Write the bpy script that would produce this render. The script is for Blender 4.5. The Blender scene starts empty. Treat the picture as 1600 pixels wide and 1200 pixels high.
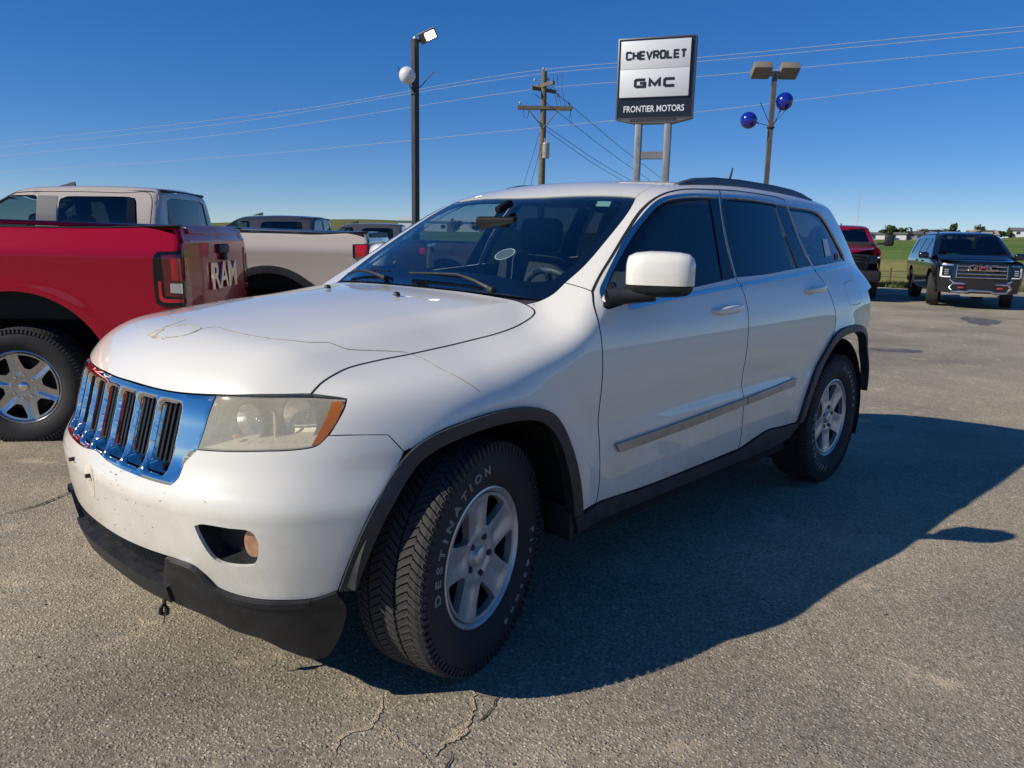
import bpy, bmesh, math, random
import numpy as np
from mathutils import Vector, Matrix
from mathutils.geometry import delaunay_2d_cdt

random.seed(7); RNG = np.random.default_rng(7)
SC = bpy.context.scene
COL = SC.collection
R = math.radians
PI = math.pi

# ------------------------------------------------------------------ camera
CAM_POS = Vector((1.5967, 2.5446, 1.4028))
cam_d = bpy.data.cameras.new('camera'); cam = bpy.data.objects.new('camera', cam_d); COL.objects.link(cam)
cam_d.sensor_width = 36.0; cam_d.sensor_fit = 'HORIZONTAL'
cam_d.lens = 36.0 * 1180.256 / 1600.0
cam_d.clip_start = .05; cam_d.clip_end = 6000
_f = Vector((math.cos(-2.3849)*math.cos(.1915), math.sin(-2.3849)*math.cos(.1915), -math.sin(.1915)))
_r = _f.cross(Vector((0, 0, 1))).normalized(); _u = _r.cross(_f)
_c, _s = math.cos(.0194), math.sin(.0194)
_r, _u = _c*_r + _s*_u, -_s*_r + _c*_u
_m = Matrix((_r, _u, -_f)).transposed().to_4x4(); _m.translation = CAM_POS
cam.matrix_world = _m
SC.camera = cam

# ------------------------------------------------------------------ world, sun, exposure
SUN_AZ = Vector((.906, -.423, 0)).normalized(); SUN_EL = R(33.9)
world = bpy.data.worlds.new('World'); SC.world = world; world.use_nodes = True
_nt = world.node_tree; _nt.nodes.clear()
_out = _nt.nodes.new('ShaderNodeOutputWorld'); _bg = _nt.nodes.new('ShaderNodeBackground')
_sky = _nt.nodes.new('ShaderNodeTexSky'); _sky.sky_type = 'NISHITA'; _sky.sun_disc = False
_sky.sun_elevation = SUN_EL; _sky.sun_rotation = math.atan2(SUN_AZ.x, SUN_AZ.y)
_sky.altitude = 3000; _sky.air_density = 1.0; _sky.dust_density = 0.0; _sky.ozone_density = 6.5
_bg.inputs['Strength'].default_value = .110
_ga = _nt.nodes.new('ShaderNodeGamma'); _ga.inputs['Gamma'].default_value = .70      # gentler horizon-to-zenith step, as the phone camera shows it
_hs = _nt.nodes.new('ShaderNodeHueSaturation'); _hs.inputs['Saturation'].default_value = 1.42; _hs.inputs['Hue'].default_value = .513; _hs.inputs['Value'].default_value = 1.5
_nt.links.new(_sky.outputs[0], _ga.inputs['Color']); _nt.links.new(_ga.outputs[0], _hs.inputs['Color']); _nt.links.new(_hs.outputs[0], _bg.inputs[0]); _nt.links.new(_bg.outputs[0], _out.inputs[0])
sun_d = bpy.data.lights.new('sun', 'SUN'); sun = bpy.data.objects.new('sun', sun_d); COL.objects.link(sun)
sun_d.energy = 4.45; sun_d.angle = R(.53); sun_d.color = (1.0, .925, .80)
sun.rotation_euler = (SUN_AZ*math.cos(SUN_EL) + Vector((0, 0, math.sin(SUN_EL)))).to_track_quat('Z', 'Y').to_euler()
SC.view_settings.view_transform = 'Standard'; SC.view_settings.look = 'None'
SC.view_settings.gamma = 1; SC.view_settings.use_curve_mapping = False
SC.view_settings.exposure = 0.07
SC.cycles.use_denoising = True
SC.cycles.max_bounces = 10; SC.cycles.transparent_max_bounces = 24; SC.cycles.glossy_bounces = 5
SC.cycles.sample_clamp_indirect = 6; SC.cycles.caustics_reflective = False; SC.cycles.caustics_refractive = False

# ------------------------------------------------------------------ materials
def new_mat(name):
    m = bpy.data.materials.new(name); m.use_nodes = True
    nt = m.node_tree; b = nt.nodes['Principled BSDF']
    return m, nt, b

def N(nt, typ, **kw):
    n = nt.nodes.new(typ)
    for k, v in kw.items():
        if hasattr(n, k) and k not in n.inputs: setattr(n, k, v)
        else: n.inputs[k].default_value = v
    return n

def ramp(nt, stops, interp='LINEAR'):
    n = nt.nodes.new('ShaderNodeValToRGB'); n.color_ramp.interpolation = interp
    e = n.color_ramp.elements
    while len(e) < len(stops): e.new(.5)
    for k, (pos, c) in enumerate(stops):
        e[k].position = pos; e[k].color = (*c, 1) if len(c) == 3 else c
    return n

def plain(name, col, rough=.5, metal=0., coat=0., noise=0., nscale=30., bump=0., bscale=200., spec=None, coat_rough=.04):
    m, nt, b = new_mat(name)
    b.inputs['Base Color'].default_value = (*col, 1); b.inputs['Roughness'].default_value = rough
    b.inputs['Metallic'].default_value = metal; b.inputs['Coat Weight'].default_value = coat
    b.inputs['Coat Roughness'].default_value = coat_rough
    if spec is not None: b.inputs['Specular IOR Level'].default_value = spec
    tc = N(nt, 'ShaderNodeTexCoord')
    if noise:
        n = N(nt, 'ShaderNodeTexNoise', Scale=nscale, Detail=5.0, Roughness=.6)
        nt.links.new(tc.outputs['Object'], n.inputs['Vector'])
        r = ramp(nt, [(.3, tuple(c*(1-noise) for c in col)), (.7, tuple(min(1, c*(1+noise)) for c in col))])
        nt.links.new(n.outputs['Fac'], r.inputs[0]); nt.links.new(r.outputs[0], b.inputs['Base Color'])
        r2 = ramp(nt, [(.3, (rough*.85,)*3), (.7, (min(1, rough*1.2),)*3)])
        nt.links.new(n.outputs['Fac'], r2.inputs[0]); nt.links.new(r2.outputs[0], b.inputs['Roughness'])
    if bump:
        n2 = N(nt, 'ShaderNodeTexNoise', Scale=bscale, Detail=3.0)
        nt.links.new(tc.outputs['Object'], n2.inputs['Vector'])
        bp = N(nt, 'ShaderNodeBump', Strength=bump, Distance=.004)
        nt.links.new(n2.outputs['Fac'], bp.inputs['Height']); nt.links.new(bp.outputs[0], b.inputs['Normal'])
    return m

def glass(name, tint, refl=1.0, haze=0., hazecol=(.5, .5, .5), rough=0., ior=1.5):
    """thin pane: tinted see-through plus mirror reflection by Fresnel"""
    m = bpy.data.materials.new(name); m.use_nodes = True; nt = m.node_tree; nt.nodes.clear()
    o = N(nt, 'ShaderNodeOutputMaterial'); t = N(nt, 'ShaderNodeBsdfTransparent', Color=(*tint, 1))
    g = N(nt, 'ShaderNodeBsdfGlossy', Roughness=rough, Color=(refl, refl, refl, 1))
    f0 = 2*((ior-1)/(ior+1))**2                      # both faces of the pane; the same from inside and outside
    ge = N(nt, 'ShaderNodeNewGeometry'); dt = N(nt, 'ShaderNodeVectorMath', operation='DOT_PRODUCT')
    nt.links.new(ge.outputs['Normal'], dt.inputs[0]); nt.links.new(ge.outputs['Incoming'], dt.inputs[1])
    ab = N(nt, 'ShaderNodeMath', operation='ABSOLUTE'); nt.links.new(dt.outputs['Value'], ab.inputs[0])
    om = N(nt, 'ShaderNodeMath', operation='SUBTRACT', use_clamp=True); om.inputs[0].default_value = 1.0; nt.links.new(ab.outputs[0], om.inputs[1])
    pw_ = N(nt, 'ShaderNodeMath', operation='POWER'); pw_.inputs[1].default_value = 4.6; nt.links.new(om.outputs[0], pw_.inputs[0])
    fr = N(nt, 'ShaderNodeMath', operation='MULTIPLY_ADD', use_clamp=True); fr.inputs[1].default_value = 1-f0; fr.inputs[2].default_value = f0
    nt.links.new(pw_.outputs[0], fr.inputs[0])
    mx = N(nt, 'ShaderNodeMixShader')
    base = t.outputs[0]
    if haze:
        d = N(nt, 'ShaderNodeBsdfDiffuse', Color=(*hazecol, 1)); m2 = N(nt, 'ShaderNodeMixShader', Fac=haze)
        tc = N(nt, 'ShaderNodeTexCoord'); nz = N(nt, 'ShaderNodeTexNoise', Scale=60.0, Detail=6.0, Roughness=.7)
        nt.links.new(tc.outputs['Object'], nz.inputs['Vector'])
        rp = ramp(nt, [(.3, (haze*.92,)*3), (.75, (min(1, haze*1.1),)*3)])
        nt.links.new(nz.outputs['Fac'], rp.inputs[0]); nt.links.new(rp.outputs[0], m2.inputs[0])
        nt.links.new(t.outputs[0], m2.inputs[1]); nt.links.new(d.outputs[0], m2.inputs[2]); base = m2.outputs[0]
    nt.links.new(fr.outputs[0], mx.inputs[0]); nt.links.new(base, mx.inputs[1]); nt.links.new(g.outputs[0], mx.inputs[2])
    nt.links.new(mx.outputs[0], o.inputs[0])
    return m

def paint(name, col, dirt=0., metal=0., rough=.32, coat=1.0, spec=.5):
    """clear-coated car paint; dust film low on the body with its own spatter"""
    m, nt, b = new_mat(name)
    b.inputs['Roughness'].default_value = rough; b.inputs['Metallic'].default_value = metal
    b.inputs['Coat Weight'].default_value = coat; b.inputs['Coat Roughness'].default_value = .035
    b.inputs['Base Color'].default_value = (*col, 1); b.inputs['Specular IOR Level'].default_value = spec
    if dirt:
        tc = N(nt, 'ShaderNodeTexCoord')
        sx = N(nt, 'ShaderNodeSeparateXYZ'); nt.links.new(tc.outputs['Object'], sx.inputs[0])
        mr = N(nt, 'ShaderNodeMapRange'); mr.inputs['From Min'].default_value = .85; mr.inputs['From Max'].default_value = .35
        nt.links.new(sx.outputs['Z'], mr.inputs['Value'])
        n1 = N(nt, 'ShaderNodeTexNoise', Scale=7.0, Detail=8.0, Roughness=.7); nt.links.new(tc.outputs['Object'], n1.inputs['Vector'])
        n2 = N(nt, 'ShaderNodeTexNoise', Scale=160.0, Detail=2.0); nt.links.new(tc.outputs['Object'], n2.inputs['Vector'])
        r1 = ramp(nt, [(.35, (0, 0, 0)), (.8, (1, 1, 1))]); nt.links.new(n1.outputs['Fac'], r1.inputs[0])
        r2 = ramp(nt, [(.70, (0, 0, 0)), (.78, (1, 1, 1))]); nt.links.new(n2.outputs['Fac'], r2.inputs[0])
        mu = N(nt, 'ShaderNodeMath', operation='MULTIPLY'); nt.links.new(mr.outputs[0], mu.inputs[0]); nt.links.new(r1.outputs[0], mu.inputs[1])
        ad = N(nt, 'ShaderNodeMath', operation='MULTIPLY_ADD'); ad.inputs[1].default_value = .35
        mu3 = N(nt, 'ShaderNodeMath', operation='MULTIPLY'); nt.links.new(mr.outputs[0], mu3.inputs[0]); nt.links.new(r2.outputs[0], mu3.inputs[1])
        nt.links.new(mu3.outputs[0], ad.inputs[0]); nt.links.new(mu.outputs[0], ad.inputs[2])
        sc = N(nt, 'ShaderNodeMath', operation='MULTIPLY', use_clamp=True); sc.inputs[1].default_value = dirt; nt.links.new(ad.outputs[0], sc.inputs[0])
        mx = N(nt, 'ShaderNodeMix', data_type='RGBA'); mx.inputs[6].default_value = (*col, 1); mx.inputs[7].default_value = (.30, .25, .17, 1)
        nt.links.new(sc.outputs[0], mx.inputs[0]); nt.links.new(mx.outputs[2], b.inputs['Base Color'])
        iv = N(nt, 'ShaderNodeMath', operation='SUBTRACT'); iv.inputs[0].default_value = coat; nt.links.new(sc.outputs[0], iv.inputs[1]); nt.links.new(iv.outputs[0], b.inputs['Coat Weight'])
    return m

MW = paint('white_paint', (.81, .775, .675), dirt=.55)
MWC = paint('white_paint_clean', (.81, .775, .675))
MBLK = plain('black_plastic', (.018, .019, .021), .5, noise=.35, nscale=25, bump=.12, bscale=900)
MBLK2 = plain('gloss_black', (.007, .007, .008), .2, coat=.15)
MFADE = plain('faded_black_plastic', (.030, .033, .038), .45, noise=.4, nscale=14, bump=.1, bscale=700)
MCHR = plain('chrome', (.82, .76, .70), .045, 1.0)
MCHD = plain('satin_chrome', (.55, .57, .60), .22, 1.0)
MDARK = plain('dark_void', (.006, .006, .007), .9)
MTRIM = plain('interior_trim', (.030, .030, .033), .75, bump=.2, bscale=300)
MTRIM2 = plain('interior_light_trim', (.20, .19, .175), .8)
MSEAT = plain('seat_fabric', (.050, .050, .055), .9, bump=.3, bscale=500, noise=.2)
MRUB = plain('tyre_rubber', (.022, .022, .023), .78, noise=.4, nscale=35, bump=.15, bscale=300)
MTREAD = plain('tread_rubber', (.040, .038, .036), .9, noise=.35, nscale=60)
MALLOY = plain('alloy', (.58, .58, .58), .36, .6, noise=.12, nscale=20, coat=.4)
MALLOYD = plain('alloy_dark', (.06, .06, .065), .45, .6)
MSTEEL = plain('brake_steel', (.05, .045, .042), .55, .6, noise=.4, nscale=30)
MWLET = plain('white_letter', (.55, .54, .50), .7, noise=.25, nscale=80)
MGW = glass('windshield_glass', (.66, .76, .76), ior=1.6)
MGF = glass('door_glass', (.58, .64, .64))
MGR = glass('privacy_glass', (.055, .062, .07))
MLENS = glass('hazed_lens', (.93, .92, .86), haze=.30, hazecol=(1.0, .90, .64), rough=.05)
MCLEAR = glass('clear_lens', (.9, .9, .9), rough=.01)
MREFL = plain('lamp_reflector', (.86, .85, .81), .22, .85)
MLHOUS = plain('lamp_housing', (.84, .77, .62), .32, .35)
MAMB = plain('amber_lens', (.46, .135, .010), .2, coat=1.0, bump=.3, bscale=250)
MRED = plain('red_lens', (.62, .010, .016), .15, coat=1.0, bump=.3, bscale=150)
MREDD = plain('dark_red_lens', (.15, .006, .012), .12, coat=1.0)
MBULB = plain('orange_bulb', (.8, .22, .03), .2, coat=1.0)
MPAPER = plain('paper', (.82, .82, .80), .8)
MMINT = plain('mint_sticker', (.42, .66, .58), .6)

# ------------------------------------------------------------------ mesh helpers
def mesh_obj(name, V, Fc, mat=None, parent=None, normals=None, smooth=True):
    me = bpy.data.meshes.new(name)
    me.from_pydata([tuple(map(float, v)) for v in V], [], [tuple(map(int, f)) for f in Fc])
    if smooth: me.polygons.foreach_set('use_smooth', [True]*len(me.polygons))
    if normals is not None:
        me.normals_split_custom_set_from_vertices([tuple(map(float, n)) for n in normals])
    if mat: me.materials.append(mat)
    o = bpy.data.objects.new(name, me); COL.objects.link(o)
    if parent: o.parent = parent
    return o

def tag(o, label=None, cat=None, group=None, kind=None):
    if label: o['label'] = label
    if cat: o['category'] = cat
    if group: o['group'] = group
    if kind: o['kind'] = kind
    return o

def empty(name, loc=(0, 0, 0), rz=0., label=None, cat=None, group=None, sc=1.):
    o = bpy.data.objects.new(name, None); COL.objects.link(o); o.empty_display_size = .2
    o.location = loc; o.rotation_euler = (0, 0, rz); o.scale = (sc, sc, sc)
    return tag(o, label, cat, group)

def bm_obj(name, bm, mat, parent=None, smooth=False, angle=None):
    me = bpy.data.meshes.new(name); bm.normal_update(); bm.to_mesh(me); bm.free()
    if smooth or angle:
        me.polygons.foreach_set('use_smooth', [True]*len(me.polygons))
        if angle: me.set_sharp_from_angle(angle=R(angle))
    for m in (mat if isinstance(mat, (list, tuple)) else [mat]): me.materials.append(m)
    o = bpy.data.objects.new(name, me); COL.objects.link(o)
    if parent: o.parent = parent
    return o

def add_box(bm, c, s, rot=None, bev=0., seg=2, taper=None):
    r = bmesh.ops.create_cube(bm, size=1.0)
    vs = r['verts']
    for v in vs:
        if taper and v.co.z > 0: v.co.x *= taper[0]; v.co.y *= taper[1]
        v.co = Vector((v.co.x*s[0], v.co.y*s[1], v.co.z*s[2]))
    if bev:
        es = list({e for v in vs for e in v.link_edges})
        rr = bmesh.ops.bevel(bm, geom=es, offset=bev, segments=seg, affect='EDGES', profile=.5)
        vs = list({v for f in rr['faces'] for v in f.verts} | {v for v in vs if v.is_valid})
    M = (rot.to_4x4() if rot is not None else Matrix.Identity(4))
    for v in vs: v.co = M @ v.co + Vector(c)
    return vs

def box(name, c, s, mat, parent=None, rot=None, bev=0., seg=2, taper=None, smooth=True):
    bm = bmesh.new(); add_box(bm, c, s, rot, bev, seg, taper)
    return bm_obj(name, bm, mat, parent, angle=40 if (bev and smooth) else None)

def add_tube(bm, pts, rad, seg=8, cap=True, closed=False):
    pts = [Vector(p) for p in pts]; n = len(pts)
    rad = rad if isinstance(rad, (list, tuple)) else [rad]*n
    rings = []; up = None
    for i, p in enumerate(pts):
        if closed: t = (pts[(i+1) % n] - pts[i-1]).normalized()
        else: t = (pts[min(i+1, n-1)] - pts[max(i-1, 0)]).normalized()
        if up is None:
            up = Vector((0, 0, 1)) if abs(t.z) < .9 else Vector((1, 0, 0))
        a = t.cross(up).normalized(); b = a.cross(t).normalized(); up = b
        rings.append([bm.verts.new(p + (a*math.cos(2*PI*k/seg) + b*math.sin(2*PI*k/seg))*rad[i]) for k in range(seg)])
    m = n if closed else n-1
    for i in range(m):
        A, B = rings[i], rings[(i+1) % n]
        for k in range(seg): bm.faces.new((A[k], A[(k+1) % seg], B[(k+1) % seg], B[k]))
    if cap and not closed:
        bm.faces.new(rings[0][::-1]); bm.faces.new(rings[-1])

def tube(name, pts, rad, mat, parent=None, seg=8, closed=False):
    bm = bmesh.new(); add_tube(bm, pts, rad, seg, True, closed)
    bmesh.ops.recalc_face_normals(bm, faces=bm.faces)
    return bm_obj(name, bm, mat, parent, angle=50)

def add_lathe(bm, prof, seg=48, axis='Y', cap0=False, cap1=False, a0=0., a1=2*PI):
    """prof: list of (radius, along)"""
    full = abs(a1-a0) >= 2*PI-1e-6
    n = seg if full else seg+1
    rings = []
    for r, h in prof:
        ring = []
        for k in range(n):
            a = a0 + (a1-a0)*k/seg
            c, s = math.cos(a)*r, math.sin(a)*r
            co = {'Y': (c, h, s), 'Z': (c, s, h), 'X': (h, c, s)}[axis]
            ring.append(bm.verts.new(co))
        rings.append(ring)
    for A, B in zip(rings[:-1], rings[1:]):
        for k in range(n if full else n-1): bm.faces.new((A[k], A[(k+1) % n], B[(k+1) % n], B[k]))
    if cap0: bm.faces.new(rings[0][::-1])
    if cap1: bm.faces.new(rings[-1])

def lathe(name, prof, mat, parent=None, seg=48, axis='Y', cap0=False, cap1=False, angle=35):
    bm = bmesh.new(); add_lathe(bm, prof, seg, axis, cap0, cap1)
    bmesh.ops.recalc_face_normals(bm, faces=bm.faces)
    return bm_obj(name, bm, mat, parent, angle=angle)

def copy_tree(o, parent=None):
    c = o.copy(); COL.objects.link(c)
    if parent: c.parent = parent
    for ch in list(o.children): copy_tree(ch, c)
    return c

def text_mesh(body, size=1., bold=0., extrude=0., outline=0., sx=1., space=1., align='LEFT', bevel=0.):
    """-> verts (n,3), faces of a text set in the plain font"""
    c = bpy.data.curves.new('t', 'FONT'); c.body = body; c.size = size; c.space_character = space
    c.align_x = align; c.offset = bold; c.resolution_u = 3
    if outline: c.fill_mode = 'NONE'; c.bevel_depth = outline; c.bevel_resolution = 0
    else: c.extrude = extrude; c.bevel_depth = bevel
    o = bpy.data.objects.new('t', c); COL.objects.link(o)
    dg = bpy.context.evaluated_depsgraph_get(); me = bpy.data.meshes.new_from_object(o.evaluated_get(dg))
    V = np.zeros(len(me.vertices)*3); me.vertices.foreach_get('co', V); V = V.reshape(-1, 3)
    V[:, 0] *= sx
    Fc = [tuple(p.vertices) for p in me.polygons]
    bpy.data.objects.remove(o); bpy.data.curves.remove(c); bpy.data.meshes.remove(me)
    return V, Fc
def sp(x, xs, ys):
    xs = np.asarray(xs, float); ys = np.asarray(ys, float)
    h = np.diff(xs); d = np.diff(ys) / h
    m = np.zeros(len(xs)); m[1:-1] = (d[:-1] * h[1:] + d[1:] * h[:-1]) / (h[:-1] + h[1:])
    m[0] = d[0]; m[-1] = d[-1]
    x = np.asarray(x, float)
    i = np.clip(np.searchsorted(xs, x) - 1, 0, len(xs) - 2)
    t = (x - xs[i]) / h[i]
    lo = t < 0; hi = t > 1
    tc = np.clip(t, 0, 1)
    y = ((1 + 2*tc) * (1-tc)**2 * ys[i] + tc * (1-tc)**2 * h[i] * m[i]
         + tc*tc*(3-2*tc) * ys[i+1] + tc*tc*(tc-1) * h[i] * m[i+1])
    return y + np.where(lo, t*h[i]*m[i], 0) + np.where(hi, (t-1)*h[i]*m[i+1], 0)

def sstep(a, b, x):
    t = np.clip((x - a) / (b - a), 0, 1)
    return t*t*(3 - 2*t)

def smax(a, b, r):
    h = np.maximum(r - np.abs(a - b), 0)
    return np.maximum(a, b) + h*h/(4*r)

def smin(a, b, r):
    return -smax(-a, -b, r)

# ------------------------------------------------ the white SUV's outer surface (x forward, y left, z up; 0 = front axle)
SEC_Z = [.22, .30, .36, .45, .58, .66, .74, .86, .96, 1.05, 1.13, 1.19, 1.23, 1.40, 1.55, 1.64, 1.75]
SEC_Y = [.875, .890, .902, .918, .928, .929, .925, .936, .936, .925, .907, .888, .868, .790, .716, .668, .600]
def yside(x, z):
    y = sp(z, SEC_Z, SEC_Y)
    up = sstep(1.05, 1.30, z)
    y = y - up * .042 * ((x + 1.95) / 1.2)**2                       # cabin bows in plan
    f = np.clip((x + .10) / .6, 0, 2); y = y - .030*f*f*(1 - .3*up)
    r = np.clip((-x - 2.95) / .7, 0, 2); y = y - .055*r*r
    # concave band over the door moulding
    w = sstep(-.50, -1.30, x) * sstep(-2.65, -2.0, x)
    y = y - w*.0105*sstep(.672, .735, z)*(1 - sstep(.745, .95, z))
    # swell around the wheel arches
    for cx in (-.03, -2.94):
        d = np.sqrt((x - cx)**2 + (z - .38)**2)
        y = y + .016*np.exp(-((d - .50)/.075)**2) * sstep(.2, .45, z)
    return y

XF_Z = [.20, .28, .36, .44, .50, .56, .62, .648, .664, .70, .76, .80, .85, .95, 1.02, 1.10]
XF_X = [.76, .800, .832, .850, .862, .870, .876, .8775, .873, .853, .823, .812, .798, .773, .748, .706]
def xfront(y, z):
    return sp(z, XF_Z, XF_X) - .028 - .28*y*y - .34*y**6

def zhood(x, y):
    y = np.abs(y)
    c = sp(x, [-1.0, -.6, -.45, -.12, .26, .485, .607, .74, .9], [1.196, 1.194, 1.190, 1.174, 1.138, 1.104, 1.078, 1.045, .99])
    s = sstep(-.02, -.50, x)
    return c - (.12 - .06*s)*y*y - .046*sstep(.50 + .10*s, .76 + .02*s, y) - .13*(np.sqrt((y - .605)**2 + .010**2) + (y - .605))*.5*sstep(.75, .45, x)

def zwind(x, y):
    q = np.minimum(np.abs(y), .62); t = -(x + .455) - .06*q*q - .39*q**4 - .33*(np.abs(y) - q)
    return 1.178 + .60*t - .035*np.clip(t, 0, 2)**2

ZR_X = [-4.0, -3.6, -3.3, -2.9, -2.5, -2.1, -1.8, -1.6, -1.4, -1.2, -1.0, -.7]
ZR_Z = [1.600, 1.660, 1.688, 1.711, 1.722, 1.722, 1.711, 1.696, 1.672, 1.637, 1.592, 1.50]
def zroof(x, y):
    return sp(x, ZR_X, ZR_Z) - .09*y*y - .10*y**6

XR_Z = [.20, .35, .50, .62, .75, .86, .96, 1.10, 1.30, 1.50, 1.66, 1.80]
XR_X = [-3.70, -3.83, -3.90, -3.925, -3.925, -3.90, -3.88, -3.86, -3.81, -3.71, -3.58, -3.48]
def xrear(y, z):
    return sp(z, XR_Z, XR_X) + .16*y*y + .08*np.abs(y)**6

def F(P):
    x, y, z = P[..., 0], np.abs(P[..., 1]), P[..., 2]
    side = (y - yside(x, z)) / 1.03
    front = xfront(y, z) - x; front = -front
    rear = xrear(y, z) - x
    cab = smax((z - zwind(x, y))*.86, z - zroof(x, y), .07)
    top = smin((z - zhood(x, y))*.97, cab, .042)
    rt = .045 + .040*sstep(-.75, -.15, x) + .05*sstep(.0, .40, x)
    f = smax(side, top, rt)
    f = smax(f, front*.97, .16)
    f = smax(f, rear*.97, .16)
    return f

def gradF(P, Fn=None):
    Fn = Fn or F
    e = 1.5e-3; g = np.zeros_like(P)
    for k in range(3):
        o = np.zeros(3); o[k] = e
        g[..., k] = Fn(P + o) - Fn(P - o)
    return g / np.maximum(np.linalg.norm(g, axis=-1, keepdims=True), 1e-12)

def shoot(O, D, t0, t1, level=0., Fn=None, n=60):
    """first point with Fn = level along O + t D, from t0 to t1 (vectorised)"""
    Fn = Fn or F
    ts = np.linspace(t0, t1, n)
    N = len(O); found = np.zeros(N, bool); lo = np.full(N, t0, float); hi = np.full(N, t1, float)
    prev = ts[0]
    for t in ts[1:]:
        v = Fn(O + D*t) - level
        new = (~found) & (v < 0)
        lo[new] = prev; hi[new] = t; found |= new; prev = t
        if found.all(): break
    for _ in range(22):
        m = .5*(lo + hi); v = Fn(O + D*m[:, None]) - level
        ins = v < 0
        hi = np.where(ins, m, hi); lo = np.where(ins, lo, m)
    return O + D*(.5*(lo + hi))[:, None], found
# ------------------------------------------------------------------ panels cut from a smooth body surface
class Frame:
    def __init__(s, eu, ev, d):
        s.eu, s.ev, s.d = (np.array(a, float) for a in (eu, ev, d))
    def to2(s, P):
        P = np.asarray(P, float)
        if P.shape[1] == 2: return P
        return np.stack([P @ s.eu, P @ s.ev], 1)
_q = math.sqrt(.5)
FS = Frame((1, 0, 0), (0, 0, 1), (0, -1, 0))            # flank
FT = Frame((1, 0, 0), (0, 1, 0), (0, 0, -1))            # top
FH = Frame((.8, 0, -.6), (0, 1, 0), (-.6, 0, -.8))      # bonnet
FN = Frame((-_q, _q, 0), (0, 0, 1), (-_q, -_q, 0))      # nose corner
FD = Frame((1, 0, 0), (0, -_q, _q), (0, -_q, -_q))      # shoulder
FR = Frame((0, 1, 0), (0, 0, 1), (1, 0, 0))             # tail
FF = Frame((0, 1, 0), (0, 0, 1), (-1, 0, 0))            # face
FRC = Frame((_q, _q, 0), (0, 0, 1), (_q, -_q, 0))       # tail corner

def smooth_seg(P, ds):
    P = np.asarray(P, float)
    if len(P) == 2:
        n = max(1, int(round(np.linalg.norm(P[1]-P[0])/ds)))
        return P[0] + (P[1]-P[0])*np.linspace(0, 1, n+1)[:, None]
    Q = np.vstack([2*P[0]-P[1], P, 2*P[-1]-P[-2]])
    out = []
    for i in range(1, len(Q)-2):
        p0, p1, p2, p3 = Q[i-1], Q[i], Q[i+1], Q[i+2]
        t = [0.]
        for a, b in ((p0, p1), (p1, p2), (p2, p3)): t.append(t[-1] + max(np.linalg.norm(b-a), 1e-6)**.5)
        n = max(1, int(round(np.linalg.norm(p2-p1)/ds)))
        for k in range(n):
            x = t[1] + (t[2]-t[1])*k/n
            A1 = (t[1]-x)/(t[1]-t[0])*p0 + (x-t[0])/(t[1]-t[0])*p1
            A2 = (t[2]-x)/(t[2]-t[1])*p1 + (x-t[1])/(t[2]-t[1])*p2
            A3 = (t[3]-x)/(t[3]-t[2])*p2 + (x-t[2])/(t[3]-t[2])*p3
            B1 = (t[2]-x)/(t[2]-t[0])*A1 + (x-t[0])/(t[2]-t[0])*A2
            B2 = (t[3]-x)/(t[3]-t[1])*A2 + (x-t[1])/(t[3]-t[1])*A3
            out.append((t[2]-x)/(t[2]-t[1])*B1 + (x-t[1])/(t[2]-t[1])*B2)
    out.append(P[-1])
    return np.array(out)

def snap(P):
    P = np.array(P, float)
    for _ in range(8):
        g = gradF(P); P = P - g*F(P)[:, None]*.9
    return P

def outline(segs, fr, ds):
    pts = []
    for s in segs:
        s = np.asarray(s, float)
        if s.shape[1] == 3: s = snap(s)
        q = smooth_seg(fr.to2(s), ds)
        for a in q:
            if not pts or np.linalg.norm(a-pts[-1]) > ds*.2: pts.append(a)
    while np.linalg.norm(pts[0]-pts[-1]) < ds*.25: pts.pop()
    return np.array(pts)

def inside(poly, P):
    x, y = P[:, 0], P[:, 1]; r = np.zeros(len(P), bool)
    a = poly; b = np.roll(poly, -1, 0)
    for (x0, y0), (x1, y1) in zip(a, b):
        if y0 == y1: continue
        c = ((y0 > y) != (y1 > y)) & (x < (x1-x0)*(y-y0)/(y1-y0)+x0)
        r ^= c
    return r

def shrink(poly, d):
    """offset a polygon inwards by d (negative = outwards)"""
    a = np.roll(poly, 1, 0); b = np.roll(poly, -1, 0)
    area = .5*np.sum(poly[:, 0]*b[:, 1]-b[:, 0]*poly[:, 1])
    e1 = poly-a; e2 = b-poly
    n1 = np.stack([-e1[:, 1], e1[:, 0]], 1); n2 = np.stack([-e2[:, 1], e2[:, 0]], 1)
    n1 /= np.maximum(np.linalg.norm(n1, axis=1, keepdims=True), 1e-9); n2 /= np.maximum(np.linalg.norm(n2, axis=1, keepdims=True), 1e-9)
    n = n1+n2; l = np.linalg.norm(n, axis=1, keepdims=True); n /= np.maximum(l, .6); n /= np.maximum(np.linalg.norm(n, axis=1, keepdims=True), 1e-9)
    k = 1/np.maximum((n*n1).sum(1, keepdims=True), .6)
    return poly + n*k*d*(1 if area > 0 else -1)

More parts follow.
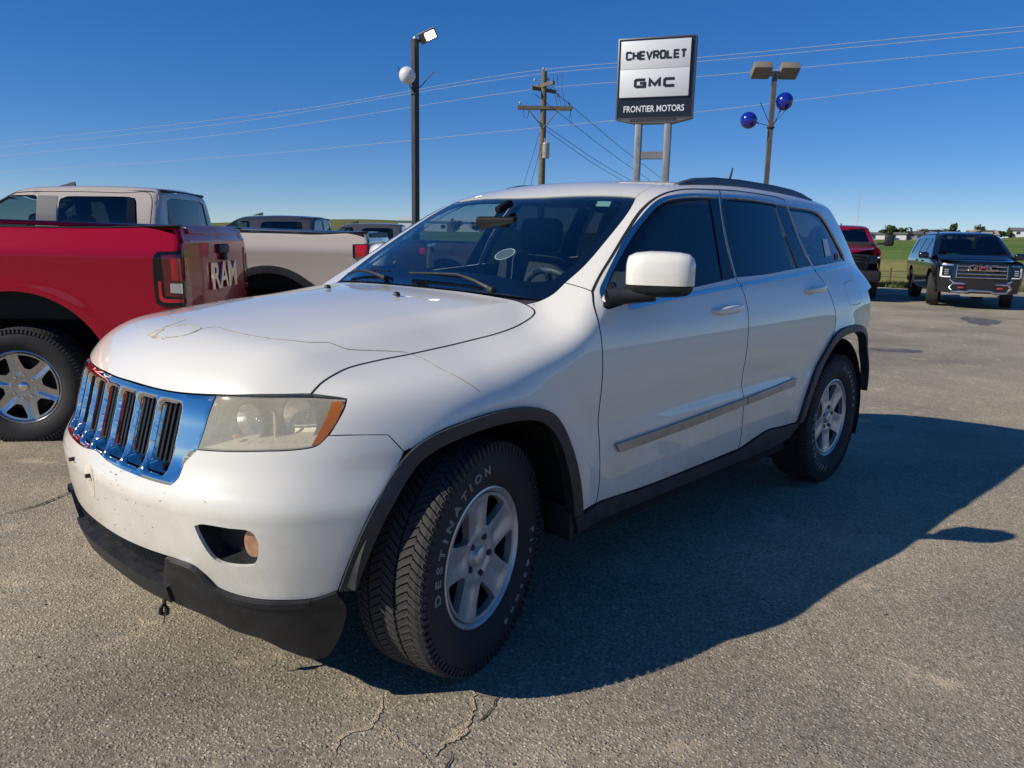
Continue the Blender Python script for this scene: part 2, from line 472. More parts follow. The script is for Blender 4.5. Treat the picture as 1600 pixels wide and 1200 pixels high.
def triangulate(out2, holes2, grid, extra=None):
    lo, hi = out2.min(0), out2.max(0)
    if grid:
        gx, gy = np.meshgrid(np.arange(lo[0]+grid*.5, hi[0], grid), np.arange(lo[1]+grid*.5, hi[1], grid*.866))
        gx = gx + (np.arange(gx.shape[0]) % 2)[:, None]*grid*.5
        G = np.stack([gx.ravel(), gy.ravel()], 1)
        k = inside(out2, G)
        for h in holes2: k &= ~inside(h, G)
        G = G[k]
        B = np.vstack([out2]+list(holes2)+([extra] if extra is not None else []))
        if len(G):
            keep = np.ones(len(G), bool)
            for i in range(0, len(G), 500):
                d = ((G[i:i+500, None]-B[None])**2).sum(-1).min(1); keep[i:i+500] = d > (grid*.45)**2
            G = G[keep]
        if extra is not None:
            k = inside(out2, extra)
            for h in holes2: k &= ~inside(h, extra)
            G = np.vstack([G, extra[k]])
    else: G = np.zeros((0, 2))
    loops = [out2]+list(holes2); co = []; ed = []
    for L in loops:
        s = len(co); n = len(L); co += [tuple(p) for p in L]; ed += [(s+i, s+(i+1) % n) for i in range(n)]
    nb = len(co); co += [tuple(p) for p in G]
    v, e, f, *_ = delaunay_2d_cdt([Vector(c) for c in co], ed, [], 0, 1e-7)
    V = np.array([tuple(p) for p in v]); T = np.array([tuple(t) for t in f if len(t) == 3])
    c = V[T].mean(1); k = inside(out2, c)
    for h in holes2: k &= ~inside(h, c)
    T = T[k]
    return V, T, loops

def panel_data(segs, fr, Fn, level=0., flange=.014, ds=.02, grid=None, holes=(), hole_flange=None, gap=0., reach=2.6, extra=None, sym=False):
    out2 = outline(segs, fr, ds) if not isinstance(segs, np.ndarray) else segs
    if gap:
        o2 = shrink(out2, gap)
        if sym: o2[np.abs(out2[:, 1]) < 1e-4, 1] = 0
        out2 = o2
    holes2 = [outline(h, fr, ds) if not isinstance(h, np.ndarray) else h for h in holes]
    V2, T, loops = triangulate(out2, holes2, ds*1.3 if grid is None else grid, extra)
    O = V2[:, :1]*fr.eu + V2[:, 1:]*fr.ev
    P, ok = shoot(O - fr.d*reach, np.broadcast_to(fr.d, O.shape), 0., 2*reach, level, Fn, 130)
    T = T[ok[T].all(1)]
    if sym: P[np.abs(P[:, 1]) < 4e-3, 1] = 0
    Nn = gradF(P, Fn)
    fn = np.cross(P[T[:, 1]]-P[T[:, 0]], P[T[:, 2]]-P[T[:, 0]])
    flip = (fn*Nn[T].mean(1)).sum(1) < 0
    T[flip] = T[flip][:, ::-1]
    used = np.unique(T); mp = -np.ones(len(P), int); mp[used] = np.arange(len(used))
    Vs = [P[used]]; Ns = [Nn[used]]; Fs = [tuple(mp[t]) for t in T]
    # flanges: rims turned inwards along every free edge
    ec = {}
    for t in T:
        for a, b in ((t[0], t[1]), (t[1], t[2]), (t[2], t[0])):
            if (b, a) in ec: ec.pop((b, a))
            else: ec[(a, b)] = 1
    hb = None
    if holes2 and hole_flange is not None: hb = np.vstack(holes2)
    base = len(used)
    fv = []; fnn = []
    for a, b in ec:
        if sym and abs(P[a, 1]) < 1e-3 and abs(P[b, 1]) < 1e-3: continue
        fl = flange
        if hb is not None and ((hb-V2[a])**2).sum(1).min() < 1e-8: fl = hole_flange
        if not fl: continue
        e = P[b]-P[a]; nn = np.cross(e, Nn[a]+Nn[b]); nn /= max(np.linalg.norm(nn), 1e-9)
        s = base+len(fv)
        fv += [P[a], P[b], P[b]-Nn[b]*fl, P[a]-Nn[a]*fl]; fnn += [nn]*4
        Fs.append((s+1, s, s+3, s+2))
    if fv: Vs.append(np.array(fv)); Ns.append(np.array(fnn))
    return np.vstack(Vs), Fs, np.vstack(Ns)

def flipy(D):
    V, Fs, Nn = D; k = np.array([1., -1, 1])
    return V*k, [tuple(f[::-1]) for f in Fs], Nn*k

def join(*Ds):
    V, Fs, Nn = [], [], []; n = 0
    for a, b, c in Ds:
        V.append(a); Nn.append(c); Fs += [tuple(i+n for i in f) for f in b]; n += len(a)
    return np.vstack(V), Fs, np.vstack(Nn)

def put(name, D, mat, parent=None, label=None):
    o = mesh_obj(name, D[0], D[1], mat, parent, D[2])
    if label: o['label'] = label
    return o

def ribbon2(pts, w0, w1=None, ds=.02, fr=None):
    """closed polygon round a 2-D line: w0 to one side, w1 to the other"""
    pts = np.asarray(pts, float)
    if pts.shape[1] == 3: pts = snap(pts)
    P = smooth_seg(fr.to2(pts), ds)
    if w1 is None: w1 = w0
    t = np.gradient(P, axis=0); t /= np.linalg.norm(t, axis=1, keepdims=True)
    n = np.stack([-t[:, 1], t[:, 0]], 1)
    return np.vstack([P+n*w0, (P-n*w1)[::-1]])
# ------------------------------------------------------------------ the white SUV
def zr(x, y): return float(zroof(np.array(x), np.array(y)))
suv = empty('parked_suv', (0, 0, 0), 0, 'dusty white SUV with black fender trim and hazed headlights, nearest the camera', 'car')

def pocket(name, fr, Fn, rim, depth, mat, parent, inner=None, lvl=-.002, back=None, ds=.012, backmat=None, smooth=False, reach=2.6):
    """recess with walls: from the rim outline on the surface down to an inner outline depth below it"""
    rim = outline(rim, fr, ds) if not isinstance(rim, np.ndarray) else rim
    inn = shrink(rim, .006) if inner is None else inner(rim)
    def lift(p2, l):
        O = p2[:, :1]*fr.eu + p2[:, 1:]*fr.ev
        return shoot(O - fr.d*reach, np.broadcast_to(fr.d, O.shape), 0., 2*reach, l, Fn, 160)[0]
    A = lift(rim, lvl); B0 = lift(rim, lvl)
    Bp = lift(inn, lvl) + fr.d*depth
    n = len(A); V = np.vstack([A, Bp]); Fc = []
    ar = np.sum(rim[:, 0]*np.roll(rim[:, 1], -1) - np.roll(rim[:, 0], -1)*rim[:, 1])
    for i in range(n):
        j = (i+1) % n; q = (i, j, n+j, n+i); Fc.append(q if ar < 0 else q[::-1])
    o = mesh_obj(name, V, Fc, mat, parent, smooth=smooth)
    bk = mesh_obj(back or 'backing', Bp, [tuple(range(n))], backmat or MDARK, o, smooth=False)
    return o

def both(name, D, mat, parent):
    return put(name, D, mat, parent), put(name, flipy(D), mat, parent)

# ---- outlines (metres, on the left half)
HOOD_FRONT = [(.733, 0, .937), (.73, .062, .937), (.713, .255, .936), (.687, .382, .938), (.649, .496, .946), (.608, .576, .951), (.539, .662, .957), (.479, .718, .961)]
HOOD_SIDE = [(.479, .718, .961), (.446, .711, .984), (.393, .703, 1.003), (.337, .694, 1.015), (.228, .70, 1.03), (.127, .709, 1.04), (-.01, .713, 1.054), (-.144, .72, 1.072), (-.233, .729, 1.086), (-.324, .731, 1.104), (-.396, .723, 1.122), (-.445, .714, 1.138), (-.471, .70, 1.15), (-.479, .677, 1.163), (-.476, .650, 1.174)]
HOOD_REAR = [(-.476, .650, 1.174), (-.452, .403, 1.184), (-.438, .2, 1.187), (-.432, 0, 1.189)]
LAMP_OUT = [(.477, .796, .856), (.445, .801, .9), (.424, .799, .929), (.411, .79, .95)]
LAMP_BOT = [(.708, .490, .796), (.672, .575, .802), (.612, .677, .812), (.54, .755, .82), (.506, .784, .83), (.477, .796, .856)]
FLARE_F = [(.486, .833, .416), (.463, .859, .508), (.404, .889, .653), (.322, .902, .765), (.277, .912, .808), (.207, .93, .842), (.086, .947, .866), (-.058, .951, .874), (-.19, .951, .862), (-.283, .949, .825), (-.354, .942, .757), (-.405, .943, .664), (-.449, .938, .558), (-.492, .924, .412)]
FLARE_R = [(-2.377, .925, .445), (-2.451, .94, .626), (-2.581, .94, .778), (-2.711, .946, .885), (-2.83, .948, .921), (-2.95, .946, .932), (-3.10, .94, .928), (-3.24, .93, .892), (-3.35, .92, .80), (-3.43, .905, .66), (-3.48, .89, .48)]
DOOR_A = [(-.66, .814, 1.21), (-.61, .864, 1.155), (-.585, .909, 1.095), (-.582, .929, 1.025), (-.581, .936, .953), (-.579, .932, .82), (-.590, .93, .655), (-.598, .93, .569), (-.60, .927, .489), (-.593, .923, .427)]
SPLIT = [(-1.745, .912, .416), (-1.734, .927, .552), (-1.723, .927, .679), (-1.716, .92, .768), (-1.703, .935, .85), (-1.703, .937, .944), (-1.712, .927, 1.035), (-1.720, .917, 1.09), (-1.712, .897, 1.164), (-1.695, .877, 1.21)]
BPIL = [(-1.695, .877, 1.21), (-1.685, .863, 1.236), (-1.712, .789, 1.399), (-1.79, .70, 1.57), (-1.845, .650, 1.648)]
DTOP_F = [(-1.845, .650, 1.648), (-1.571, .649, 1.638), (-1.416, .651, 1.617), (-1.298, .656, 1.587), (-1.17, .672, 1.531), (-1.004, .713, 1.433), (-.842, .757, 1.33), (-.729, .788, 1.257), (-.66, .814, 1.21)]
DTOP_R = [(-2.584, .655, 1.637), (-2.494, .651, 1.648), (-2.245, .652, 1.654), (-2.035, .650, 1.655), (-1.845, .650, 1.648)]
DOOR_R = [(-2.711, .946, .885), (-2.758, .94, .944), (-2.773, .933, .997), (-2.745, .919, 1.079), (-2.698, .883, 1.18), (-2.633, .841, 1.261), (-2.582, .80, 1.351), (-2.570, .70, 1.55), (-2.584, .655, 1.637)]
SILL_R = [(-2.377, .925, .445), (-2.213, .918, .45), (-2.041, .92, .462), (-1.916, .917, .446), (-1.797, .914, .424), (-1.745, .912, .416)]
SILL_F = [(-1.745, .912, .416), (-1.343, .913, .412), (-.945, .912, .412), (-.593, .923, .427)]
SEAM = [(-.656, .686, 1.236), (-.659, .753, 1.225), (-.66, .814, 1.21)]
WS_SIDE = [(-.656, .686, 1.236), (-.762, .69, 1.298), (-.952, .665, 1.412), (-1.123, .632, 1.514), (-1.259, .578, 1.584)]
DITCH = [(-1.259, .578, 1.584)] + [(x, y, zr(x, y)) for x, y in ((-1.36, .562), (-1.47, .55), (-1.7, .543), (-2.2, .545), (-2.8, .545), (-3.2, .545), (-3.42, .55))]
OPEN_F = [[(-.649, 1.160), (-.685, 1.197), (-.763, 1.252), (-.937, 1.372), (-1.099, 1.471), (-1.238, 1.542), (-1.332, 1.574), (-1.448, 1.592), (-1.587, 1.603), (-1.80, 1.611)], [(-1.80, 1.611), (-1.778, 1.57), (-1.704, 1.399), (-1.679, 1.238)], [(-1.679, 1.238), (-1.543, 1.227), (-1.244, 1.204), (-.975, 1.184), (-.802, 1.166), (-.70, 1.152)], [(-.70, 1.152), (-.665, 1.150), (-.649, 1.160)]]
OPEN_R = [[(-1.826, 1.612), (-2.02, 1.617), (-2.197, 1.617), (-2.38, 1.612), (-2.572, 1.604)], [(-2.572, 1.604), (-2.564, 1.52), (-2.572, 1.37), (-2.612, 1.280)], [(-2.612, 1.280), (-2.3, 1.265), (-2.0, 1.248), (-1.694, 1.240)], [(-1.694, 1.240), (-1.721, 1.399), (-1.795, 1.57), (-1.826, 1.612)]]
OPEN_Q = [[(-2.592, 1.602), (-2.83, 1.600), (-3.0, 1.592), (-3.09, 1.566), (-3.155, 1.50), (-3.212, 1.407), (-3.262, 1.318), (-3.255, 1.298)], [(-3.255, 1.298), (-2.955, 1.290), (-2.645, 1.277)], [(-2.645, 1.277), (-2.594, 1.37), (-2.582, 1.50), (-2.592, 1.602)]]
FUEL = [[(-2.985, 1.165), (-3.03, 1.180), (-3.20, 1.182), (-3.235, 1.165)], [(-3.235, 1.165), (-3.215, 1.075), (-3.185, 1.05)], [(-3.185, 1.05), (-3.03, 1.048), (-2.99, 1.06)], [(-2.99, 1.06), (-2.985, 1.165)]]

# ---- bonnet
D = panel_data([HOOD_FRONT, HOOD_SIDE, HOOD_REAR, [(-.432, 0, 1.189), (.733, 0, .937)]], FH, F, gap=.0022, ds=.018, sym=True, flange=.02)
hood = put('hood', join(D, flipy(D)), MWC, suv)
def surf_ribbon(name, pts, w, lvl, fr, mat, parent, Fn=F, fl=.003, ds=.012, w1=None):
    return put(name, panel_data(ribbon2(pts, w, w1, ds, fr), fr, Fn, lvl, fl, ds=ds, grid=0), mat, parent)
MFILM = plain('yellowed_film_edge', (.34, .29, .19), .6, noise=.5, nscale=40)
MFILM2 = plain('peeled_film_patch', (.50, .46, .36), .55, noise=.4, nscale=60)
surf_ribbon('film_edge', [(.409, -.341), (.457, -.274), (.473, -.227), (.484, -.14), (.488, -.06), (.526, -.041), (.568, -.046)], .0016, .0008, FT, MFILM, hood)
surf_ribbon('film_edge', [(.568, -.046), (.545, -.009), (.523, .033), (.516, .069), (.519, .133), (.543, .154), (.572, .145), (.594, .116), (.607, .081), (.607, .065)], .0013, .0008, FT, MFILM, hood)
surf_ribbon('film_edge', [(.600, .10), (.572, .145), (.522, .146), (.49, .171), (.485, .272), (.465, .386), (.431, .479), (.383, .546), (.327, .579), (.316, .599), (.297, .625), (.272, .638), (.171, .677), (.121, .699)], .0016, .0008, FT, MFILM, hood)
put('film_patch', panel_data([[(.618, -.066), (.591, -.053), (.57, -.032), (.582, -.012), (.600, -.012), (.610, .021), (.615, .085), (.626, .03), (.618, -.066)]], FT, F, .0009, .001, ds=.01), MFILM2, hood)
for sy in (-1, 1):
    bm = bmesh.new(); add_box(bm, (-.20, sy*.235, 1.184), (.030, .022, .016), Matrix.Rotation(R(-6), 3, 'Y'), .006, 2, (.6, .8))
    bm_obj('washer_nozzle', bm, MBLK, hood, angle=40)

# ---- wings
FEND = [HOOD_SIDE, [(-.476, .650, 1.174), (-.53, .668, 1.181), (-.587, .685, 1.195), (-.656, .686, 1.236)], SEAM, DOOR_A,
        [(-.593, .923, .427), (-.492, .924, .412)], FLARE_F[::-1][:10], [FLARE_F[4], (.302, .902, .80)], [(.302, .902, .80), (.338, .879, .850)], [(.338, .879, .850), (.40, .845, .854), (.477, .796, .856)], LAMP_OUT, [(.411, .79, .95), (.479, .718, .961)]]
D = panel_data(FEND, FD, F, gap=.0018, ds=.017)
fender, fender_r = both('fender', D, MW, suv)
surf_ribbon('film_edge', [(.115, .709, 1.036), (.097, .743, 1.026), (.087, .825, 1.005), (.062, .883, .973), (.028, .92, .936)], .0012, .0008, FD, MFILM, fender)

for sy_, par_, pts_ in (): pass
surf_ribbon('shut_line', HOOD_SIDE, .0022, .0012, FD, MDARK, fender, fl=.002)
surf_ribbon('shut_line', [(-.656, .686, 1.236), (-.659, .753, 1.225), (-.66, .814, 1.21)], .0012, .0008, FD, MDARK, fender, fl=.002)
# ---- body side: windscreen pillar, roof rail, quarter panel
TLE = [(-3.42, .884, 1.118), (-3.40, .905, 1.0), (-3.38, .918, .885)]
DPIL = [(-3.42, .55, zr(-3.42, .55)), (-3.475, .62, 1.585), (-3.53, .68, 1.48), (-3.60, .745, 1.33), (-3.63, .79, 1.20), (-3.635, .815, 1.125)]
UNI = [WS_SIDE, DITCH, DPIL, [(-3.635, .815, 1.125), (-3.42, .884, 1.118)], TLE, [(-3.38, .918, .885), (-3.29, .928, .868)],
       [(-3.24, .93, .892), (-3.10, .94, .928), (-2.95, .946, .932), (-2.83, .948, .921), (-2.711, .946, .885)], DOOR_R, DTOP_R, DTOP_F, SEAM[::-1]]
P3 = lambda pts: [(x, float(yside(np.array(x), np.array(z))), z) for x, z in pts]
D = panel_data(UNI, FD, F, gap=.0018, ds=.018, holes=[[P3(s) for s in OPEN_Q], [P3(s) for s in FUEL]], hole_flange=.02)
side_l, side_r = both('body_side', D, MW, suv)
D = panel_data([P3(s) for s in FUEL], FD, F, gap=.003, ds=.018)
put('fuel_door', D, MW, side_l)

# ---- doors
DF = panel_data([DOOR_A, SILL_F[::-1], SPLIT, BPIL, DTOP_F], FS, F, gap=.0022, ds=.018, holes=[OPEN_F], hole_flange=.02)
DR = panel_data([DTOP_R[::-1], DOOR_R[::-1], FLARE_R[:4][::-1], SILL_R, SPLIT, BPIL], FS, F, gap=.0022, ds=.018, holes=[OPEN_R], hole_flange=.02)
door_fl, door_fr = both('door', DF, MW, suv)
door_rl, door_rr = both('door', DR, MW, suv)
for pts_, par_ in ((DOOR_A, door_fl), (SPLIT, door_fl), ([(x, z) for x, y, z in BPIL], door_fl), (DOOR_R, door_rl), (DTOP_F, door_fl), (DTOP_R, door_rl)):
    surf_ribbon('shut_line', pts_, .0021, .0007, FS, MDARK, par_, fl=.001)
# inner linings (dark)
D = panel_data([DOOR_A, SILL_F[::-1], SPLIT, BPIL, DTOP_F], FS, F, level=-.045, flange=0, gap=.02, ds=.05, holes=[outline(OPEN_F, FS, .04)])
put('door_card', D, MTRIM, door_fl); put('door_card', flipy(D), MTRIM, door_fr)
D = panel_data([DTOP_R[::-1], DOOR_R[::-1], FLARE_R[:4][::-1], SILL_R, SPLIT, BPIL], FS, F, level=-.045, flange=0, gap=.02, ds=.05, holes=[outline(OPEN_R, FS, .04)])
put('door_card', D, MTRIM, door_rl); put('door_card', flipy(D), MTRIM, door_rr)
D = panel_data(UNI, FD, F, level=-.035, flange=0, gap=.012, ds=.05, holes=[outline([P3(s) for s in OPEN_Q], FD, .04)])
put('pillar_trim', D, MTRIM, side_l); put('pillar_trim', flipy(D), MTRIM, side_r)

# glass, rubber surrounds
def window(op, parent_l, parent_r, gmat, inset=.012, edge=None, bpost=None):
    op2 = outline(op, FS, .02)
    g2 = shrink(op2, inset) if edge is None else edge
    D = panel_data(op2, FS, F, -.004, .0, ds=.02, holes=[g2])
    put('window_seal', D, MBLK2, parent_l); put('window_seal', flipy(D), MBLK2, parent_r)
    D = panel_data(shrink(g2, -.012), FS, F, -.009, .0, ds=.04)
    return put('window_glass', D, gmat, parent_l), put('window_glass', flipy(D), gmat, parent_r)
gf = outline([[(-.662, 1.166), (-.69, 1.195), (-.765, 1.244), (-.94, 1.364), (-1.10, 1.462), (-1.24, 1.532), (-1.335, 1.563), (-1.45, 1.582), (-1.587, 1.592), (-1.712, 1.598)], [(-1.712, 1.598), (-1.64, 1.43), (-1.572, 1.236)], [(-1.572, 1.236), (-1.244, 1.216), (-.975, 1.196), (-.802, 1.176), (-.70, 1.163)], [(-.70, 1.163), (-.662, 1.166)]], FS, .02)
window(OPEN_F, door_fl, door_fr, MGF, edge=gf)
gr = outline([[(-1.895, 1.603), (-2.197, 1.607), (-2.428, 1.601)], [(-2.428, 1.601), (-2.412, 1.45), (-2.425, 1.272)], [(-2.425, 1.272), (-2.0, 1.256), (-1.752, 1.242)], [(-1.752, 1.242), (-1.79, 1.396), (-1.895, 1.603)]], FS, .02)
window(OPEN_R, door_rl, door_rr, MGR, edge=gr)
qg = window([OPEN_Q[0], OPEN_Q[1], OPEN_Q[2]], side_l, side_r, MGR, inset=.014)
# sill in front door triangle behind the mirror
D = panel_data([[(-.655, 1.162), (-.70, 1.200), (-.765, 1.243)], [(-.765, 1.243), (-.80, 1.175)], [(-.80, 1.175), (-.70, 1.156), (-.655, 1.162)]], FS, F, .001, .006, ds=.02)
put('mirror_sail', D, MBLK, door_fl); put('mirror_sail', flipy(D), MBLK, door_fr)

# bright trim round the windows
def trim(pts, w, lvl, parents, mat=MCHR, fr=FS, name='window_trim'):
    D = panel_data(ribbon2(pts, w[0], w[1], .02, fr), fr, F, lvl, lvl+.006, ds=.02, grid=0)
    put(name, D, mat, parents[0]); put(name, flipy(D), mat, parents[1])
T_UP = [(x, z+.004) for x, z in OPEN_F[0][1:]]
trim([(-.668, 1.176)] + T_UP[:-1] + [(-1.836, 1.6135)], (.0, .0125), .004, (door_fl, door_fr))
trim([(-1.852, 1.614), (-2.02, 1.6195), (-2.197, 1.6195), (-2.38, 1.6155), (-2.572, 1.606)], (.0, .0125), .004, (door_rl, door_rr))
trim([(-2.590, 1.604), (-2.83, 1.604), (-3.0, 1.596), (-3.095, 1.570), (-3.162, 1.502), (-3.22, 1.407), (-3.272, 1.315), (-3.278, 1.297)], (.0, .012), .004, (side_l, side_r))
trim([(-.80, 1.157), (-1.139, 1.183), (-1.42, 1.199), (-1.690, 1.2145)], (.0, -.0155), .004, (door_fl, door_fr))
trim([(-1.702, 1.215), (-2.101, 1.235), (-2.40, 1.249), (-2.622, 1.2595)], (.0, -.0155), .004, (door_rl, door_rr))
trim([(-2.642, 1.2605), (-2.95, 1.272), (-3.285, 1.282)], (.0, -.0155), .004, (side_l, side_r))

# mouldings low on the doors
def slab(pts, fr, lvl, fl, mat, parents, name, Fn=F, ds=.02):
    D = panel_data([[pts[i], pts[(i+1) % len(pts)]] for i in range(len(pts))], fr, Fn, lvl, fl, ds=ds)
    put(name, D, mat, parents[0]); put(name, flipy(D), mat, parents[1])
MMOLD = plain('door_moulding', (.36, .345, .31), .38, .55, noise=.25, nscale=9)
slab([(-.683, .642), (-1.154, .654), (-1.736, .674), (-1.738, .641), (-1.174, .617), (-.71, .607)], FS, .014, .022, MMOLD, (door_fl, door_fr), 'door_moulding')
slab([(-1.747, .674), (-2.298, .702), (-2.272, .662), (-1.749, .641)], FS, .014, .022, MMOLD, (door_rl, door_rr), 'door_moulding')

# door handles
def handle(x0, x1, z, pl, pr):
    for sy, par in ((1, pl), (-1, pr)):
        xm = (x0+x1)/2; L = abs(x1-x0)
        y0 = float(yside(np.array(xm), np.array(z)))
        bm = bmesh.new()
        n = 14
        prof = []
        for i in range(n+1):
            t = i/n; x = x0+(x1-x0)*t; lift = .004+.030*math.sin(PI*min(max(t, 0), 1))**.6; w = .011+.008*math.sin(PI*t)
            yy = float(yside(np.array(x), np.array(z)))
            ring = [bm.verts.new((x, sy*(yy+lift+.010*math.cos(a)), z+w*math.sin(a)+.01*(t-.5))) for a in [2*PI*k/10 for k in range(10)]]
            prof.append(ring)
        for A, B in zip(prof[:-1], prof[1:]):
            for k in range(10): bm.faces.new((A[k], A[(k+1) % 10], B[(k+1) % 10], B[k]))
        bm.faces.new(prof[0]); bm.faces.new(prof[-1])
        bmesh.ops.recalc_face_normals(bm, faces=bm.faces)
        h = bm_obj('door_handle', bm, MWC, par, angle=60)
        bm = bmesh.new(); bmesh.ops.create_uvsphere(bm, u_segments=16, v_segments=10, radius=1.)
        for v in bm.verts: v.co = Vector((xm+.018+v.co.x*.045, sy*(y0-.014+v.co.y*.0175), z-.006+v.co.z*.030))
        bm_obj('handle_cup', bm, MWC, h, smooth=True)
handle(-1.395, -1.66, 1.107, door_fl, door_fr)
handle(-2.40, -2.665, 1.16, door_rl, door_rr)

# ---- front bumper
zc = np.linspace(.473, .711, 10)
SEAMB = [(float(xfront(np.array(0.), np.array(z))), 0, z) for z in zc]
GR_BOT = [(.817, 0, .711), (.824, .118, .701), (.813, .242, .697), (.793, .361, .694), (.773, .443, .695)]
GR_COR = [(.773, .443, .695), (.757, .461, .721), (.738, .459, .757), (.712, .487, .790), (.708, .490, .796)]
BMP_LOW = [(.486, .833, .416), (.538, .795, .397), (.605, .736, .393), (.657, .669, .393), (.694, .608, .402), (.717, .565, .418), (.746, .517, .467), (.766, .465, .475), (.802, .31, .473), (.82, .177, .471), (.829, 0, .473)]
FOG = [[(.754, .543, .598), (.745, .565, .607), (.70, .645, .607), (.668, .70, .603), (.658, .712, .580), (.654, .711, .544), (.660, .696, .503), (.675, .671, .494), (.715, .604, .494), (.729, .579, .512), (.747, .552, .565), (.754, .543, .598)]]
D = panel_data([SEAMB, GR_BOT, GR_COR, LAMP_BOT, [(.477, .796, .856), (.40, .845, .854), (.338, .879, .850)], [(.338, .879, .850), (.302, .902, .80)],
                [(.302, .902, .80), FLARE_F[3], FLARE_F[2], FLARE_F[1], FLARE_F[0]], BMP_LOW], FN, F, ds=.018, sym=True, flange=.022, holes=[FOG], hole_flange=.012)
bumper = put('front_bumper', join(D, flipy(D)), MW, suv)
FOGL = [[(.672, .688, .600), (.660, .702, .590), (.652, .710, .560), (.655, .702, .522), (.668, .682, .520), (.676, .672, .545), (.676, .676, .585), (.672, .688, .600)]]
def fogs(sy):
    rim = outline(FOG, FN, .012)
    c = rim.mean(0)
    o = pocket('fog_recess', FN, F, rim, .060, MBLK, bumper, inner=lambda r: c+(r-c)*np.array([.78, .70])+np.array([.012, -.004]), lvl=-.010, smooth=False, backmat=MBLK)
    D = panel_data(FOGL, FN, F, -.020, .02, ds=.012)
    a = put('fog_lamp', D, MFOG, o)
    b = [o]+list(o.children)
    return o
MFOG = plain('fog_lamp_lens', (.66, .36, .20), .25, .3, coat=.8, noise=.3, nscale=40)
fo = fogs(1)
def mirror_tree(o, parent):
    me = o.data.copy()
    n = len(me.vertices); co = np.zeros(n*3); me.vertices.foreach_get('co', co); co = co.reshape(-1, 3)
    nm = mesh_obj(o.name.split('.')[0], co*np.array([1, -1, 1]), [tuple(p.vertices)[::-1] for p in me.polygons], o.data.materials[0], parent, smooth=me.polygons[0].use_smooth)
    for ch in o.children: mirror_tree(ch, nm)
    return nm
mirror_tree(fo, bumper)
# plate screws and rust stain in the number-plate area
for y, z in ((-.16, .655), (.02, .642)):
    o = tube('plate_screw', [(xf_ - .004, y, z) for xf_ in [float(xfront(np.array(y), np.array(z)))]] + [(float(xfront(np.array(y), np.array(z)))+.014, y, z)], .007, MBLK, bumper, 6)
MRUST = plain('rust_stain', (.66, .58, .44), .6, noise=.18, nscale=18)
put('rust_stain', panel_data([[(.0, .672), (.03, .665), (.045, .64), (.038, .60), (.024, .575), (.006, .565), (-.02, .60), (-.03, .64), (-.02, .665), (0, .672)]], FF, F, .0008, .001, ds=.01), MRUST, bumper)
# insect specks on the lower bumper
V = []; Fc = []
for _ in range(90):
    y = RNG.normal(.20, .22); z = RNG.uniform(.49, .74)
    if not (-.35 < y < .62): continue
    r = RNG.uniform(.0009, .0022)*(1.9 if RNG.random() < .1 else 1); k0 = len(V)
    x = float(xfront(np.array(abs(y)), np.array(z)))+.0012
    a = RNG.uniform(0, 6.28); e = RNG.uniform(.5, 1.)
    for k in range(6):
        t = a+k*PI/3; V.append((x-.28*0, y+r*math.cos(t), z+r*e*math.sin(t)))
    Fc.append(tuple(range(k0, k0+6)))
V = np.array(V); V[:, 0] = xfront(np.abs(V[:, 1]), V[:, 2])+.0014
tag(mesh_obj('insect_specks', V, Fc, plain('insect_speck', (.05, .04, .03), .8), bumper, smooth=False), kind='stuff')

MVAL = plain('scuffed_black_plastic', (.020, .021, .023), .38, noise=.55, nscale=16, bump=.12, bscale=600)
# ---- black lower valance, lip, lower grille
VAL = [[(.782, .405, .472), (.766, .465, .472), (.746, .517, .462), (.717, .565, .414), (.694, .608, .398), (.657, .669, .389), (.605, .736, .389), (.538, .795, .393), (.486, .833, .412)],
       [(.486, .833, .412), (.458, .838, .354), (.462, .80, .245), (.475, .766, .187)],
       [(.475, .766, .187), (.499, .742, .174), (.563, .691, .204), (.62, .643, .243), (.662, .565, .262), (.7, .49, .295), (.747, .361, .307)], [(.747, .361, .307), (.765, .350, .359), (.782, .405, .472)]]
D = panel_data(VAL, FN, F, .013, .035, ds=.02)
vl_, vr_ = both('bumper_valance', D, MVAL, suv)
D = panel_data(ribbon2([(.776, .425, .462), (.766, .465, .460), (.746, .517, .450), (.717, .565, .402), (.694, .608, .386), (.657, .669, .377), (.605, .736, .377), (.545, .79, .381)], .009, .009, .015, FN), FN, F, .021, .012, ds=.015, grid=0)
put('valance_lip', D, MVAL, vl_); put('valance_lip', flipy(D), MVAL, vr_)
LX = lambda z: (float(xfront(np.array(0.), np.array(z)))+.0226, 0, z)
LIPS = [[LX(.335), (.795, .079, .332), (.776, .214, .316), (.755, .365, .310)], [(.755, .365, .310), (.762, .37, .37)], [(.762, .37, .37), (.79, .25, .378), (.81, .12, .388), LX(.392)], [LX(z) for z in np.linspace(.392, .335, 8)]]
LIPS = [FN.to2(np.array(s_)) for s_ in LIPS]
D = panel_data(LIPS, FN, F, .022, .05, ds=.02, sym=True)
lip = put('air_dam', join(D, flipy(D)), MBLK, suv)
LG = [[(.85, -.40, .388), (.85, -.2, .384), (.85, 0, .386), (.85, .2, .384), (.85, .40, .388)], [(.8, .40, .388), (.8, .405, .470)], [(.8, .405, .470), (.8, .2, .471), (.8, 0, .472), (.8, -.2, .471), (.8, -.405, .470)], [(.8, -.405, .470), (.8, -.40, .388)]]
lg = pocket('lower_grille', FF, F, LG, .07, MBLK, suv, lvl=-.006, ds=.03)
bm = bmesh.new()
for i in range(-52, 53):
    for s in (-1, 1):
        y0 = i*.0155-.03*s; y1 = y0+.06*s
        p = []
        for t in (0, .5, 1):
            y = y0+(y1-y0)*t; z = .388+.082*t
            if abs(y) > .40: continue
            p.append((float(xfront(np.array(abs(y)), np.array(z)))-.030, y, z))
        if len(p) >= 2: add_tube(bm, p, .0022, 4, False)
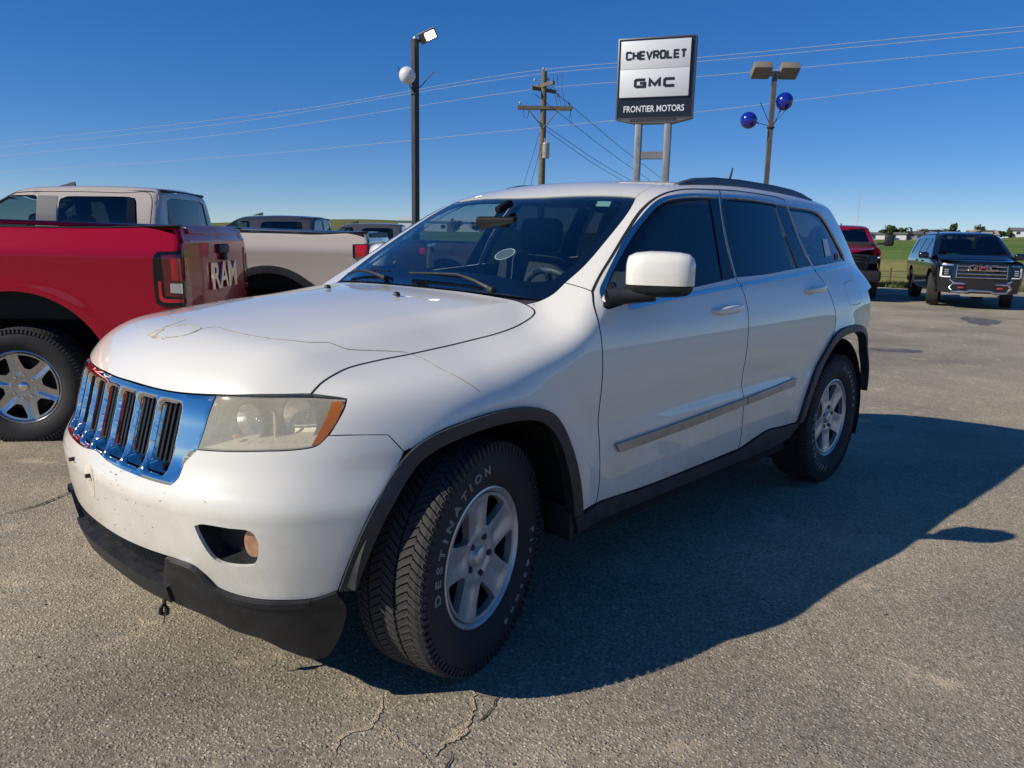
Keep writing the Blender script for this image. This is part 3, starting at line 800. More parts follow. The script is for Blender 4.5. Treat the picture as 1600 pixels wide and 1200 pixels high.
bm_obj('grille_mesh', bm, MBLK, lg)
tag(lg.children[-1], kind='stuff')
# tow-strap loop hanging under the lip
bm = bmesh.new()
add_tube(bm, [(.756, .338, .345), (.772, .345, .300), (.776, .346, .272)], .006, 6)
add_tube(bm, [(.776, .346, .272), (.784, .338, .25), (.784, .334, .228), (.776, .336, .222), (.772, .350, .228), (.772, .354, .25)], .007, 6, closed=True)
add_tube(bm, [(.777, .343, .222), (.779, .342, .190)], .002, 5)
for v in bm.verts: v.co.z = .36+(v.co.z-.345)*.80
bmesh.ops.recalc_face_normals(bm, faces=bm.faces)
bm_obj('hanging_clip', bm, MBLK, lip, angle=60)

# ---- grille: bright surround with seven slots
GRH = [(.647, .504, .944), (.687, .382, .937), (.713, .255, .935), (.73, .062, .936), (.733, 0, .936)]
GRS = [(.712, .490, .792), (.691, .499, .845), (.671, .504, .899), (.647, .504, .944)]
mir = lambda L: [(a, -b, c) for a, b, c in L][::-1]
GPOLY = [GR_BOT, GR_COR[:4], [GR_COR[3], GRS[0]], GRS, GRH, mir(GRH), mir(GRS), [mir(GRS)[-1], mir(GR_COR[:4])[0]], mir(GR_COR[:4]), mir(GR_BOT)]
def rrect(cy, w, z0, z1, r, n=5, lean=0.):
    pts = []
    for sx, sz, a0 in ((1, 1, 0), (-1, 1, 90), (-1, -1, 180), (1, -1, 270)):
        for k in range(n+1):
            a = R(a0+90*k/n)
            y = cy+sx*(w/2-r)+r*math.cos(a); z = (z1-r if sz > 0 else z0+r)+r*math.sin(a)
            pts.append((y, z))
    q = []
    for (a, b), (c, d) in zip(pts, pts[1:]+pts[:1]):
        n_ = max(1, int(math.hypot(c-a, d-b)/.02))
        q += [(a+(c-a)*k/n_, b+(d-b)*k/n_) for k in range(n_)]
    return np.array(q)
MFIN = plain('grille_fin_black', (.010, .010, .011), .38)
SLOTS = [rrect(k*.1175, .097, .716, .914, .016) for k in range(-3, 4)]
g2 = outline(GPOLY, FF, .018)
OB = outline(GPOLY, FF, .008)
EX = np.vstack([shrink(s_, -d_)[::1] for s_ in SLOTS for d_ in (.0018, .0042, .0072)])
GD = panel_data(outline(GPOLY, FF, .0075), FF, F, .004, .0, ds=.0075, grid=.0085, holes=SLOTS, extra=EX)
GV, GF, GN = GD
def seg_dist(Q, L):
    A = L; B = np.roll(L, -1, 0); d = np.full(len(Q), 9.)
    for a_, b_ in zip(A, B):
        e = b_-a_; t = np.clip(((Q-a_) @ e)/max(e @ e, 1e-12), 0, 1)
        d = np.minimum(d, np.linalg.norm(Q-a_-t[:, None]*e, axis=1))
    return d
def roll(q):
    dh = np.min([seg_dist(q, s_) for s_ in SLOTS], 0); do_ = seg_dist(q, OB)
    rr = lambda d, w: 1-np.sqrt(np.clip(1-(1-np.clip(d/w, 0, 1))**2, 0, 1))
    return .012*rr(dh, .0112) + .006*rr(do_, .010)
q_ = GV[:, 1:]; dr = roll(q_); e_ = 4e-4
gy = (roll(q_+np.array([e_, 0]))-roll(q_-np.array([e_, 0])))/(2*e_); gz_ = (roll(q_+np.array([0, e_]))-roll(q_-np.array([0, e_])))/(2*e_)
gg_ = np.stack([0*gy, gy, gz_], 1); gl = np.linalg.norm(gg_, axis=1, keepdims=True); gg_ *= np.minimum(1, 2.2/np.maximum(gl, 1e-9))
NN = GN+gg_; NN /= np.linalg.norm(NN, axis=1, keepdims=True)
grille = mesh_obj('grille', GV-GN*dr[:, None], GF, MCHR, suv, NN)
for k, s in zip(range(-3, 4), SLOTS):
    cy = k*.1175
    def inn(r, cy=cy):
        q = r.copy(); q[:, 0] = cy+(q[:, 0]-cy)*.80
        q[:, 1] = .738+(q[:, 1]-.716)*(.908-.738)/(.914-.716); return q
    o = pocket('grille_slot', FF, F, s, .062, MCHR, grille, inner=inn, lvl=-.009, smooth=False)
    for j, dy in enumerate((-.026, -.004, .018)):
        x = float(xfront(np.array(abs(cy+dy)), np.array(.82)))
        bm = bmesh.new()
        for z0, z1 in ((.742, .908),):
            xa = float(xfront(np.array(abs(cy+dy)), np.array(z0)))-.060; xb = float(xfront(np.array(abs(cy+dy)), np.array(z1)))-.060
            vs = [bm.verts.new((xx+ox, cy+dy+oy, zz)) for xx, zz in ((xa, z0), (xb, z1)) for ox, oy in ((0, -.0062), (.040, -.0062), (.040, .0062), (0, .0062))]
            for a, b in ((0, 1), (1, 2), (2, 3), (3, 0)): bm.faces.new((vs[a], vs[b], vs[b+4], vs[a+4]))
        bmesh.ops.recalc_face_normals(bm, faces=bm.faces)
        bm_obj('grille_fin', bm, MFIN, o)

# ---- headlights
LAMP = [[(.712, .490, .793), (.691, .499, .845), (.671, .504, .899), (.647, .506, .942)], [(.647, .506, .942), (.61, .578, .946), (.541, .665, .950), (.484, .721, .952), (.411, .79, .95)], LAMP_OUT[::-1], LAMP_BOT[::-1]]
l2 = outline(LAMP, FN, .016)
def lamp():
    h = put('headlight', panel_data(shrink(l2, .003), FN, F, -.001, .010, ds=.016), MLENS, suv)
    c = l2.mean(0)
    pocket('lamp_housing', FN, F, shrink(l2, .004), .085, MLHOUS, h, inner=lambda r: c+(r-c)*np.array([.86, .74]), lvl=-.012, backmat=MLHOUS)
    for (x, y, z, r) in ((.485, .670, .886, .062), (.580, .560, .872, .052)):
        o = lathe('reflector', [(r*(.18+.82*t), -.055+.058*t*t) for t in np.linspace(0, 1, 9)], MREFL, h, 28, 'X')
        o.location = (x, y, z); o.rotation_euler = (0, R(2), R(18))
        rg_ = lathe('bowl_ring', [(r*1.0, .006), (r*1.13, .000), (r*1.13, -.02)], MALLOYD, h, 28, 'X'); rg_.location = (x, y, z); rg_.rotation_euler = (0, R(2), R(18))
        b = lathe('bulb', [(.0, .0), (.007, .0), (.009, .015), (.007, .028), (0, .032)], MCHD, o, 12, 'X'); b.location = (-.05, 0, 0)
    AMB = [[(.420, .789, .945), (.446, .803, .906), (.481, .797, .860), (.504, .788, .835)], [(.504, .788, .835), (.519, .777, .834)], [(.519, .777, .834), (.494, .781, .873), (.469, .782, .913), (.449, .772, .945)], [(.449, .772, .945), (.420, .789, .945)]]
    put('amber_reflector', panel_data(AMB, FN, F, .0012, .004, ds=.012), MAMB, h)
    for k_ in range(7):
        box('lamp_rib', (.60-.020*k_, .600+.026*k_, .818+.002*k_), (.030, .003, .012), MREFL, h)
    o = box('turn_bulb', (.628, .560, .836), (.016, .018, .012), MBULB, h, bev=.004)
    o = box('lamp_divider', (.545, .628, .862), (.004, .006, .085), MLHOUS, h)
    put('lamp_seal', panel_data(l2, FN, F, -.004, .008, ds=.016, holes=[shrink(l2, .0035)]), MBLK, h)
    return h
hl = lamp()
def mirror_full(o, parent):
    """mirrored copy of a part whose sub-parts may carry their own rotation"""
    bpy.context.view_layer.update()
    me = o.data; n = len(me.vertices); co = np.zeros(n*3); me.vertices.foreach_get('co', co); co = co.reshape(-1, 3)
    M = np.array(o.matrix_world); w = co @ M[:3, :3].T + M[:3, 3]
    nm = mesh_obj(o.name.split('.')[0], w*np.array([1, -1, 1]), [tuple(p.vertices)[::-1] for p in me.polygons], me.materials[0], parent, smooth=bool(me.polygons[0].use_smooth))
    if nm.data.polygons[0].use_smooth: nm.data.set_sharp_from_angle(angle=R(40))
    for ch in list(o.children): mirror_full(ch, nm)
    return nm
mirror_full(hl, suv)

# ---- windscreen
WS_TOP = [(-1.259, .575, 1.584), (-1.228, .394, 1.594), (-1.201, .17, 1.597), (-1.193, .08, 1.596), (-1.192, 0, 1.596)]
WS_BOT = [(-.468, 0, 1.19), (-.478, .25, 1.19), (-.505, .5, 1.185), (-.542, .640, 1.18), (-.575, .680, 1.195), (-.656, .686, 1.236)]
D = panel_data([WS_BOT, WS_SIDE, WS_TOP, [(-1.192, 0), (-.468, 0)]], FT, F, -.003, .004, ds=.025, sym=True)
ws = put('windshield', join(D, flipy(D)), MGW, suv)
full = outline([WS_BOT, WS_SIDE, WS_TOP], FT, .02)
ring = np.vstack([full, (full*np.array([1, -1]))[::-1][1:-1]])
i2 = outline([[(-.60, 0), (-.60, .3), (-.615, .55), (-.66, .625)], [(-.66, .625), (-.80, .640), (-.96, .617), (-1.12, .585), (-1.205, .545)], [(-1.205, .545), (-1.182, .394), (-1.158, .17), (-1.150, 0)]], FT, .02)
iring = np.vstack([i2, (i2*np.array([1, -1]))[::-1][1:-1]])
put('frit_band', panel_data(ring, FT, F, -.0065, 0, ds=.03, holes=[iring]), MBLK2, ws)
# stickers on the windscreen
put('inspection_sticker', panel_data([[(-1.138, .451), (-1.184, .425), (-1.196, .492), (-1.150, .515), (-1.138, .451)][:2], [(-1.184, .425), (-1.196, .492)], [(-1.196, .492), (-1.150, .515)], [(-1.150, .515), (-1.138, .451)]], FT, F, -.0075, .0, ds=.02), MMINT, ws)
def disc_poly(cx, cy, rx, ry, n=28): return np.array([(cx+rx*math.cos(2*PI*k/n), cy+ry*math.sin(2*PI*k/n)) for k in range(n)])
MDEC = glass('decal_film', (.55, .62, .62), haze=.35, hazecol=(.55, .62, .60))
put('round_decal', panel_data(disc_poly(-.74, .282, .040, .046), FT, F, -.0078, .0, ds=.02), MDEC, ws)
put('decal_ring', panel_data(disc_poly(-.74, .282, .040, .046), FT, F, -.0072, .0, ds=.02, holes=[disc_poly(-.74, .282, .036, .0415)]), MPAPER, ws)
# cowl and wipers
D = panel_data([[(-.40, 0), (-.42, .2), (-.435, .403), (-.458, .648)], [(-.458, .648), (-.545, .662)], [(-.545, .662), (-.505, .5), (-.478, .25), (-.468, 0)], [(-.468, 0), (-.40, 0)]], FT, F, -.016, .01, ds=.02, sym=True)
put('cowl_panel', join(D, flipy(D)), MBLK, suv)
def on_top(x, y, l=0.):
    P, _ = shoot(np.array([[x, y, 2.2]]), np.array([[0, 0, -1.]]), 0., 2., l, F, 200); return Vector(P[0])
def wiper(p):
    pts = [on_top(x, y, l) for x, y, l in p]
    w = tube('wiper', pts, [.010, .0075, .006, .005, .0045, .004], MBLK, suv, 6)
    a, b = pts[3], pts[-1]
    bl = [on_top(x, y, .014) for x, y in np.linspace((p[3][0]-.01, p[3][1]+.25*(p[-1][1]-p[3][1])/abs(p[-1][1]-p[3][1])*-1), (p[-1][0]-.005, p[-1][1]), 10)]
    tube('wiper_blade', bl, .0048, MBLK2, w, 6)
    box('wiper_pivot', pts[0], (.032, .032, .024), MBLK, w, bev=.008)
wiper([(-.485, .46, .012), (-.49, .36, .03), (-.51, .24, .034), (-.52, .10, .026), (-.525, -.02, .02), (-.53, -.10, .016)])
wiper([(-.485, -.22, .012), (-.49, -.32, .03), (-.51, -.42, .034), (-.53, -.50, .026), (-.545, -.56, .02), (-.56, -.61, .016)])

# ---- roof, rails, aerial
D = panel_data([[(x+.002*0-.004, y) for x, y, z in WS_TOP[::-1]], [(-1.263, .575), (-1.262, .577)], [(a, b-.004) for a, b, c in DITCH], [(-3.42, .546), (-3.49, .35), (-3.52, 0)], [(-3.52, 0), (-1.196, 0)]], FT, F, 0., .012, ds=.03, sym=True)
roof = put('roof', join(D, flipy(D)), MWC, suv)
D = panel_data([[(x-.05, y*.97) for x, y, z in WS_TOP[::-1]], [(-1.31, .55), (-1.5, .52), (-2.2, .52), (-3.38, .52)], [(-3.38, .52), (-3.40, 0)], [(-3.40, 0), (-1.25, 0)]], FT, F, -.04, 0., ds=.06, sym=True)
put('headliner', join(D, flipy(D)), MTRIM2, roof)
MRAIL = plain('roof_rail', (.085, .10, .115), .4, .2, noise=.15)
for sy in (-1, 1):
    bm = bmesh.new(); rings = []
    xs = [-1.58, -1.64, -1.74, -1.92, -2.2, -2.6, -2.85, -2.98, -3.06, -3.12]
    hs = [.003, .016, .029, .034, .034, .033, .030, .022, .010, .002]
    for x, h in zip(xs, hs):
        y = .575; zb = on_top(x, y).z
        w = .018
        ring = [bm.verts.new((x, sy*(y+a*w), zb+b)) for a, b in ((-1.15, -.01), (-1, h*.6), (-.5, h), (.5, h), (1, h*.6), (1.15, -.01))]
        rings.append(ring)
    for A, B in zip(rings[:-1], rings[1:]):
        for k in range(5): bm.faces.new((A[k], A[k+1], B[k+1], B[k]))
    bm.faces.new(rings[0]); bm.faces.new(rings[-1])
    bmesh.ops.recalc_face_normals(bm, faces=bm.faces)
    bm_obj('roof_rail', bm, MRAIL, suv, angle=50)
ab = on_top(-2.42, .40)
tube('aerial', [ab, ab+Vector((-.004, 0, .03)), ab+Vector((-.055, -.012, .105))], [.012, .008, .004], MBLK, suv, 8)

# ---- tail
LIFT = [[(-3.53, 0, 1.63), (-3.50, .35, 1.625), (-3.44, .552, 1.615)], [(-3.44, .552, 1.615), (-3.475, .622, 1.585), (-3.53, .682, 1.48), (-3.60, .747, 1.33), (-3.63, .79, 1.20), (-3.66, .805, 1.12), (-3.7, .80, .88)], [(-3.7, .80, .88), (-3.9, 0, .88)], [(-3.9, 0, .88), (-3.53, 0, 1.63)]]
RW = [[(0, 1.55), (.35, 1.545), (.54, 1.52)], [(.54, 1.52), (.62, 1.32), (.64, 1.18)], [(.64, 1.18), (0, 1.17)], [(0, 1.17), (0, 1.55)]]
Ld = panel_data(LIFT, FR, F, 0, .02, ds=.03, sym=True)
lift = put('tailgate', join(Ld, flipy(Ld)), MW, suv)
D = panel_data(RW, FR, F, .003, .006, ds=.03, sym=True); put('rear_window', join(D, flipy(D)), MGR, lift)
D = panel_data([[(-3.29, .928, .862), (-3.38, .918, .88), (-3.6, .86, .874), (-3.75, .75, .874), (-3.87, .4, .874), (-3.925, 0, .874)], [(-3.925, 0, z) for z in (.874, .7, .55, .40)], [(-3.87, 0, .40), (-3.8, .5, .40), (-3.6, .8, .42), (-3.48, .89, .48)], FLARE_R[::-1][:4]], FRC, F, 0, .02, ds=.03, sym=True)
put('rear_bumper', join(D, flipy(D)), MW, suv)
TL = [[(-3.42, .884, 1.118), (-3.55, .85, 1.122), (-3.70, .77, 1.12)], [(-3.70, .77, 1.12), (-3.74, .77, .885)], [(-3.74, .77, .885), (-3.6, .86, .882), (-3.38, .918, .885)], TLE[::-1]]
D = panel_data(TL, FRC, F, .002, .015, ds=.02, gap=.002)
for d in (D, flipy(D)): put('tail_lamp', d, MRED, suv)

# ---- black wheel-arch trims
def arch_trim(pts, cx, w, tail=None):
    P = np.array([(x, z) for x, y, z in pts]); Q = smooth_seg(P, .02)
    c = np.array([cx, .36]); d = c-Q; d /= np.linalg.norm(d, axis=1, keepdims=True)
    d[:, 1] = np.where(Q[:, 1] < .5, d[:, 1]*.3, d[:, 1]); d /= np.linalg.norm(d, axis=1, keepdims=True)
    poly = np.vstack([Q-d*.003, (Q+d*w)[::-1]])
    D = panel_data(poly, FS, F, .018, .05, ds=.018)
    for dd in (D, flipy(D)): put('wheel_arch_trim', dd, MFADE, suv)
arch_trim(FLARE_F, -.01, .040); arch_trim(FLARE_R, -2.93, .038)
# sills
SL = [[(-.47, .40), (-.593, .420), (-.945, .406), (-1.343, .406), (-1.745, .410), (-1.797, .418), (-1.916, .440), (-2.041, .456), (-2.213, .444), (-2.40, .440)], [(-2.40, .44), (-2.335, .365)], [(-2.335, .365), (-2.195, .350), (-1.962, .345), (-1.551, .345), (-.956, .345), (-.57, .338), (-.504, .322)], [(-.504, .322), (-.47, .40)]]
D = panel_data(SL, FS, F, .010, .06, ds=.025)
both('sill_cover', D, MFADE, suv)

# ---- wheel housings, underside
for cx in (0., -2.93):
    for sy in (-1, 1):
        bm = bmesh.new()
        add_lathe(bm, [(.30, .50), (.50, .50), (.51, .60), (.495, .895)], 30, 'Y', a0=R(8 if cx > -1 else -20), a1=R(184 if cx > -1 else 200))
        for v in bm.verts: v.co = Vector((v.co.x+cx-.02, v.co.y*sy, v.co.z+.36))
        bmesh.ops.recalc_face_normals(bm, faces=bm.faces)
        bm_obj('wheel_housing', bm, MBLK, suv, angle=40)
bm = bmesh.new()
add_box(bm, (-1.47, 0, .34), (1.75, 1.76, .10)); add_box(bm, (-1.55, 0, .37), (4.3, .98, .14)); add_box(bm, (.52, 0, .40), (.30, 1.2, .2)); add_box(bm, (-3.62, 0, .48), (.35, 1.2, .2))
bm_obj('underbody', bm, MDARK, suv)
bm = bmesh.new(); add_box(bm, (.15, 0, .72), (.7, .9, .5)); add_box(bm, (.50, 0, .66), (.04, .9, .5)); bm_obj('engine_bay', bm, MDARK, suv)
for sy in (-1, 1):   # mud flap behind the front wheel
    box('mud_guard', (-.475, sy*.845, .375), (.03, .13, .13), MBLK, suv, bev=.006)

# ---- door mirrors
MC = lambda sy: Vector((-.845, .985, 1.278)) if sy > 0 else Vector((-1.01, -.925, 1.272))
for sy, par in ((1, suv), (-1, suv)):
    rot = Matrix.Rotation(R(26)*sy, 3, 'Z')
    bm = bmesh.new(); rings = []
    # lofted shell: cross-sections across its width
    w = [-.122, -.113, -.088, -.04, .02, .070, .106, .124, .130]
    dz = [.55, .80, .93, 1., 1., .97, .90, .72, .45]; dx = [.35, .75, .95, 1., .98, .9, .75, .5, .25]
    for a, hz, hx in zip(w, dz, dx):
        ring = []
        for k in range(24):
            t = 2*PI*k/24; c, s = math.cos(t), math.sin(t)
            X = (.075 if c > 0 else .040)*hx*abs(c)**(.75)*(1 if c > 0 else -1); Z = .086*hz*abs(s)**.55*(1 if s > 0 else -1)
            ring.append(bm.verts.new(rot @ Vector((X, a*sy, Z)) + MC(sy)))
        rings.append(ring)
    for A, B in zip(rings[:-1], rings[1:]):
        for k in range(24): bm.faces.new((A[k], A[(k+1) % 24], B[(k+1) % 24], B[k]))
    bm.faces.new(rings[0]); bm.faces.new(rings[-1])
    bmesh.ops.recalc_face_normals(bm, faces=bm.faces)
    bm2 = bm.copy()
    g = list(bm.verts)+list(bm.edges)+list(bm.faces)
    bmesh.ops.bisect_plane(bm, geom=g, plane_co=(0, 0, 1.240), plane_no=(0, 0, 1), clear_inner=True)
    g = list(bm2.verts)+list(bm2.edges)+list(bm2.faces)
    bmesh.ops.bisect_plane(bm2, geom=g, plane_co=(0, 0, 1.237), plane_no=(0, 0, 1), clear_outer=True)
    for v in bm2.verts: v.co = MC(sy) + (v.co-MC(sy))*.985
    cap = bm_obj('mirror', bm, MWC, par, angle=50)
    bm_obj('mirror_base', bm2, MBLK, cap, angle=50)
    tube('mirror_arm', [(-.72, sy*.845, 1.185), (-.76, sy*.88, 1.195), MC(sy)+Vector((.02, 0, -.07))], [.034, .032, .030], MBLK, cap, 10)
    bm = bmesh.new(); add_box(bm, (0, 0, 0), (.004, .20, .125), None, .012, 2)
    for v in bm.verts: v.co = rot @ v.co + MC(sy) + rot @ Vector((-.040, 0, 0))
    bm_obj('mirror_glass', bm, MCHR, cap)

# ---- cabin
box('dashboard', (-.72, 0, 1.06), (.52, 1.42, .22), MTRIM, suv, bev=.07, seg=4)
box('cabin_floor', (-2.1, 0, .46), (2.9, 1.5, .08), MTRIM, suv)
box('cabin_bulkhead', (-.50, 0, .80), (.05, 1.4, .6), MTRIM, suv)
box('luggage_blind', (-3.2, 0, 1.08), (.7, 1.35, .03), MTRIM, suv)
box('console', (-1.2, 0, .76), (.9, .26, .4), MTRIM, suv, bev=.05)
def seat(x, y, w=.50, tall=.62):
    s = box('seat', (x, y, .72), (.52, w, .20), MSEAT, suv, bev=.07, seg=4)
    box('seat_back', (x-.30, y, 1.02), (.16, w, tall), MSEAT, s, Matrix.Rotation(R(-14), 3, 'Y'), bev=.07, seg=4)
    box('headrest', (x-.40, y, 1.42), (.11, .27, .19), MSEAT, s, Matrix.Rotation(R(-8), 3, 'Y'), bev=.045, seg=4)
seat(-1.32, .38); seat(-1.32, -.38)
for y in (-.4, 0, .4): seat(-2.32, y, .44, .56)
bm = bmesh.new()
sw = [Vector((math.cos(t)*.19, math.sin(t)*.19, 0)) for t in np.linspace(0, 2*PI, 33)[:-1]]
Mx = Matrix.Translation((-.99, .38, 1.10)) @ Matrix.Rotation(R(-62), 4, 'Y')
add_tube(bm, [Mx @ v for v in sw], .016, 8, closed=True)
for a in (0, 2.2, 4.1): add_tube(bm, [Mx @ Vector((0, 0, -.02)), Mx @ Vector((math.cos(a)*.18, math.sin(a)*.18, 0))], .016, 6)
bmesh.ops.recalc_face_normals(bm, faces=bm.faces)
bm_obj('steering_wheel', bm, plain('wheel_leather', (.09, .09, .085), .45), suv, angle=50)
MIMB = plain('interior_mirror_black', (.008, .008, .009), .6, spec=.15)
rvm = box('interior_mirror', (-.97, .0, 1.47), (.035, .22, .056), MIMB, suv, Matrix.Rotation(R(12), 3, 'Z'), bev=.015, seg=3)
box('mirror_stalk', (-1.02, .0, 1.545), (.10, .04, .035), MIMB, rvm, Matrix.Rotation(R(25), 3, 'Y'), bev=.012)
box('overhead_console', (-1.36, 0, 1.585), (.30, .24, .05), MTRIM2, suv, bev=.02)
# notes on the quarter glass
put('window_notice', panel_data([[(-2.961, 1.427), (-3.060, 1.431)], [(-3.060, 1.431), (-3.008, 1.333)], [(-3.008, 1.333), (-2.905, 1.327)], [(-2.905, 1.327), (-2.961, 1.427)]], FS, F, -.005, .0, ds=.05), MPAPER, qg[0])
put('window_decal', panel_data([[(-3.06, 1.306), (-3.12, 1.310), (-3.165, 1.335), (-3.13, 1.35), (-3.09, 1.335), (-3.06, 1.306)]], FS, F, -.005, .0, ds=.02), plain('red_sticker', (.50, .03, .03), .6), qg[0])
# ------------------------------------------------------------------ wheels
def bend_text(body, size, r, phi0, y, outline_r, sx=1., space=1.05):
    """letters set round a circle on the outer sidewall; phi clockwise from the top seen from outside"""
    V, Fc = text_mesh(body, size, outline=outline_r, sx=sx, space=space)
    ph = R(phi0) + V[:, 0]/r; rr = r + V[:, 1] - size*.35
    W = np.stack([-np.sin(ph)*rr, y + V[:, 2]*.6 - .25*np.maximum(0, (rr-.30)/.1)*.05, np.cos(ph)*rr], 1)
    return W, Fc

def build_wheel(name, parent, loc, rz, rim='five', RT=.385, RIM=.2315, W=.236, letters=True, spin=0., rimmat=None, treads=True, lowdetail=False):
    w = bpy.data.objects.new(name, None); COL.objects.link(w); w.parent = parent; w.location = loc; w.rotation_euler = (0, 0, rz)
    h = W/2; seg = 40 if lowdetail else 72
    rimmat = rimmat or MALLOY
    prof = [(RIM-.012, h*.62), (RIM+.004, h*.80), (RIM+.02, h*.90), (RIM+(RT-RIM)*.35, h*1.0), (RIM+(RT-RIM)*.6, h*.985), (RIM+(RT-RIM)*.82, h*.93), (RT-.016, h*.86), (RT-.010, h*.74), (RT-.009, h*.4), (RT-.009, 0)]
    full = prof + [(r, -y) for r, y in prof[::-1][1:]]
    tyre = lathe('tyre', full, MRUB, w, seg, 'Y', angle=25)
    if treads:
        bm = bmesh.new(); n = 34 if lowdetail else 92
        ribs = [(-.80, .178), (-.40, .178), (0, .178), (.40, .178), (.80, .178)]
        for k in range(n):
            for j, (yc, hw) in enumerate(ribs):
                a0 = 2*PI*(k+.5*(j % 2)+.12*j)/n; da = 2*PI/n*.80; sk = .55*2*PI/n*(1 if j % 2 else -1)
                vs = []
                z_ = (.10 if j % 2 else -.10)
                for rr in (RT-.012, RT):
                    for (sa, sy) in ((0, -1), (.45, -1+z_*2), (1, -1), (1.10, -.1), (1, 1), (.55, 1+z_*2), (0, 1), (.10, .1)):
                        a = a0+sa*da+sk*sy; y = (yc+sy*hw)*h
                        rad = rr-(.010 if abs(y) > h*.9 else .002 if abs(y) > h*.6 else 0)*(rr > RT-.006)
                        vs.append(bm.verts.new((math.cos(a)*rad, y, math.sin(a)*rad)))
                b, t = vs[:8], vs[8:]
                bm.faces.new(t)
                for i in range(8): bm.faces.new((b[i], b[(i+1) % 8], t[(i+1) % 8], t[i]))
            for s in (-1, 1):       # shoulder lugs running down the sidewall
                a0 = 2*PI*(k+.25)/n; da = 2*PI/n*.5; vs = []
                for (rr, yy) in ((RT-.004, .93), (RT-.034, .985)):
                    for sa in (0, 1):
                        a = a0+sa*da; vs.append(bm.verts.new((math.cos(a)*rr, s*yy*h, math.sin(a)*rr)))
                for (rr, yy) in ((RT-.010, .86), (RT-.036, .95)):
                    for sa in (0, 1):
                        a = a0+sa*da; vs.append(bm.verts.new((math.cos(a)*rr, s*yy*h, math.sin(a)*rr)))
                A = vs[:4]; B = vs[4:]
                bm.faces.new((A[0], A[1], A[3], A[2]))
                for i, j2 in ((0, 1), (1, 3), (3, 2), (2, 0)): bm.faces.new((A[i], A[j2], B[j2], B[i]))
        bmesh.ops.recalc_face_normals(bm, faces=bm.faces)
        tag(bm_obj('tread', bm, MTREAD, w), kind='stuff')
    if letters:
        for body, ph, size, sx, spc in (('DESTINATION', -97, .037, 1.34, 1.75), ('Firestone', 88, .040, 1.3, 1.85)):
            V, Fc = bend_text(body, size, .301, ph, h*1.0+  .0006, .0007, sx=sx, space=spc)
            o = mesh_obj('sidewall_lettering', V, Fc, MWLET, w, smooth=False); o.rotation_euler = (0, R(spin*0), 0)
    # rim
    yf = h*.80
    lathe('barrel', [(RIM-.028, -h*.8), (RIM-.03, h*.30), (RIM-.023, yf-.022)], MALLOYD, w, seg, 'Y', angle=30)
    barrel = lathe('rim', [(RIM-.022, yf-.022), (RIM-.012, yf-.004), (RIM-.004, yf+.004), (RIM+.002, yf+.002), (RIM+.003, yf-.006)], rimmat, w, seg, 'Y', angle=30)
    lathe('brake_disc', [(.05, h*.12), (RIM-.075, h*.12), (RIM-.075, h*.0)], MSTEEL, w, 40, 'Y', angle=30)
    lathe('wheel_backing', [(.0, -h*.1), (RIM-.03, -h*.1)], MDARK, w, 24, 'Y')
    # spoke plate: disc with shaped openings
    ns = 5 if rim == 'five' else 6
    ro = RIM-.020; holes = []
    for k in range(ns):
        ac = PI/2+spin*0+2*PI*(k+.5)/ns
        if rim == 'five': rin, rou, hin, hou = .100, ro-.010, R(5), R(19.5)
        else: rin, rou, hin, hou = .118*RIM/.2315, ro-.012, R(9), R(21)
        pts = []
        for t in np.linspace(-1, 1, 9): pts.append((rou*math.cos(ac+hou*t), rou*math.sin(ac+hou*t)))
        for t in np.linspace(1, -1, 5): pts.append((rin*math.cos(ac+hin*t), rin*math.sin(ac+hin*t)))
        P = np.array(pts); c = P.mean(0)
        # round the corners
        for _ in range(2):
            Pn = []
            for a, b in zip(P, np.roll(P, -1, 0)): Pn += [a*.75+b*.25, a*.25+b*.75]
            P = np.array(Pn)
        d = [0]
        holes.append(P[::2])
    on = 72
    out2 = np.array([(ro*math.cos(2*PI*k/on), ro*math.sin(2*PI*k/on)) for k in range(on)])
    V2, T, _ = triangulate(out2, holes, .013)
    rr = np.hypot(V2[:, 0], V2[:, 1]); aa = np.arctan2(V2[:, 1], V2[:, 0])
    spk = np.cos(((aa-PI/2)*ns))          # +1 on a spoke's axis
    yy = yf-.004-.022*np.clip(1-rr/ro, 0, 1)**.8
    if rim == 'five': yy = yy-.006*np.clip(spk, 0, 1)**2*np.clip((rr-.08)/.03, 0, 1)*np.clip((ro-.012-rr)/.02, 0, 1) + .004*np.exp(-((rr-.075)/.012)**2)
    else: yy = yy-.010*np.clip(spk, 0, 1)**4*np.clip((rr-.08)/.03, 0, 1)
    P = np.stack([V2[:, 0], yy, V2[:, 1]], 1)
    fn = np.cross(P[T[:, 1]]-P[T[:, 0]], P[T[:, 2]]-P[T[:, 0]]); fl = fn[:, 1] < 0; T[fl] = T[fl][:, ::-1]
    ec = {}
    for t in T:
        for a, b in ((t[0], t[1]), (t[1], t[2]), (t[2], t[0])):
            if (b, a) in ec: ec.pop((b, a))
            else: ec[(a, b)] = 1
    Vl = [tuple(v) for v in P]; Fl = [tuple(t) for t in T]
    for a, b in ec:
        s = len(Vl); c = 1.
        ia = P[a].copy(); ib = P[b].copy()
        ra, rb = np.hypot(ia[0], ia[2]), np.hypot(ib[0], ib[2])
        for q in (ia, ib): q[1] -= .026
        # splay the walls of the openings inwards so their sides catch light
        Vl += [tuple(P[a]), tuple(P[b]), tuple(ib), tuple(ia)]; Fl.append((s+1, s, s+3, s+2))
    plate = mesh_obj('spokes', Vl, Fl, rimmat, w, smooth=True); plate.data.set_sharp_from_angle(angle=R(38))
    plate.rotation_euler = (0, R(spin), 0)
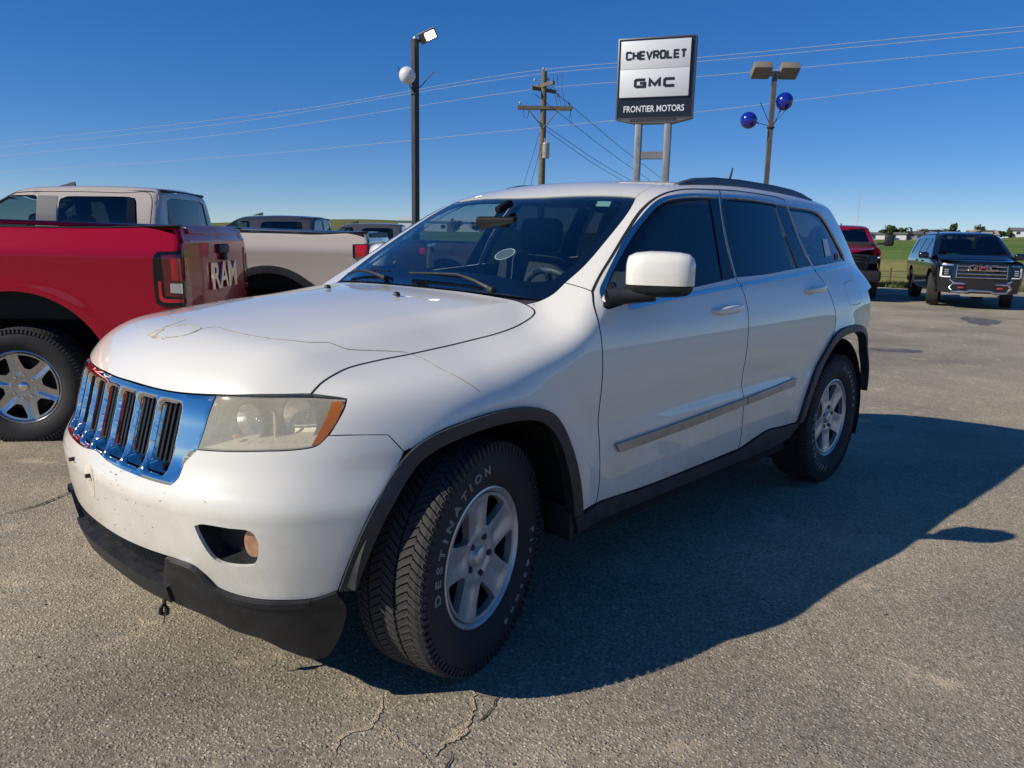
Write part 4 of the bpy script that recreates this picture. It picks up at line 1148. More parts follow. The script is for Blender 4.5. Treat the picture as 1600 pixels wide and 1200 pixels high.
    hub = lathe('centre_cap', [(.0, yf-.004), (.020, yf-.005), (.030, yf-.009), (.034, yf-.018), (.036, yf-.034)], rimmat if rim == 'five' else MCHR, w, 24, 'Y', angle=30)
    nl = 5 if rim == 'five' else 8
    pr = .0635 if rim == 'five' else .082
    for k in range(nl):
        a = PI/2+2*PI*(k+.5)/nl-R(spin)
        bm = bmesh.new(); add_lathe(bm, [(.013, yf-.034), (.012, yf-.018), (.010, yf-.012), (.0, yf-.011)], 6, 'Y')
        for v in bm.verts: v.co += Vector((math.cos(a)*pr, 0, math.sin(a)*pr))
        bmesh.ops.recalc_face_normals(bm, faces=bm.faces)
        bm_obj('lug_nut', bm, MALLOYD if rim == 'five' else MCHR, w, angle=30)
    return w
ST = R(15.)
wh = build_wheel('wheel', suv, (0, .812, .381), ST, spin=8)
for loc, rz in (((-2.915, .814, .381), 0.), ((0, -.812, .381), ST+PI), ((-2.915, -.814, .381), PI)):
    c = copy_tree(wh, suv); c.location = loc; c.rotation_euler = (0, 0, rz)
    if loc[0] < -1 and loc[1] > 0:
        for ch in c.children:
            if ch.name.startswith('spokes'): ch.rotation_euler = (0, R(33), 0)
            elif ch.name.startswith('lug'): ch.rotation_euler = (0, R(25), 0)
            elif ch.name.startswith('sidewall'): ch.rotation_euler = (0, R(75), 0)
# ------------------------------------------------------------------ ground
def lot_z(x, y):
    d = -(x*.643+y*.766)
    return -.126*sstep(1.0, 3.3, d) - .02*sstep(12, 30, d)
def ground_z(x, y):
    x = np.asarray(x, float); y = np.asarray(y, float)
    r = np.hypot(x, y); ang = np.arctan2(y-2.5, x-1.6)
    z = lot_z(x, y) - .03 - .4*sstep(1.2, 7., (x+28.15)*math.cos(R(24))+(y+6.60)*math.sin(R(24)))
    z = z + 3.75*sstep(70, 380, r) + 4.5*sstep(380, 900, r)
    a2 = np.arctan2(y, x)
    z = z + 2.6*sstep(-2.92, -2.98, np.where(a2 > 0, a2-2*PI, a2))*sstep(250, 420, r)
    hill = np.exp(-((ang+2.20)/.16)**2)
    z = z + 9*hill*sstep(300, 800, r)
    return z
def grid_mesh(name, xs, ys, zf, mat):
    X, Y = np.meshgrid(xs, ys); Z = zf(X, Y)
    nx, ny = len(xs), len(ys)
    V = np.stack([X.ravel(), Y.ravel(), Z.ravel()], 1)
    Fc = [(j*nx+i, j*nx+i+1, (j+1)*nx+i+1, (j+1)*nx+i) for j in range(ny-1) for i in range(nx-1)]
    return mesh_obj(name, V, Fc, mat)

# asphalt: worn binder with pale aggregate, dusty patches, darker patches
def asphalt_mat():
    m, nt, b = new_mat('worn_asphalt')
    L = nt.links.new
    tc = N(nt, 'ShaderNodeTexCoord')
    big = N(nt, 'ShaderNodeTexNoise', Scale=.55, Detail=6.0, Roughness=.62); L(tc.outputs['Object'], big.inputs['Vector'])
    med = N(nt, 'ShaderNodeTexNoise', Scale=4.2, Detail=7.0, Roughness=.68); L(tc.outputs['Object'], med.inputs['Vector'])
    v1 = N(nt, 'ShaderNodeTexVoronoi', Scale=92.0, Randomness=1.0); L(tc.outputs['Object'], v1.inputs['Vector'])
    v2 = N(nt, 'ShaderNodeTexVoronoi', Scale=215.0, Randomness=1.0); L(tc.outputs['Object'], v2.inputs['Vector'])
    sep = N(nt, 'ShaderNodeSeparateColor'); L(v1.outputs['Color'], sep.inputs[0])
    stone = ramp(nt, [(0, (.27, .237, .183)), (.25, (.375, .328, .246)), (.6, (.46, .40, .296)), (.9, (.53, .46, .343)), (1, (.68, .60, .455))]); L(sep.outputs[0], stone.inputs[0])
    sep2 = N(nt, 'ShaderNodeSeparateColor'); L(v2.outputs['Color'], sep2.inputs[0])
    fine = ramp(nt, [(0, (.29, .257, .205)), (.6, (.42, .37, .285)), (1, (.54, .475, .37))]); L(sep2.outputs[1], fine.inputs[0])
    # which cells are proud stones, which sunk binder
    mk = ramp(nt, [(.28, (0, 0, 0)), (.40, (1, 1, 1))]); L(sep.outputs[1], mk.inputs[0])
    mx = N(nt, 'ShaderNodeMix', data_type='RGBA'); L(mk.outputs[0], mx.inputs[0]); L(fine.outputs[0], mx.inputs[6]); L(stone.outputs[0], mx.inputs[7])
    # binder in the joints between the stones
    jt = ramp(nt, [(.30, (1, 1, 1)), (.62, (.62, .60, .56))]); L(v1.outputs['Distance'], jt.inputs[0])
    m1 = N(nt, 'ShaderNodeMix', data_type='RGBA', blend_type='MULTIPLY'); m1.inputs[0].default_value = .8
    L(mx.outputs[2], m1.inputs[6]); L(jt.outputs[0], m1.inputs[7])
    # dust and dark patches
    du = ramp(nt, [(.50, (0, 0, 0)), (.74, (1, 1, 1))]); L(big.outputs['Fac'], du.inputs[0])
    du2 = ramp(nt, [(.42, (0, 0, 0)), (.75, (1, 1, 1))]); L(med.outputs['Fac'], du2.inputs[0])
    mm = N(nt, 'ShaderNodeMath', operation='MULTIPLY'); L(du.outputs[0], mm.inputs[0]); L(du2.outputs[0], mm.inputs[1])
    sp_ = ramp(nt, [(.585, (0, 0, 0)), (.68, (.85, .85, .85))]); L(med.outputs['Fac'], sp_.inputs[0])
    ma = N(nt, 'ShaderNodeMath', operation='MAXIMUM'); L(mm.outputs[0], ma.inputs[0]); L(sp_.outputs[0], ma.inputs[1])
    m2 = N(nt, 'ShaderNodeMix', data_type='RGBA'); m2.inputs[7].default_value = (.66, .53, .365, 1)
    fc = N(nt, 'ShaderNodeMath', operation='MULTIPLY', use_clamp=True); fc.inputs[1].default_value = .75; L(ma.outputs[0], fc.inputs[0])
    L(fc.outputs[0], m2.inputs[0]); L(m1.outputs[2], m2.inputs[6])
    dk = ramp(nt, [(.34, (.66, .665, .68)), (.47, (.92, .92, .92)), (.62, (1.06, 1.05, 1.03))]); L(big.outputs['Fac'], dk.inputs[0])
    m3 = N(nt, 'ShaderNodeMix', data_type='RGBA', blend_type='MULTIPLY'); m3.inputs[0].default_value = .9; L(m2.outputs[2], m3.inputs[6]); L(dk.outputs[0], m3.inputs[7])
    # oil drips
    v3 = N(nt, 'ShaderNodeTexVoronoi', Scale=.8, Randomness=1.0); 
    wp = N(nt, 'ShaderNodeMix', data_type='VECTOR'); wp.inputs[0].default_value = .04; L(tc.outputs['Object'], wp.inputs[4]); L(med.outputs['Color'], wp.inputs[5]); L(wp.outputs[1], v3.inputs['Vector'])
    oi = ramp(nt, [(.02, (.55, .55, .56)), (.075, (1, 1, 1))]); L(v3.outputs['Distance'], oi.inputs[0])
    m4 = N(nt, 'ShaderNodeMix', data_type='RGBA', blend_type='MULTIPLY'); m4.inputs[0].default_value = .8; L(m3.outputs[2], m4.inputs[6]); L(oi.outputs[0], m4.inputs[7])
    wide = N(nt, 'ShaderNodeTexNoise', Scale=.16, Detail=9.0, Roughness=.72); L(tc.outputs['Object'], wide.inputs['Vector'])
    wr = ramp(nt, [(.36, (.80, .81, .83)), (.50, (1, 1, 1)), (.64, (1.12, 1.09, 1.03))]); L(wide.outputs['Fac'], wr.inputs[0])
    m5 = N(nt, 'ShaderNodeMix', data_type='RGBA', blend_type='MULTIPLY'); m5.inputs[0].default_value = 1.0; L(m4.outputs[2], m5.inputs[6]); L(wr.outputs[0], m5.inputs[7])
    L(m5.outputs[2], b.inputs['Base Color'])
    b.inputs['Roughness'].default_value = .88; b.inputs['Specular IOR Level'].default_value = .25
    # relief
    hs = N(nt, 'ShaderNodeMath', operation='MULTIPLY'); inv = ramp(nt, [(.0, (1, 1, 1)), (.62, (0, 0, 0))], 'EASE'); L(v1.outputs['Distance'], inv.inputs[0]); L(inv.outputs[0], hs.inputs[0]); L(mk.outputs[0], hs.inputs[1])
    inv2 = ramp(nt, [(0, (.35, .35, .35)), (.6, (0, 0, 0))]); L(v2.outputs['Distance'], inv2.inputs[0])
    ad = N(nt, 'ShaderNodeMath', operation='ADD'); L(hs.outputs[0], ad.inputs[0]); L(inv2.outputs[0], ad.inputs[1])
    mn = N(nt, 'ShaderNodeMath', operation='MULTIPLY_ADD'); mn.inputs[1].default_value = 1.6; L(med.outputs['Fac'], mn.inputs[0]); L(ad.outputs[0], mn.inputs[2])
    bp = N(nt, 'ShaderNodeBump', Strength=.85, Distance=.0042); L(mn.outputs[0], bp.inputs['Height']); L(bp.outputs[0], b.inputs['Normal'])
    return m
MASPH = asphalt_mat()
E_N = np.array([math.cos(R(24)), math.sin(R(24))]); E_T = np.array([-E_N[1], E_N[0]]); E_P = np.array([-28.15, -6.60])
def lotc(a, b): return E_P + E_N*a + E_T*b     # a: metres inside the lot, b: along its far edge
ua = np.concatenate([[0, .5, 1, 2, 4, 7, 11, 15, 18], np.arange(19.5, 34, .35), [36, 40, 48, 60]])
ub = np.concatenate([[-70, -50, -40, -30, -24, -18], np.arange(-14, 14, .5), [16, 22, 30, 45]])
A_, B_ = np.meshgrid(ua, ub); XY = E_P + A_[..., None]*E_N + B_[..., None]*E_T
wob = .25*np.sin(B_*1.7)+.15*np.sin(B_*4.1)
XY = XY + ((A_ == 0)*wob)[..., None]*E_N
Zg = lot_z(XY[..., 0], XY[..., 1]); nx, ny = len(ua), len(ub)
lot = mesh_obj('asphalt_lot', np.concatenate([XY, Zg[..., None]], -1).reshape(-1, 3), [(j*nx+i, j*nx+i+1, (j+1)*nx+i+1, (j+1)*nx+i)[::-1] for j in range(ny-1) for i in range(nx-1)], MASPH)
tag(lot, kind='structure')
if lot.data.polygons[10].normal.z < 0: lot.data.flip_normals()

# cracks filled with sandy grit
def crack_mat(col):
    m, nt, b = new_mat('crack_grit'); L = nt.links.new
    tc = N(nt, 'ShaderNodeTexCoord'); v = N(nt, 'ShaderNodeTexVoronoi', Scale=170.0); L(tc.outputs['Object'], v.inputs['Vector'])
    s = N(nt, 'ShaderNodeSeparateColor'); L(v.outputs['Color'], s.inputs[0])
    r = ramp(nt, [(0, tuple(c*.45 for c in col)), (.5, col), (1, tuple(c*1.35 for c in col))]); L(s.outputs[0], r.inputs[0]); L(r.outputs[0], b.inputs['Base Color'])
    b.inputs['Roughness'].default_value = .95
    bp = N(nt, 'ShaderNodeBump', Strength=.9, Distance=.004); iv = ramp(nt, [(0, (1, 1, 1)), (.6, (0, 0, 0))]); L(v.outputs['Distance'], iv.inputs[0]); L(iv.outputs[0], bp.inputs['Height']); L(bp.outputs[0], b.inputs['Normal'])
    return m
MGRIT = crack_mat((.50, .395, .26)); MCRK = plain('crack_dark', (.035, .032, .028), .95)
CZ = [.0022]
def crack(pts, w, mat, name='crack'):
    CZ[0] += .0004
    P = smooth_seg(np.array(pts, float), .012); n = len(P)
    t = np.gradient(P, axis=0); t /= np.linalg.norm(t, axis=1, keepdims=True); nn = np.stack([-t[:, 1], t[:, 0]], 1)
    j = RNG.normal(0, .0035, (n, 1)); P = P+nn*j
    wl = w*(.55+.45*RNG.random(n)+.5*np.convolve(RNG.normal(0, 1, n), np.ones(5)/5, 'same'))[:, None]; wr = w*(.55+.45*RNG.random(n)+.5*np.convolve(RNG.normal(0, 1, n), np.ones(5)/5, 'same'))[:, None]
    wl = np.clip(wl, w*.15, w*2.2); wr = np.clip(wr, w*.15, w*2.2)
    end = np.minimum(np.arange(n), np.arange(n)[::-1])[:, None]; k = np.clip(end/4, .1, 1)
    A = P+nn*wl*k; B = P-nn*wr*k
    V = np.vstack([np.c_[A, lot_z(A[:, 0], A[:, 1])], np.c_[B, lot_z(B[:, 0], B[:, 1])]]); V[:, 2] += CZ[0]
    o = mesh_obj(name, V, [(i, n+i, n+i+1, i+1) for i in range(n-1)], mat, lot, smooth=False)
    if o.data.polygons[0].normal.z < 0: o.data.flip_normals()
    return o
crack([(.329, .827), (.389, .884), (.443, .91), (.472, .904), (.526, .894), (.562, .924), (.587, .955)], .0095, MGRIT)
crack([(.443, .91), (.418, .957), (.419, 1.024), (.413, 1.101), (.413, 1.143)], .008, MGRIT)
crack([(.095, .985), (.165, 1.057), (.228, 1.108), (.278, 1.12), (.338, 1.126), (.397, 1.144)], .010, MGRIT)
crack([(.225, 1.105), (.278, 1.118), (.335, 1.128)], .026, MGRIT)
crack([(.05, 1.05), (.132, 1.107), (.206, 1.115), (.228, 1.108)], .004, MCRK)
crack([(.347, 1.167), (.395, 1.201), (.47, 1.30)], .0045, MCRK)
crack([(.587, .955), (.64, .985), (.70, 1.0), (.78, 1.05)], .0035, MCRK)
crack([(2.2, -1.62), (1.6, -1.60), (1.1, -1.69), (.752, -1.735), (.578, -1.758), (.417, -1.851), (.348, -1.902), (.1, -2.0), (-.4, -2.02)], .006, MCRK)
def stain(c, rx, ry, ang, mat, name='oil_stain'):
    th = np.linspace(0, 2*PI, 48, endpoint=False); rr = 1+.14*np.sin(3*th+1)+.08*np.sin(7*th)+RNG.normal(0, .05, 48)
    x = np.cos(th)*rx*rr; y = np.sin(th)*ry*rr; ca, sa = math.cos(ang), math.sin(ang)
    X = c[0]+x*ca-y*sa; Y = c[1]+x*sa+y*ca
    o = mesh_obj(name, np.stack([X, Y, lot_z(X, Y)+.002], 1), [tuple(range(48))], mat, lot, smooth=False)
    return o
MSTAIN = plain('old_tar_patch', (.11, .105, .10), .8, noise=.5, nscale=7, bump=.4, bscale=120)
stain((-10.33, -.95), .20, .42, math.atan2(.59, -.41)-PI/2, MSTAIN, 'tar_patch')
stain((-16.6, -1.2), .35, .9, 1.9, MSTAIN, 'tar_patch')
# loose chips lying on the tarmac
bm = bmesh.new()
for _ in range(900):
    d_ = RNG.uniform(.4, 5.5); a_ = RNG.uniform(-2.9, -1.6)
    x, y = 1.6+math.cos(a_)*d_, 2.55+math.sin(a_)*d_
    r = RNG.uniform(.0018, .0055)*(1.8 if RNG.random() < .06 else 1)
    vs = bmesh.ops.create_icosphere(bm, subdivisions=1, radius=r)['verts']
    q = Matrix.Rotation(RNG.uniform(0, 6), 3, 'Z'); s = RNG.uniform(.5, 1., 3)
    for v in vs: v.co = q @ Vector((v.co.x*s[0]*1.3, v.co.y*s[1], v.co.z*s[2]*.7)) + Vector((x, y, float(lot_z(x, y))+r*.4))
tag(bm_obj('gravel_chips', bm, plain('chip', (.22, .19, .15), .9, noise=.5, nscale=15)), kind='stuff')

# field, crop strip, hill
def field_mat():
    m, nt, b = new_mat('field_grass'); L = nt.links.new
    tc = N(nt, 'ShaderNodeTexCoord')
    n1 = N(nt, 'ShaderNodeTexNoise', Scale=.035, Detail=8.0, Roughness=.65); L(tc.outputs['Object'], n1.inputs['Vector'])
    n2 = N(nt, 'ShaderNodeTexNoise', Scale=1.4, Detail=8.0, Roughness=.75); L(tc.outputs['Object'], n2.inputs['Vector'])
    sx = N(nt, 'ShaderNodeVectorMath', operation='DOT_PRODUCT'); sx.inputs[1].default_value = (-E_N[0], -E_N[1], 0); L(tc.outputs['Object'], sx.inputs[0])
    wob = N(nt, 'ShaderNodeMath', operation='MULTIPLY_ADD'); wob.inputs[1].default_value = 26.0; L(n1.outputs['Fac'], wob.inputs[0]); L(sx.outputs['Value'], wob.inputs[2])
    band = N(nt, 'ShaderNodeMapRange'); band.inputs['From Max'].default_value = 400.0; L(wob.outputs[0], band.inputs['Value'])
    r = ramp(nt, [(.0, (.17, .18, .05)), (.10, (.30, .27, .10)), (.24, (.27, .255, .092)), (.262, (.125, .195, .040)), (.62, (.11, .18, .038)), (.80, (.14, .19, .05)), (.97, (.16, .16, .065))]); L(band.outputs[0], r.inputs[0])
    cr_ = ramp(nt, [(.30, (.55, .58, .5)), (.70, (1.35, 1.3, 1.25))]); L(n2.outputs['Fac'], cr_.inputs[0])
    cr2 = ramp(nt, [(.35, (.72, .80, .70)), (.65, (1.25, 1.15, 1.1))]); L(n1.outputs['Fac'], cr2.inputs[0])
    a = N(nt, 'ShaderNodeMix', data_type='RGBA', blend_type='MULTIPLY'); a.inputs[0].default_value = 1; L(r.outputs[0], a.inputs[6]); L(cr_.outputs[0], a.inputs[7])
    c = N(nt, 'ShaderNodeMix', data_type='RGBA', blend_type='MULTIPLY'); c.inputs[0].default_value = 1; L(a.outputs[2], c.inputs[6]); L(cr2.outputs[0], c.inputs[7])
    L(c.outputs[2], b.inputs['Base Color']); b.inputs['Roughness'].default_value = .95; b.inputs['Specular IOR Level'].default_value = .1
    return m
MFIELD = field_mat()
def pw(lo, hi, n): return np.sign(np.linspace(-1, 1, n))*np.abs(np.linspace(-1, 1, n))**2.4*hi
field = grid_mesh('grass_field', pw(-1, 3000, 150), pw(-1, 3000, 150), ground_z, MFIELD)
tag(field, kind='structure')
if field.data.polygons[10].normal.z < 0: field.data.flip_normals()

# grass along the far edge of the lot
def grass_patch(name, b0, b1, a0, a1, n, h, mat):
    V = []; Fc = []
    for _ in range(n):
        p = lotc(RNG.uniform(a0, a1), RNG.uniform(b0, b1)); z = float(ground_z(p[0], p[1])); hh = h*RNG.uniform(.5, 1.2); w = hh*.09
        a = RNG.uniform(0, 6.28); lx, ly = RNG.normal(0, .25*hh, 2); k = len(V)
        V += [(p[0]-math.cos(a)*w, p[1]-math.sin(a)*w, z), (p[0]+math.cos(a)*w, p[1]+math.sin(a)*w, z), (p[0]+lx, p[1]+ly, z+hh)]
        Fc.append((k, k+1, k+2))
    return tag(mesh_obj(name, V, Fc, mat, smooth=False), kind='stuff')
MGRASS = plain('grass_blades', (.085, .115, .028), .9, noise=.5, nscale=3)
MDRY = plain('dry_grass', (.26, .20, .10), .95, noise=.4, nscale=3)
grass_patch('grass', -9, 10, -2.6, -.1, 9000, .22, MGRASS)
grass_patch('dry_grass', -9, 10, -4.6, -2.4, 3500, .14, MDRY)

# wire fence in the field
fence = empty('wire_fence', (*lotc(-3.6, -.3), 0), 0, 'low rusty wire fence with thin posts in the grass behind the lot', 'fence')
MRUSTP = plain('rusty_post', (.13, .075, .045), .9, noise=.4, nscale=20)
fpos = [np.array([-31.62, -7.69])+E_T*k for k in (-6.2, -3.1, 0, 3.1, 6.2, 9.3)]
f0 = np.array(fence.location)
for p in fpos:
    z = float(ground_z(p[0], p[1])); tube('post', [(p[0]-f0[0], p[1]-f0[1], z-.1), (p[0]-f0[0]+.02, p[1]-f0[1], z+.66)], .035, MRUSTP, fence, 6)
for h in (.30, .52):
    tube('wire', [(p[0]-f0[0], p[1]-f0[1], float(ground_z(p[0], p[1]))+h) for p in fpos], .012, MRUSTP, fence, 4)

# ---- far houses
MROOF = [plain('roof_grey', (.16, .15, .15), .9, noise=.2, nscale=1), plain('roof_tan', (.36, .28, .22), .9, noise=.2, nscale=1), plain('roof_dark', (.10, .095, .10), .9, noise=.2, nscale=1)]
MWALL = [plain('siding_white', (.72, .71, .68), .7), plain('siding_grey', (.26, .25, .26), .8), plain('siding_tan', (.50, .41, .32), .8)]
MWIN = plain('house_window', (.03, .035, .045), .15, coat=.5)
def house(px, py, pz, L, D_, hw, hr, wall, roof, rz, label, gar=True):
    h = empty('house', (px, py, pz), rz, label, 'house', 'houses beyond the field')
    box('wall', (0, 0, hw/2-.6), (L, D_, hw+1.2), MWALL[wall], h)
    bm = bmesh.new(); o = .5
    vs = [bm.verts.new(p) for p in [(-L/2-o, -D_/2-o, hw), (L/2+o, -D_/2-o, hw), (L/2+o, D_/2+o, hw), (-L/2-o, D_/2+o, hw), (-L/2-o, 0, hw+hr), (L/2+o, 0, hw+hr)]]
    for f in ((0, 1, 5, 4), (2, 3, 4, 5), (1, 2, 5), (3, 0, 4), (3, 2, 1, 0)): bm.faces.new([vs[i] for i in f])
    bm_obj('roof', bm, MROOF[roof], h)
    n = max(2, int(L/4))
    for i in range(n):
        x = -L/2+L*(i+.5)/n
        for sy in (-1, 1):
            if gar and i == n-1: box('garage_door', (x, sy*(D_/2+.02), 1.1), (2.8, .05, 2.1), MWALL[0], h)
            else: box('window', (x, sy*(D_/2+.02), 1.5), (1.5, .05, 1.1), MWIN, h)
RZH = R(24+90)
def gz(x, y): return float(ground_z(x, y))
for (x, y, L, D_, hw, hr, w, r, lab) in [
    (-351.5, -113.7, 6, 6, 2.2, 1.0, 0, 0, 'small white house at the left end of the far row, half behind round trees'),
    (-357.6, -107.2, 6.5, 6, 2.4, 1.1, 0, 0, 'white cottage between the round trees and the long grey house'),
    (-362.5, -102.5, 17, 8, 2.5, 1.4, 1, 2, 'long low grey house with dark roof across the field'),
    (-372, -97.5, 11, 8, 3.2, 1.6, 2, 1, 'tan-roofed house just behind the long grey house'),
    (-378.3, -86.1, 8, 6, 2.2, 1.2, 0, 0, 'small white house seen above the dark SUV roof'),
    (-384.5, -81.0, 11, 8, 2.6, 2.0, 2, 1, 'tan house with broad pale roof above the dark SUV'),
    (-396, -68, 9, 7, 2.6, 1.3, 0, 0, 'white house farthest right on the far rise')]:
    house(x, y, gz(x, y), L, D_, hw, hr, w, r, RZH, lab)

# ---- trees: limbs plus a crown of many small leaf faces in uneven clumps
MBARK = plain('bark', (.09, .07, .05), .95, noise=.3, nscale=4)
def leaf_mat(name, col):
    m, nt, b = new_mat(name); L = nt.links.new
    gi = N(nt, 'ShaderNodeNewGeometry'); r = ramp(nt, [(0, tuple(c*.55 for c in col)), (.6, col), (1, tuple(c*1.5 for c in col))])
    L(gi.outputs['Random Per Island'], r.inputs[0]); L(r.outputs[0], b.inputs['Base Color']); b.inputs['Roughness'].default_value = .85; b.inputs['Specular IOR Level'].default_value = .15
    return m
MLEAF = [leaf_mat('leaf_dark', (.035, .062, .020)), leaf_mat('leaf_mid', (.055, .085, .028)), leaf_mat('leaf_olive', (.085, .095, .035))]
def tree(x, y, z, h, w, kind, label, n=420, seed=0, bare=.18):
    rg = np.random.default_rng(seed+int(abs(x*7)))
    t = empty('broadleaf_tree', (x, y, z), 0, label, 'tree', 'trees beyond the field')
    bm = bmesh.new(); add_tube(bm, [(0, 0, -.3), (.05*w, 0, h*.35), (0, .03*w, h*.7)], [h*.035, h*.024, h*.010], 6)
    for k in range(5):
        a = k*1.256+rg.uniform(-.3, .3); add_tube(bm, [(.03*w, 0, h*(.22+.07*k)), (math.cos(a)*w*.2, math.sin(a)*w*.2, h*(.42+.07*k)), (math.cos(a)*w*.36, math.sin(a)*w*.36, h*(.5+.08*k))], [h*.016, h*.010, h*.004], 5)
    bmesh.ops.recalc_face_normals(bm, faces=bm.faces); bm_obj('trunk', bm, MBARK, t)
    cl = [(rg.normal(0, w*.22), rg.normal(0, w*.22), h*rg.uniform(bare+.18, .88), w*rg.uniform(.16, .28)) for _ in range(9)]
    V = []; Fc = []
    for _ in range(n):
        cx, cy, cz, cr = cl[rg.integers(len(cl))]
        d = rg.normal(0, 1, 3); d /= np.linalg.norm(d); rr = cr*rg.uniform(.55, 1.05)
        p = np.array([cx, cy, cz])+d*rr*np.array([1, 1, .85]); s = w*rg.uniform(.03, .075)
        u = np.cross(d, rg.normal(0, 1, 3)); u /= np.linalg.norm(u); v = np.cross(d+rg.normal(0, .5, 3), u); v /= np.linalg.norm(v)
        k = len(V); V += [p-u*s-v*s*.7, p+u*s-v*s*.6, p+u*s*.8+v*s, p-u*s*.9+v*s*.8]; Fc.append((k, k+1, k+2, k+3))
    mesh_obj('crown', V, Fc, MLEAF[kind], t, smooth=False)
for i, (x, y, h, w, k, lab) in enumerate([
    (-347.8, -117.4, 3.6, 5.2, 0, 'low dark tree at the left end of the far houses'),
    (-352.6, -111.5, 4.2, 6.5, 0, 'dark bushy tree in front of the leftmost white house'),
    (-356.2, -109.5, 6.4, 6.0, 1, 'round green tree behind the white cottage'),
    (-360.2, -105.6, 6.8, 7.5, 1, 'broad green tree rising behind the long grey house'),
    (-366.5, -98.6, 5.6, 4.8, 0, 'small dark tree beside the tan-roofed house'),
    (-373.8, -92.2, 7.6, 8.5, 0, 'tallest dark tree on the skyline, above the dark SUV windshield'),
    (-370.6, -94.4, 4.5, 6.0, 0, 'low dark tree just left of the tallest skyline tree'),
    (-380.4, -84.2, 4.6, 4.5, 0, 'small dark tree between the white and the tan house'),
    (-386.5, -80.2, 6.2, 8.0, 2, 'round olive tree behind the tan house'),
    (-389.8, -76.4, 3.8, 4.5, 0, 'low dark tree right of the olive tree'),
    (-391.5, -73.6, 3.6, 5.5, 1, 'low green tree in the gap before the rightmost house'),
    (-393.8, -71.2, 3.8, 5.0, 0, 'dark shrub-like tree beside the rightmost house')]):
    tree(x, y, gz(x, y), h, w, k, lab, seed=i)
# trees and shed seen through the SUV's windows
for i, (x, y, h, w, k, lab) in enumerate([(-194, -236, 4.2, 6, 0, 'dark tree on the left field, seen past the windshield'), (-205, -226, 5.0, 6, 1, 'green tree near the long white shed'), (-213, -221, 4.0, 7, 0, 'low dark tree right of the long white shed'), (-222, -214, 4.6, 5, 1, 'green tree farthest right on the left field')]):
    tree(x, y, gz(x, y), h, w, k, lab, seed=40+i)
sh = empty('metal_shed', (-226, -250, gz(-226, -250)), R(42+90), 'long white metal shed on the far left field', 'shed')
box('wall', (0, 0, 2.0), (46, 12, 4.4), MWALL[0], sh)
bm = bmesh.new(); vs = [bm.verts.new(p) for p in [(-24, -6.6, 4.2), (24, -6.6, 4.2), (24, 6.6, 4.2), (-24, 6.6, 4.2), (-24, 0, 5.8), (24, 0, 5.8)]]
for f in ((0, 1, 5, 4), (2, 3, 4, 5), (1, 2, 5), (3, 0, 4)): bm.faces.new([vs[i] for i in f])
bm_obj('roof', bm, plain('shed_roof', (.55, .55, .55), .5), sh)
for k in (-14, 0, 14): box('door', (k, 6.05, 1.6), (4, .1, 3.2), MROOF[0], sh); box('door', (k, -6.05, 1.6), (4, .1, 3.2), MROOF[0], sh)
# distant lattice mast
mast = empty('radio_mast', (-980, -345, gz(-980, -345)), 0, 'thin pale radio mast far off above the white houses', 'mast')
bm = bmesh.new()
for k in range(3):
    a = k*2.094; add_tube(bm, [(math.cos(a)*.9, math.sin(a)*.9, 0), (math.cos(a)*.4, math.sin(a)*.4, 55)], .11, 4)
for z in range(0, 54, 4):
    for k in range(3):
        a, a2 = k*2.094, (k+1)*2.094; add_tube(bm, [(math.cos(a)*.8, math.sin(a)*.8, z), (math.cos(a2)*.8, math.sin(a2)*.8, z+4)], .06, 3)
bm_obj('lattice', bm, plain('mast_paint', (.62, .60, .60), .6), mast)
# ------------------------------------------------------------------ pickups and the far SUV: bodies cut from simpler surfaces
def blend_table(xs, zs, r):
    X = np.arange(min(xs)-1, max(xs)+1, .01); Z = np.interp(X, xs, zs)
    k = np.ones(int(r/.01)*2+1); k /= len(k); Z2 = np.convolve(np.pad(Z, len(k)//2, mode='edge'), k, 'valid')
    Z2 = np.convolve(np.pad(Z2, len(k)//2, mode='edge'), k, 'valid')
    return lambda x: np.interp(x, X, Z2)

def make_truck_F(cbx=1.2, wb=3.79, roof=2.05, rail=1.55, front=5.02):
    sz = [.30, .50, .62, .80, .95, 1.15, 1.30, 1.355, 1.385, 1.45, 1.53, 1.70, 1.90, 2.05, 2.15]
    sy = [.90, .945, .962, .978, .980, .982, .990, .992, .984, .955, .918, .870, .785, .700, .60]
    topz = blend_table([-2, cbx-.5, cbx, cbx+.35, cbx+.9, cbx+1.65, 3.55, 3.78, 4.3, 4.75, front, front+.4], [roof-.03, roof-.03, roof-.03, roof, roof+.005, roof-.03, 1.56, 1.47, 1.43, 1.385, 1.30, 1.1], .10)
    def Fn(P):
        x, y, z = P[..., 0], np.abs(P[..., 1]), P[..., 2]
        ys = sp(z, sz, sy) - .05*np.clip((x-3.9)/1.1, 0, 1.5)**2
        for cx in (0., wb):
            d = np.sqrt((x-cx)**2+(z-.42)**2); ys = ys+.007*np.exp(-((d-.68)/.08)**2)*sstep(.3, .6, z)
        side = (y-ys)
        back = (cbx+.10*np.clip(z-1.55, 0, 1)+.05*y*y) - x
        cab = smax(smax(z-topz(x)+.05*y*y, side, .13), back*.98, .09)
        bed = z-(rail+.03*sstep(-.4, -1.2, x)-.0*y)
        bed = np.where(x > cbx+.6, 9., bed)
        top = smin(cab, bed, .012)
        f = smax(side, top, .05)
        f = smax(f, (-1.17+.03*y*y+.04*np.clip((z-1.45)/.12, 0, 1)-x), .05)
        f = smax(f, (x-(front-.20*y*y-.10*np.abs(1.0-z))), .12)
        return f
    return Fn

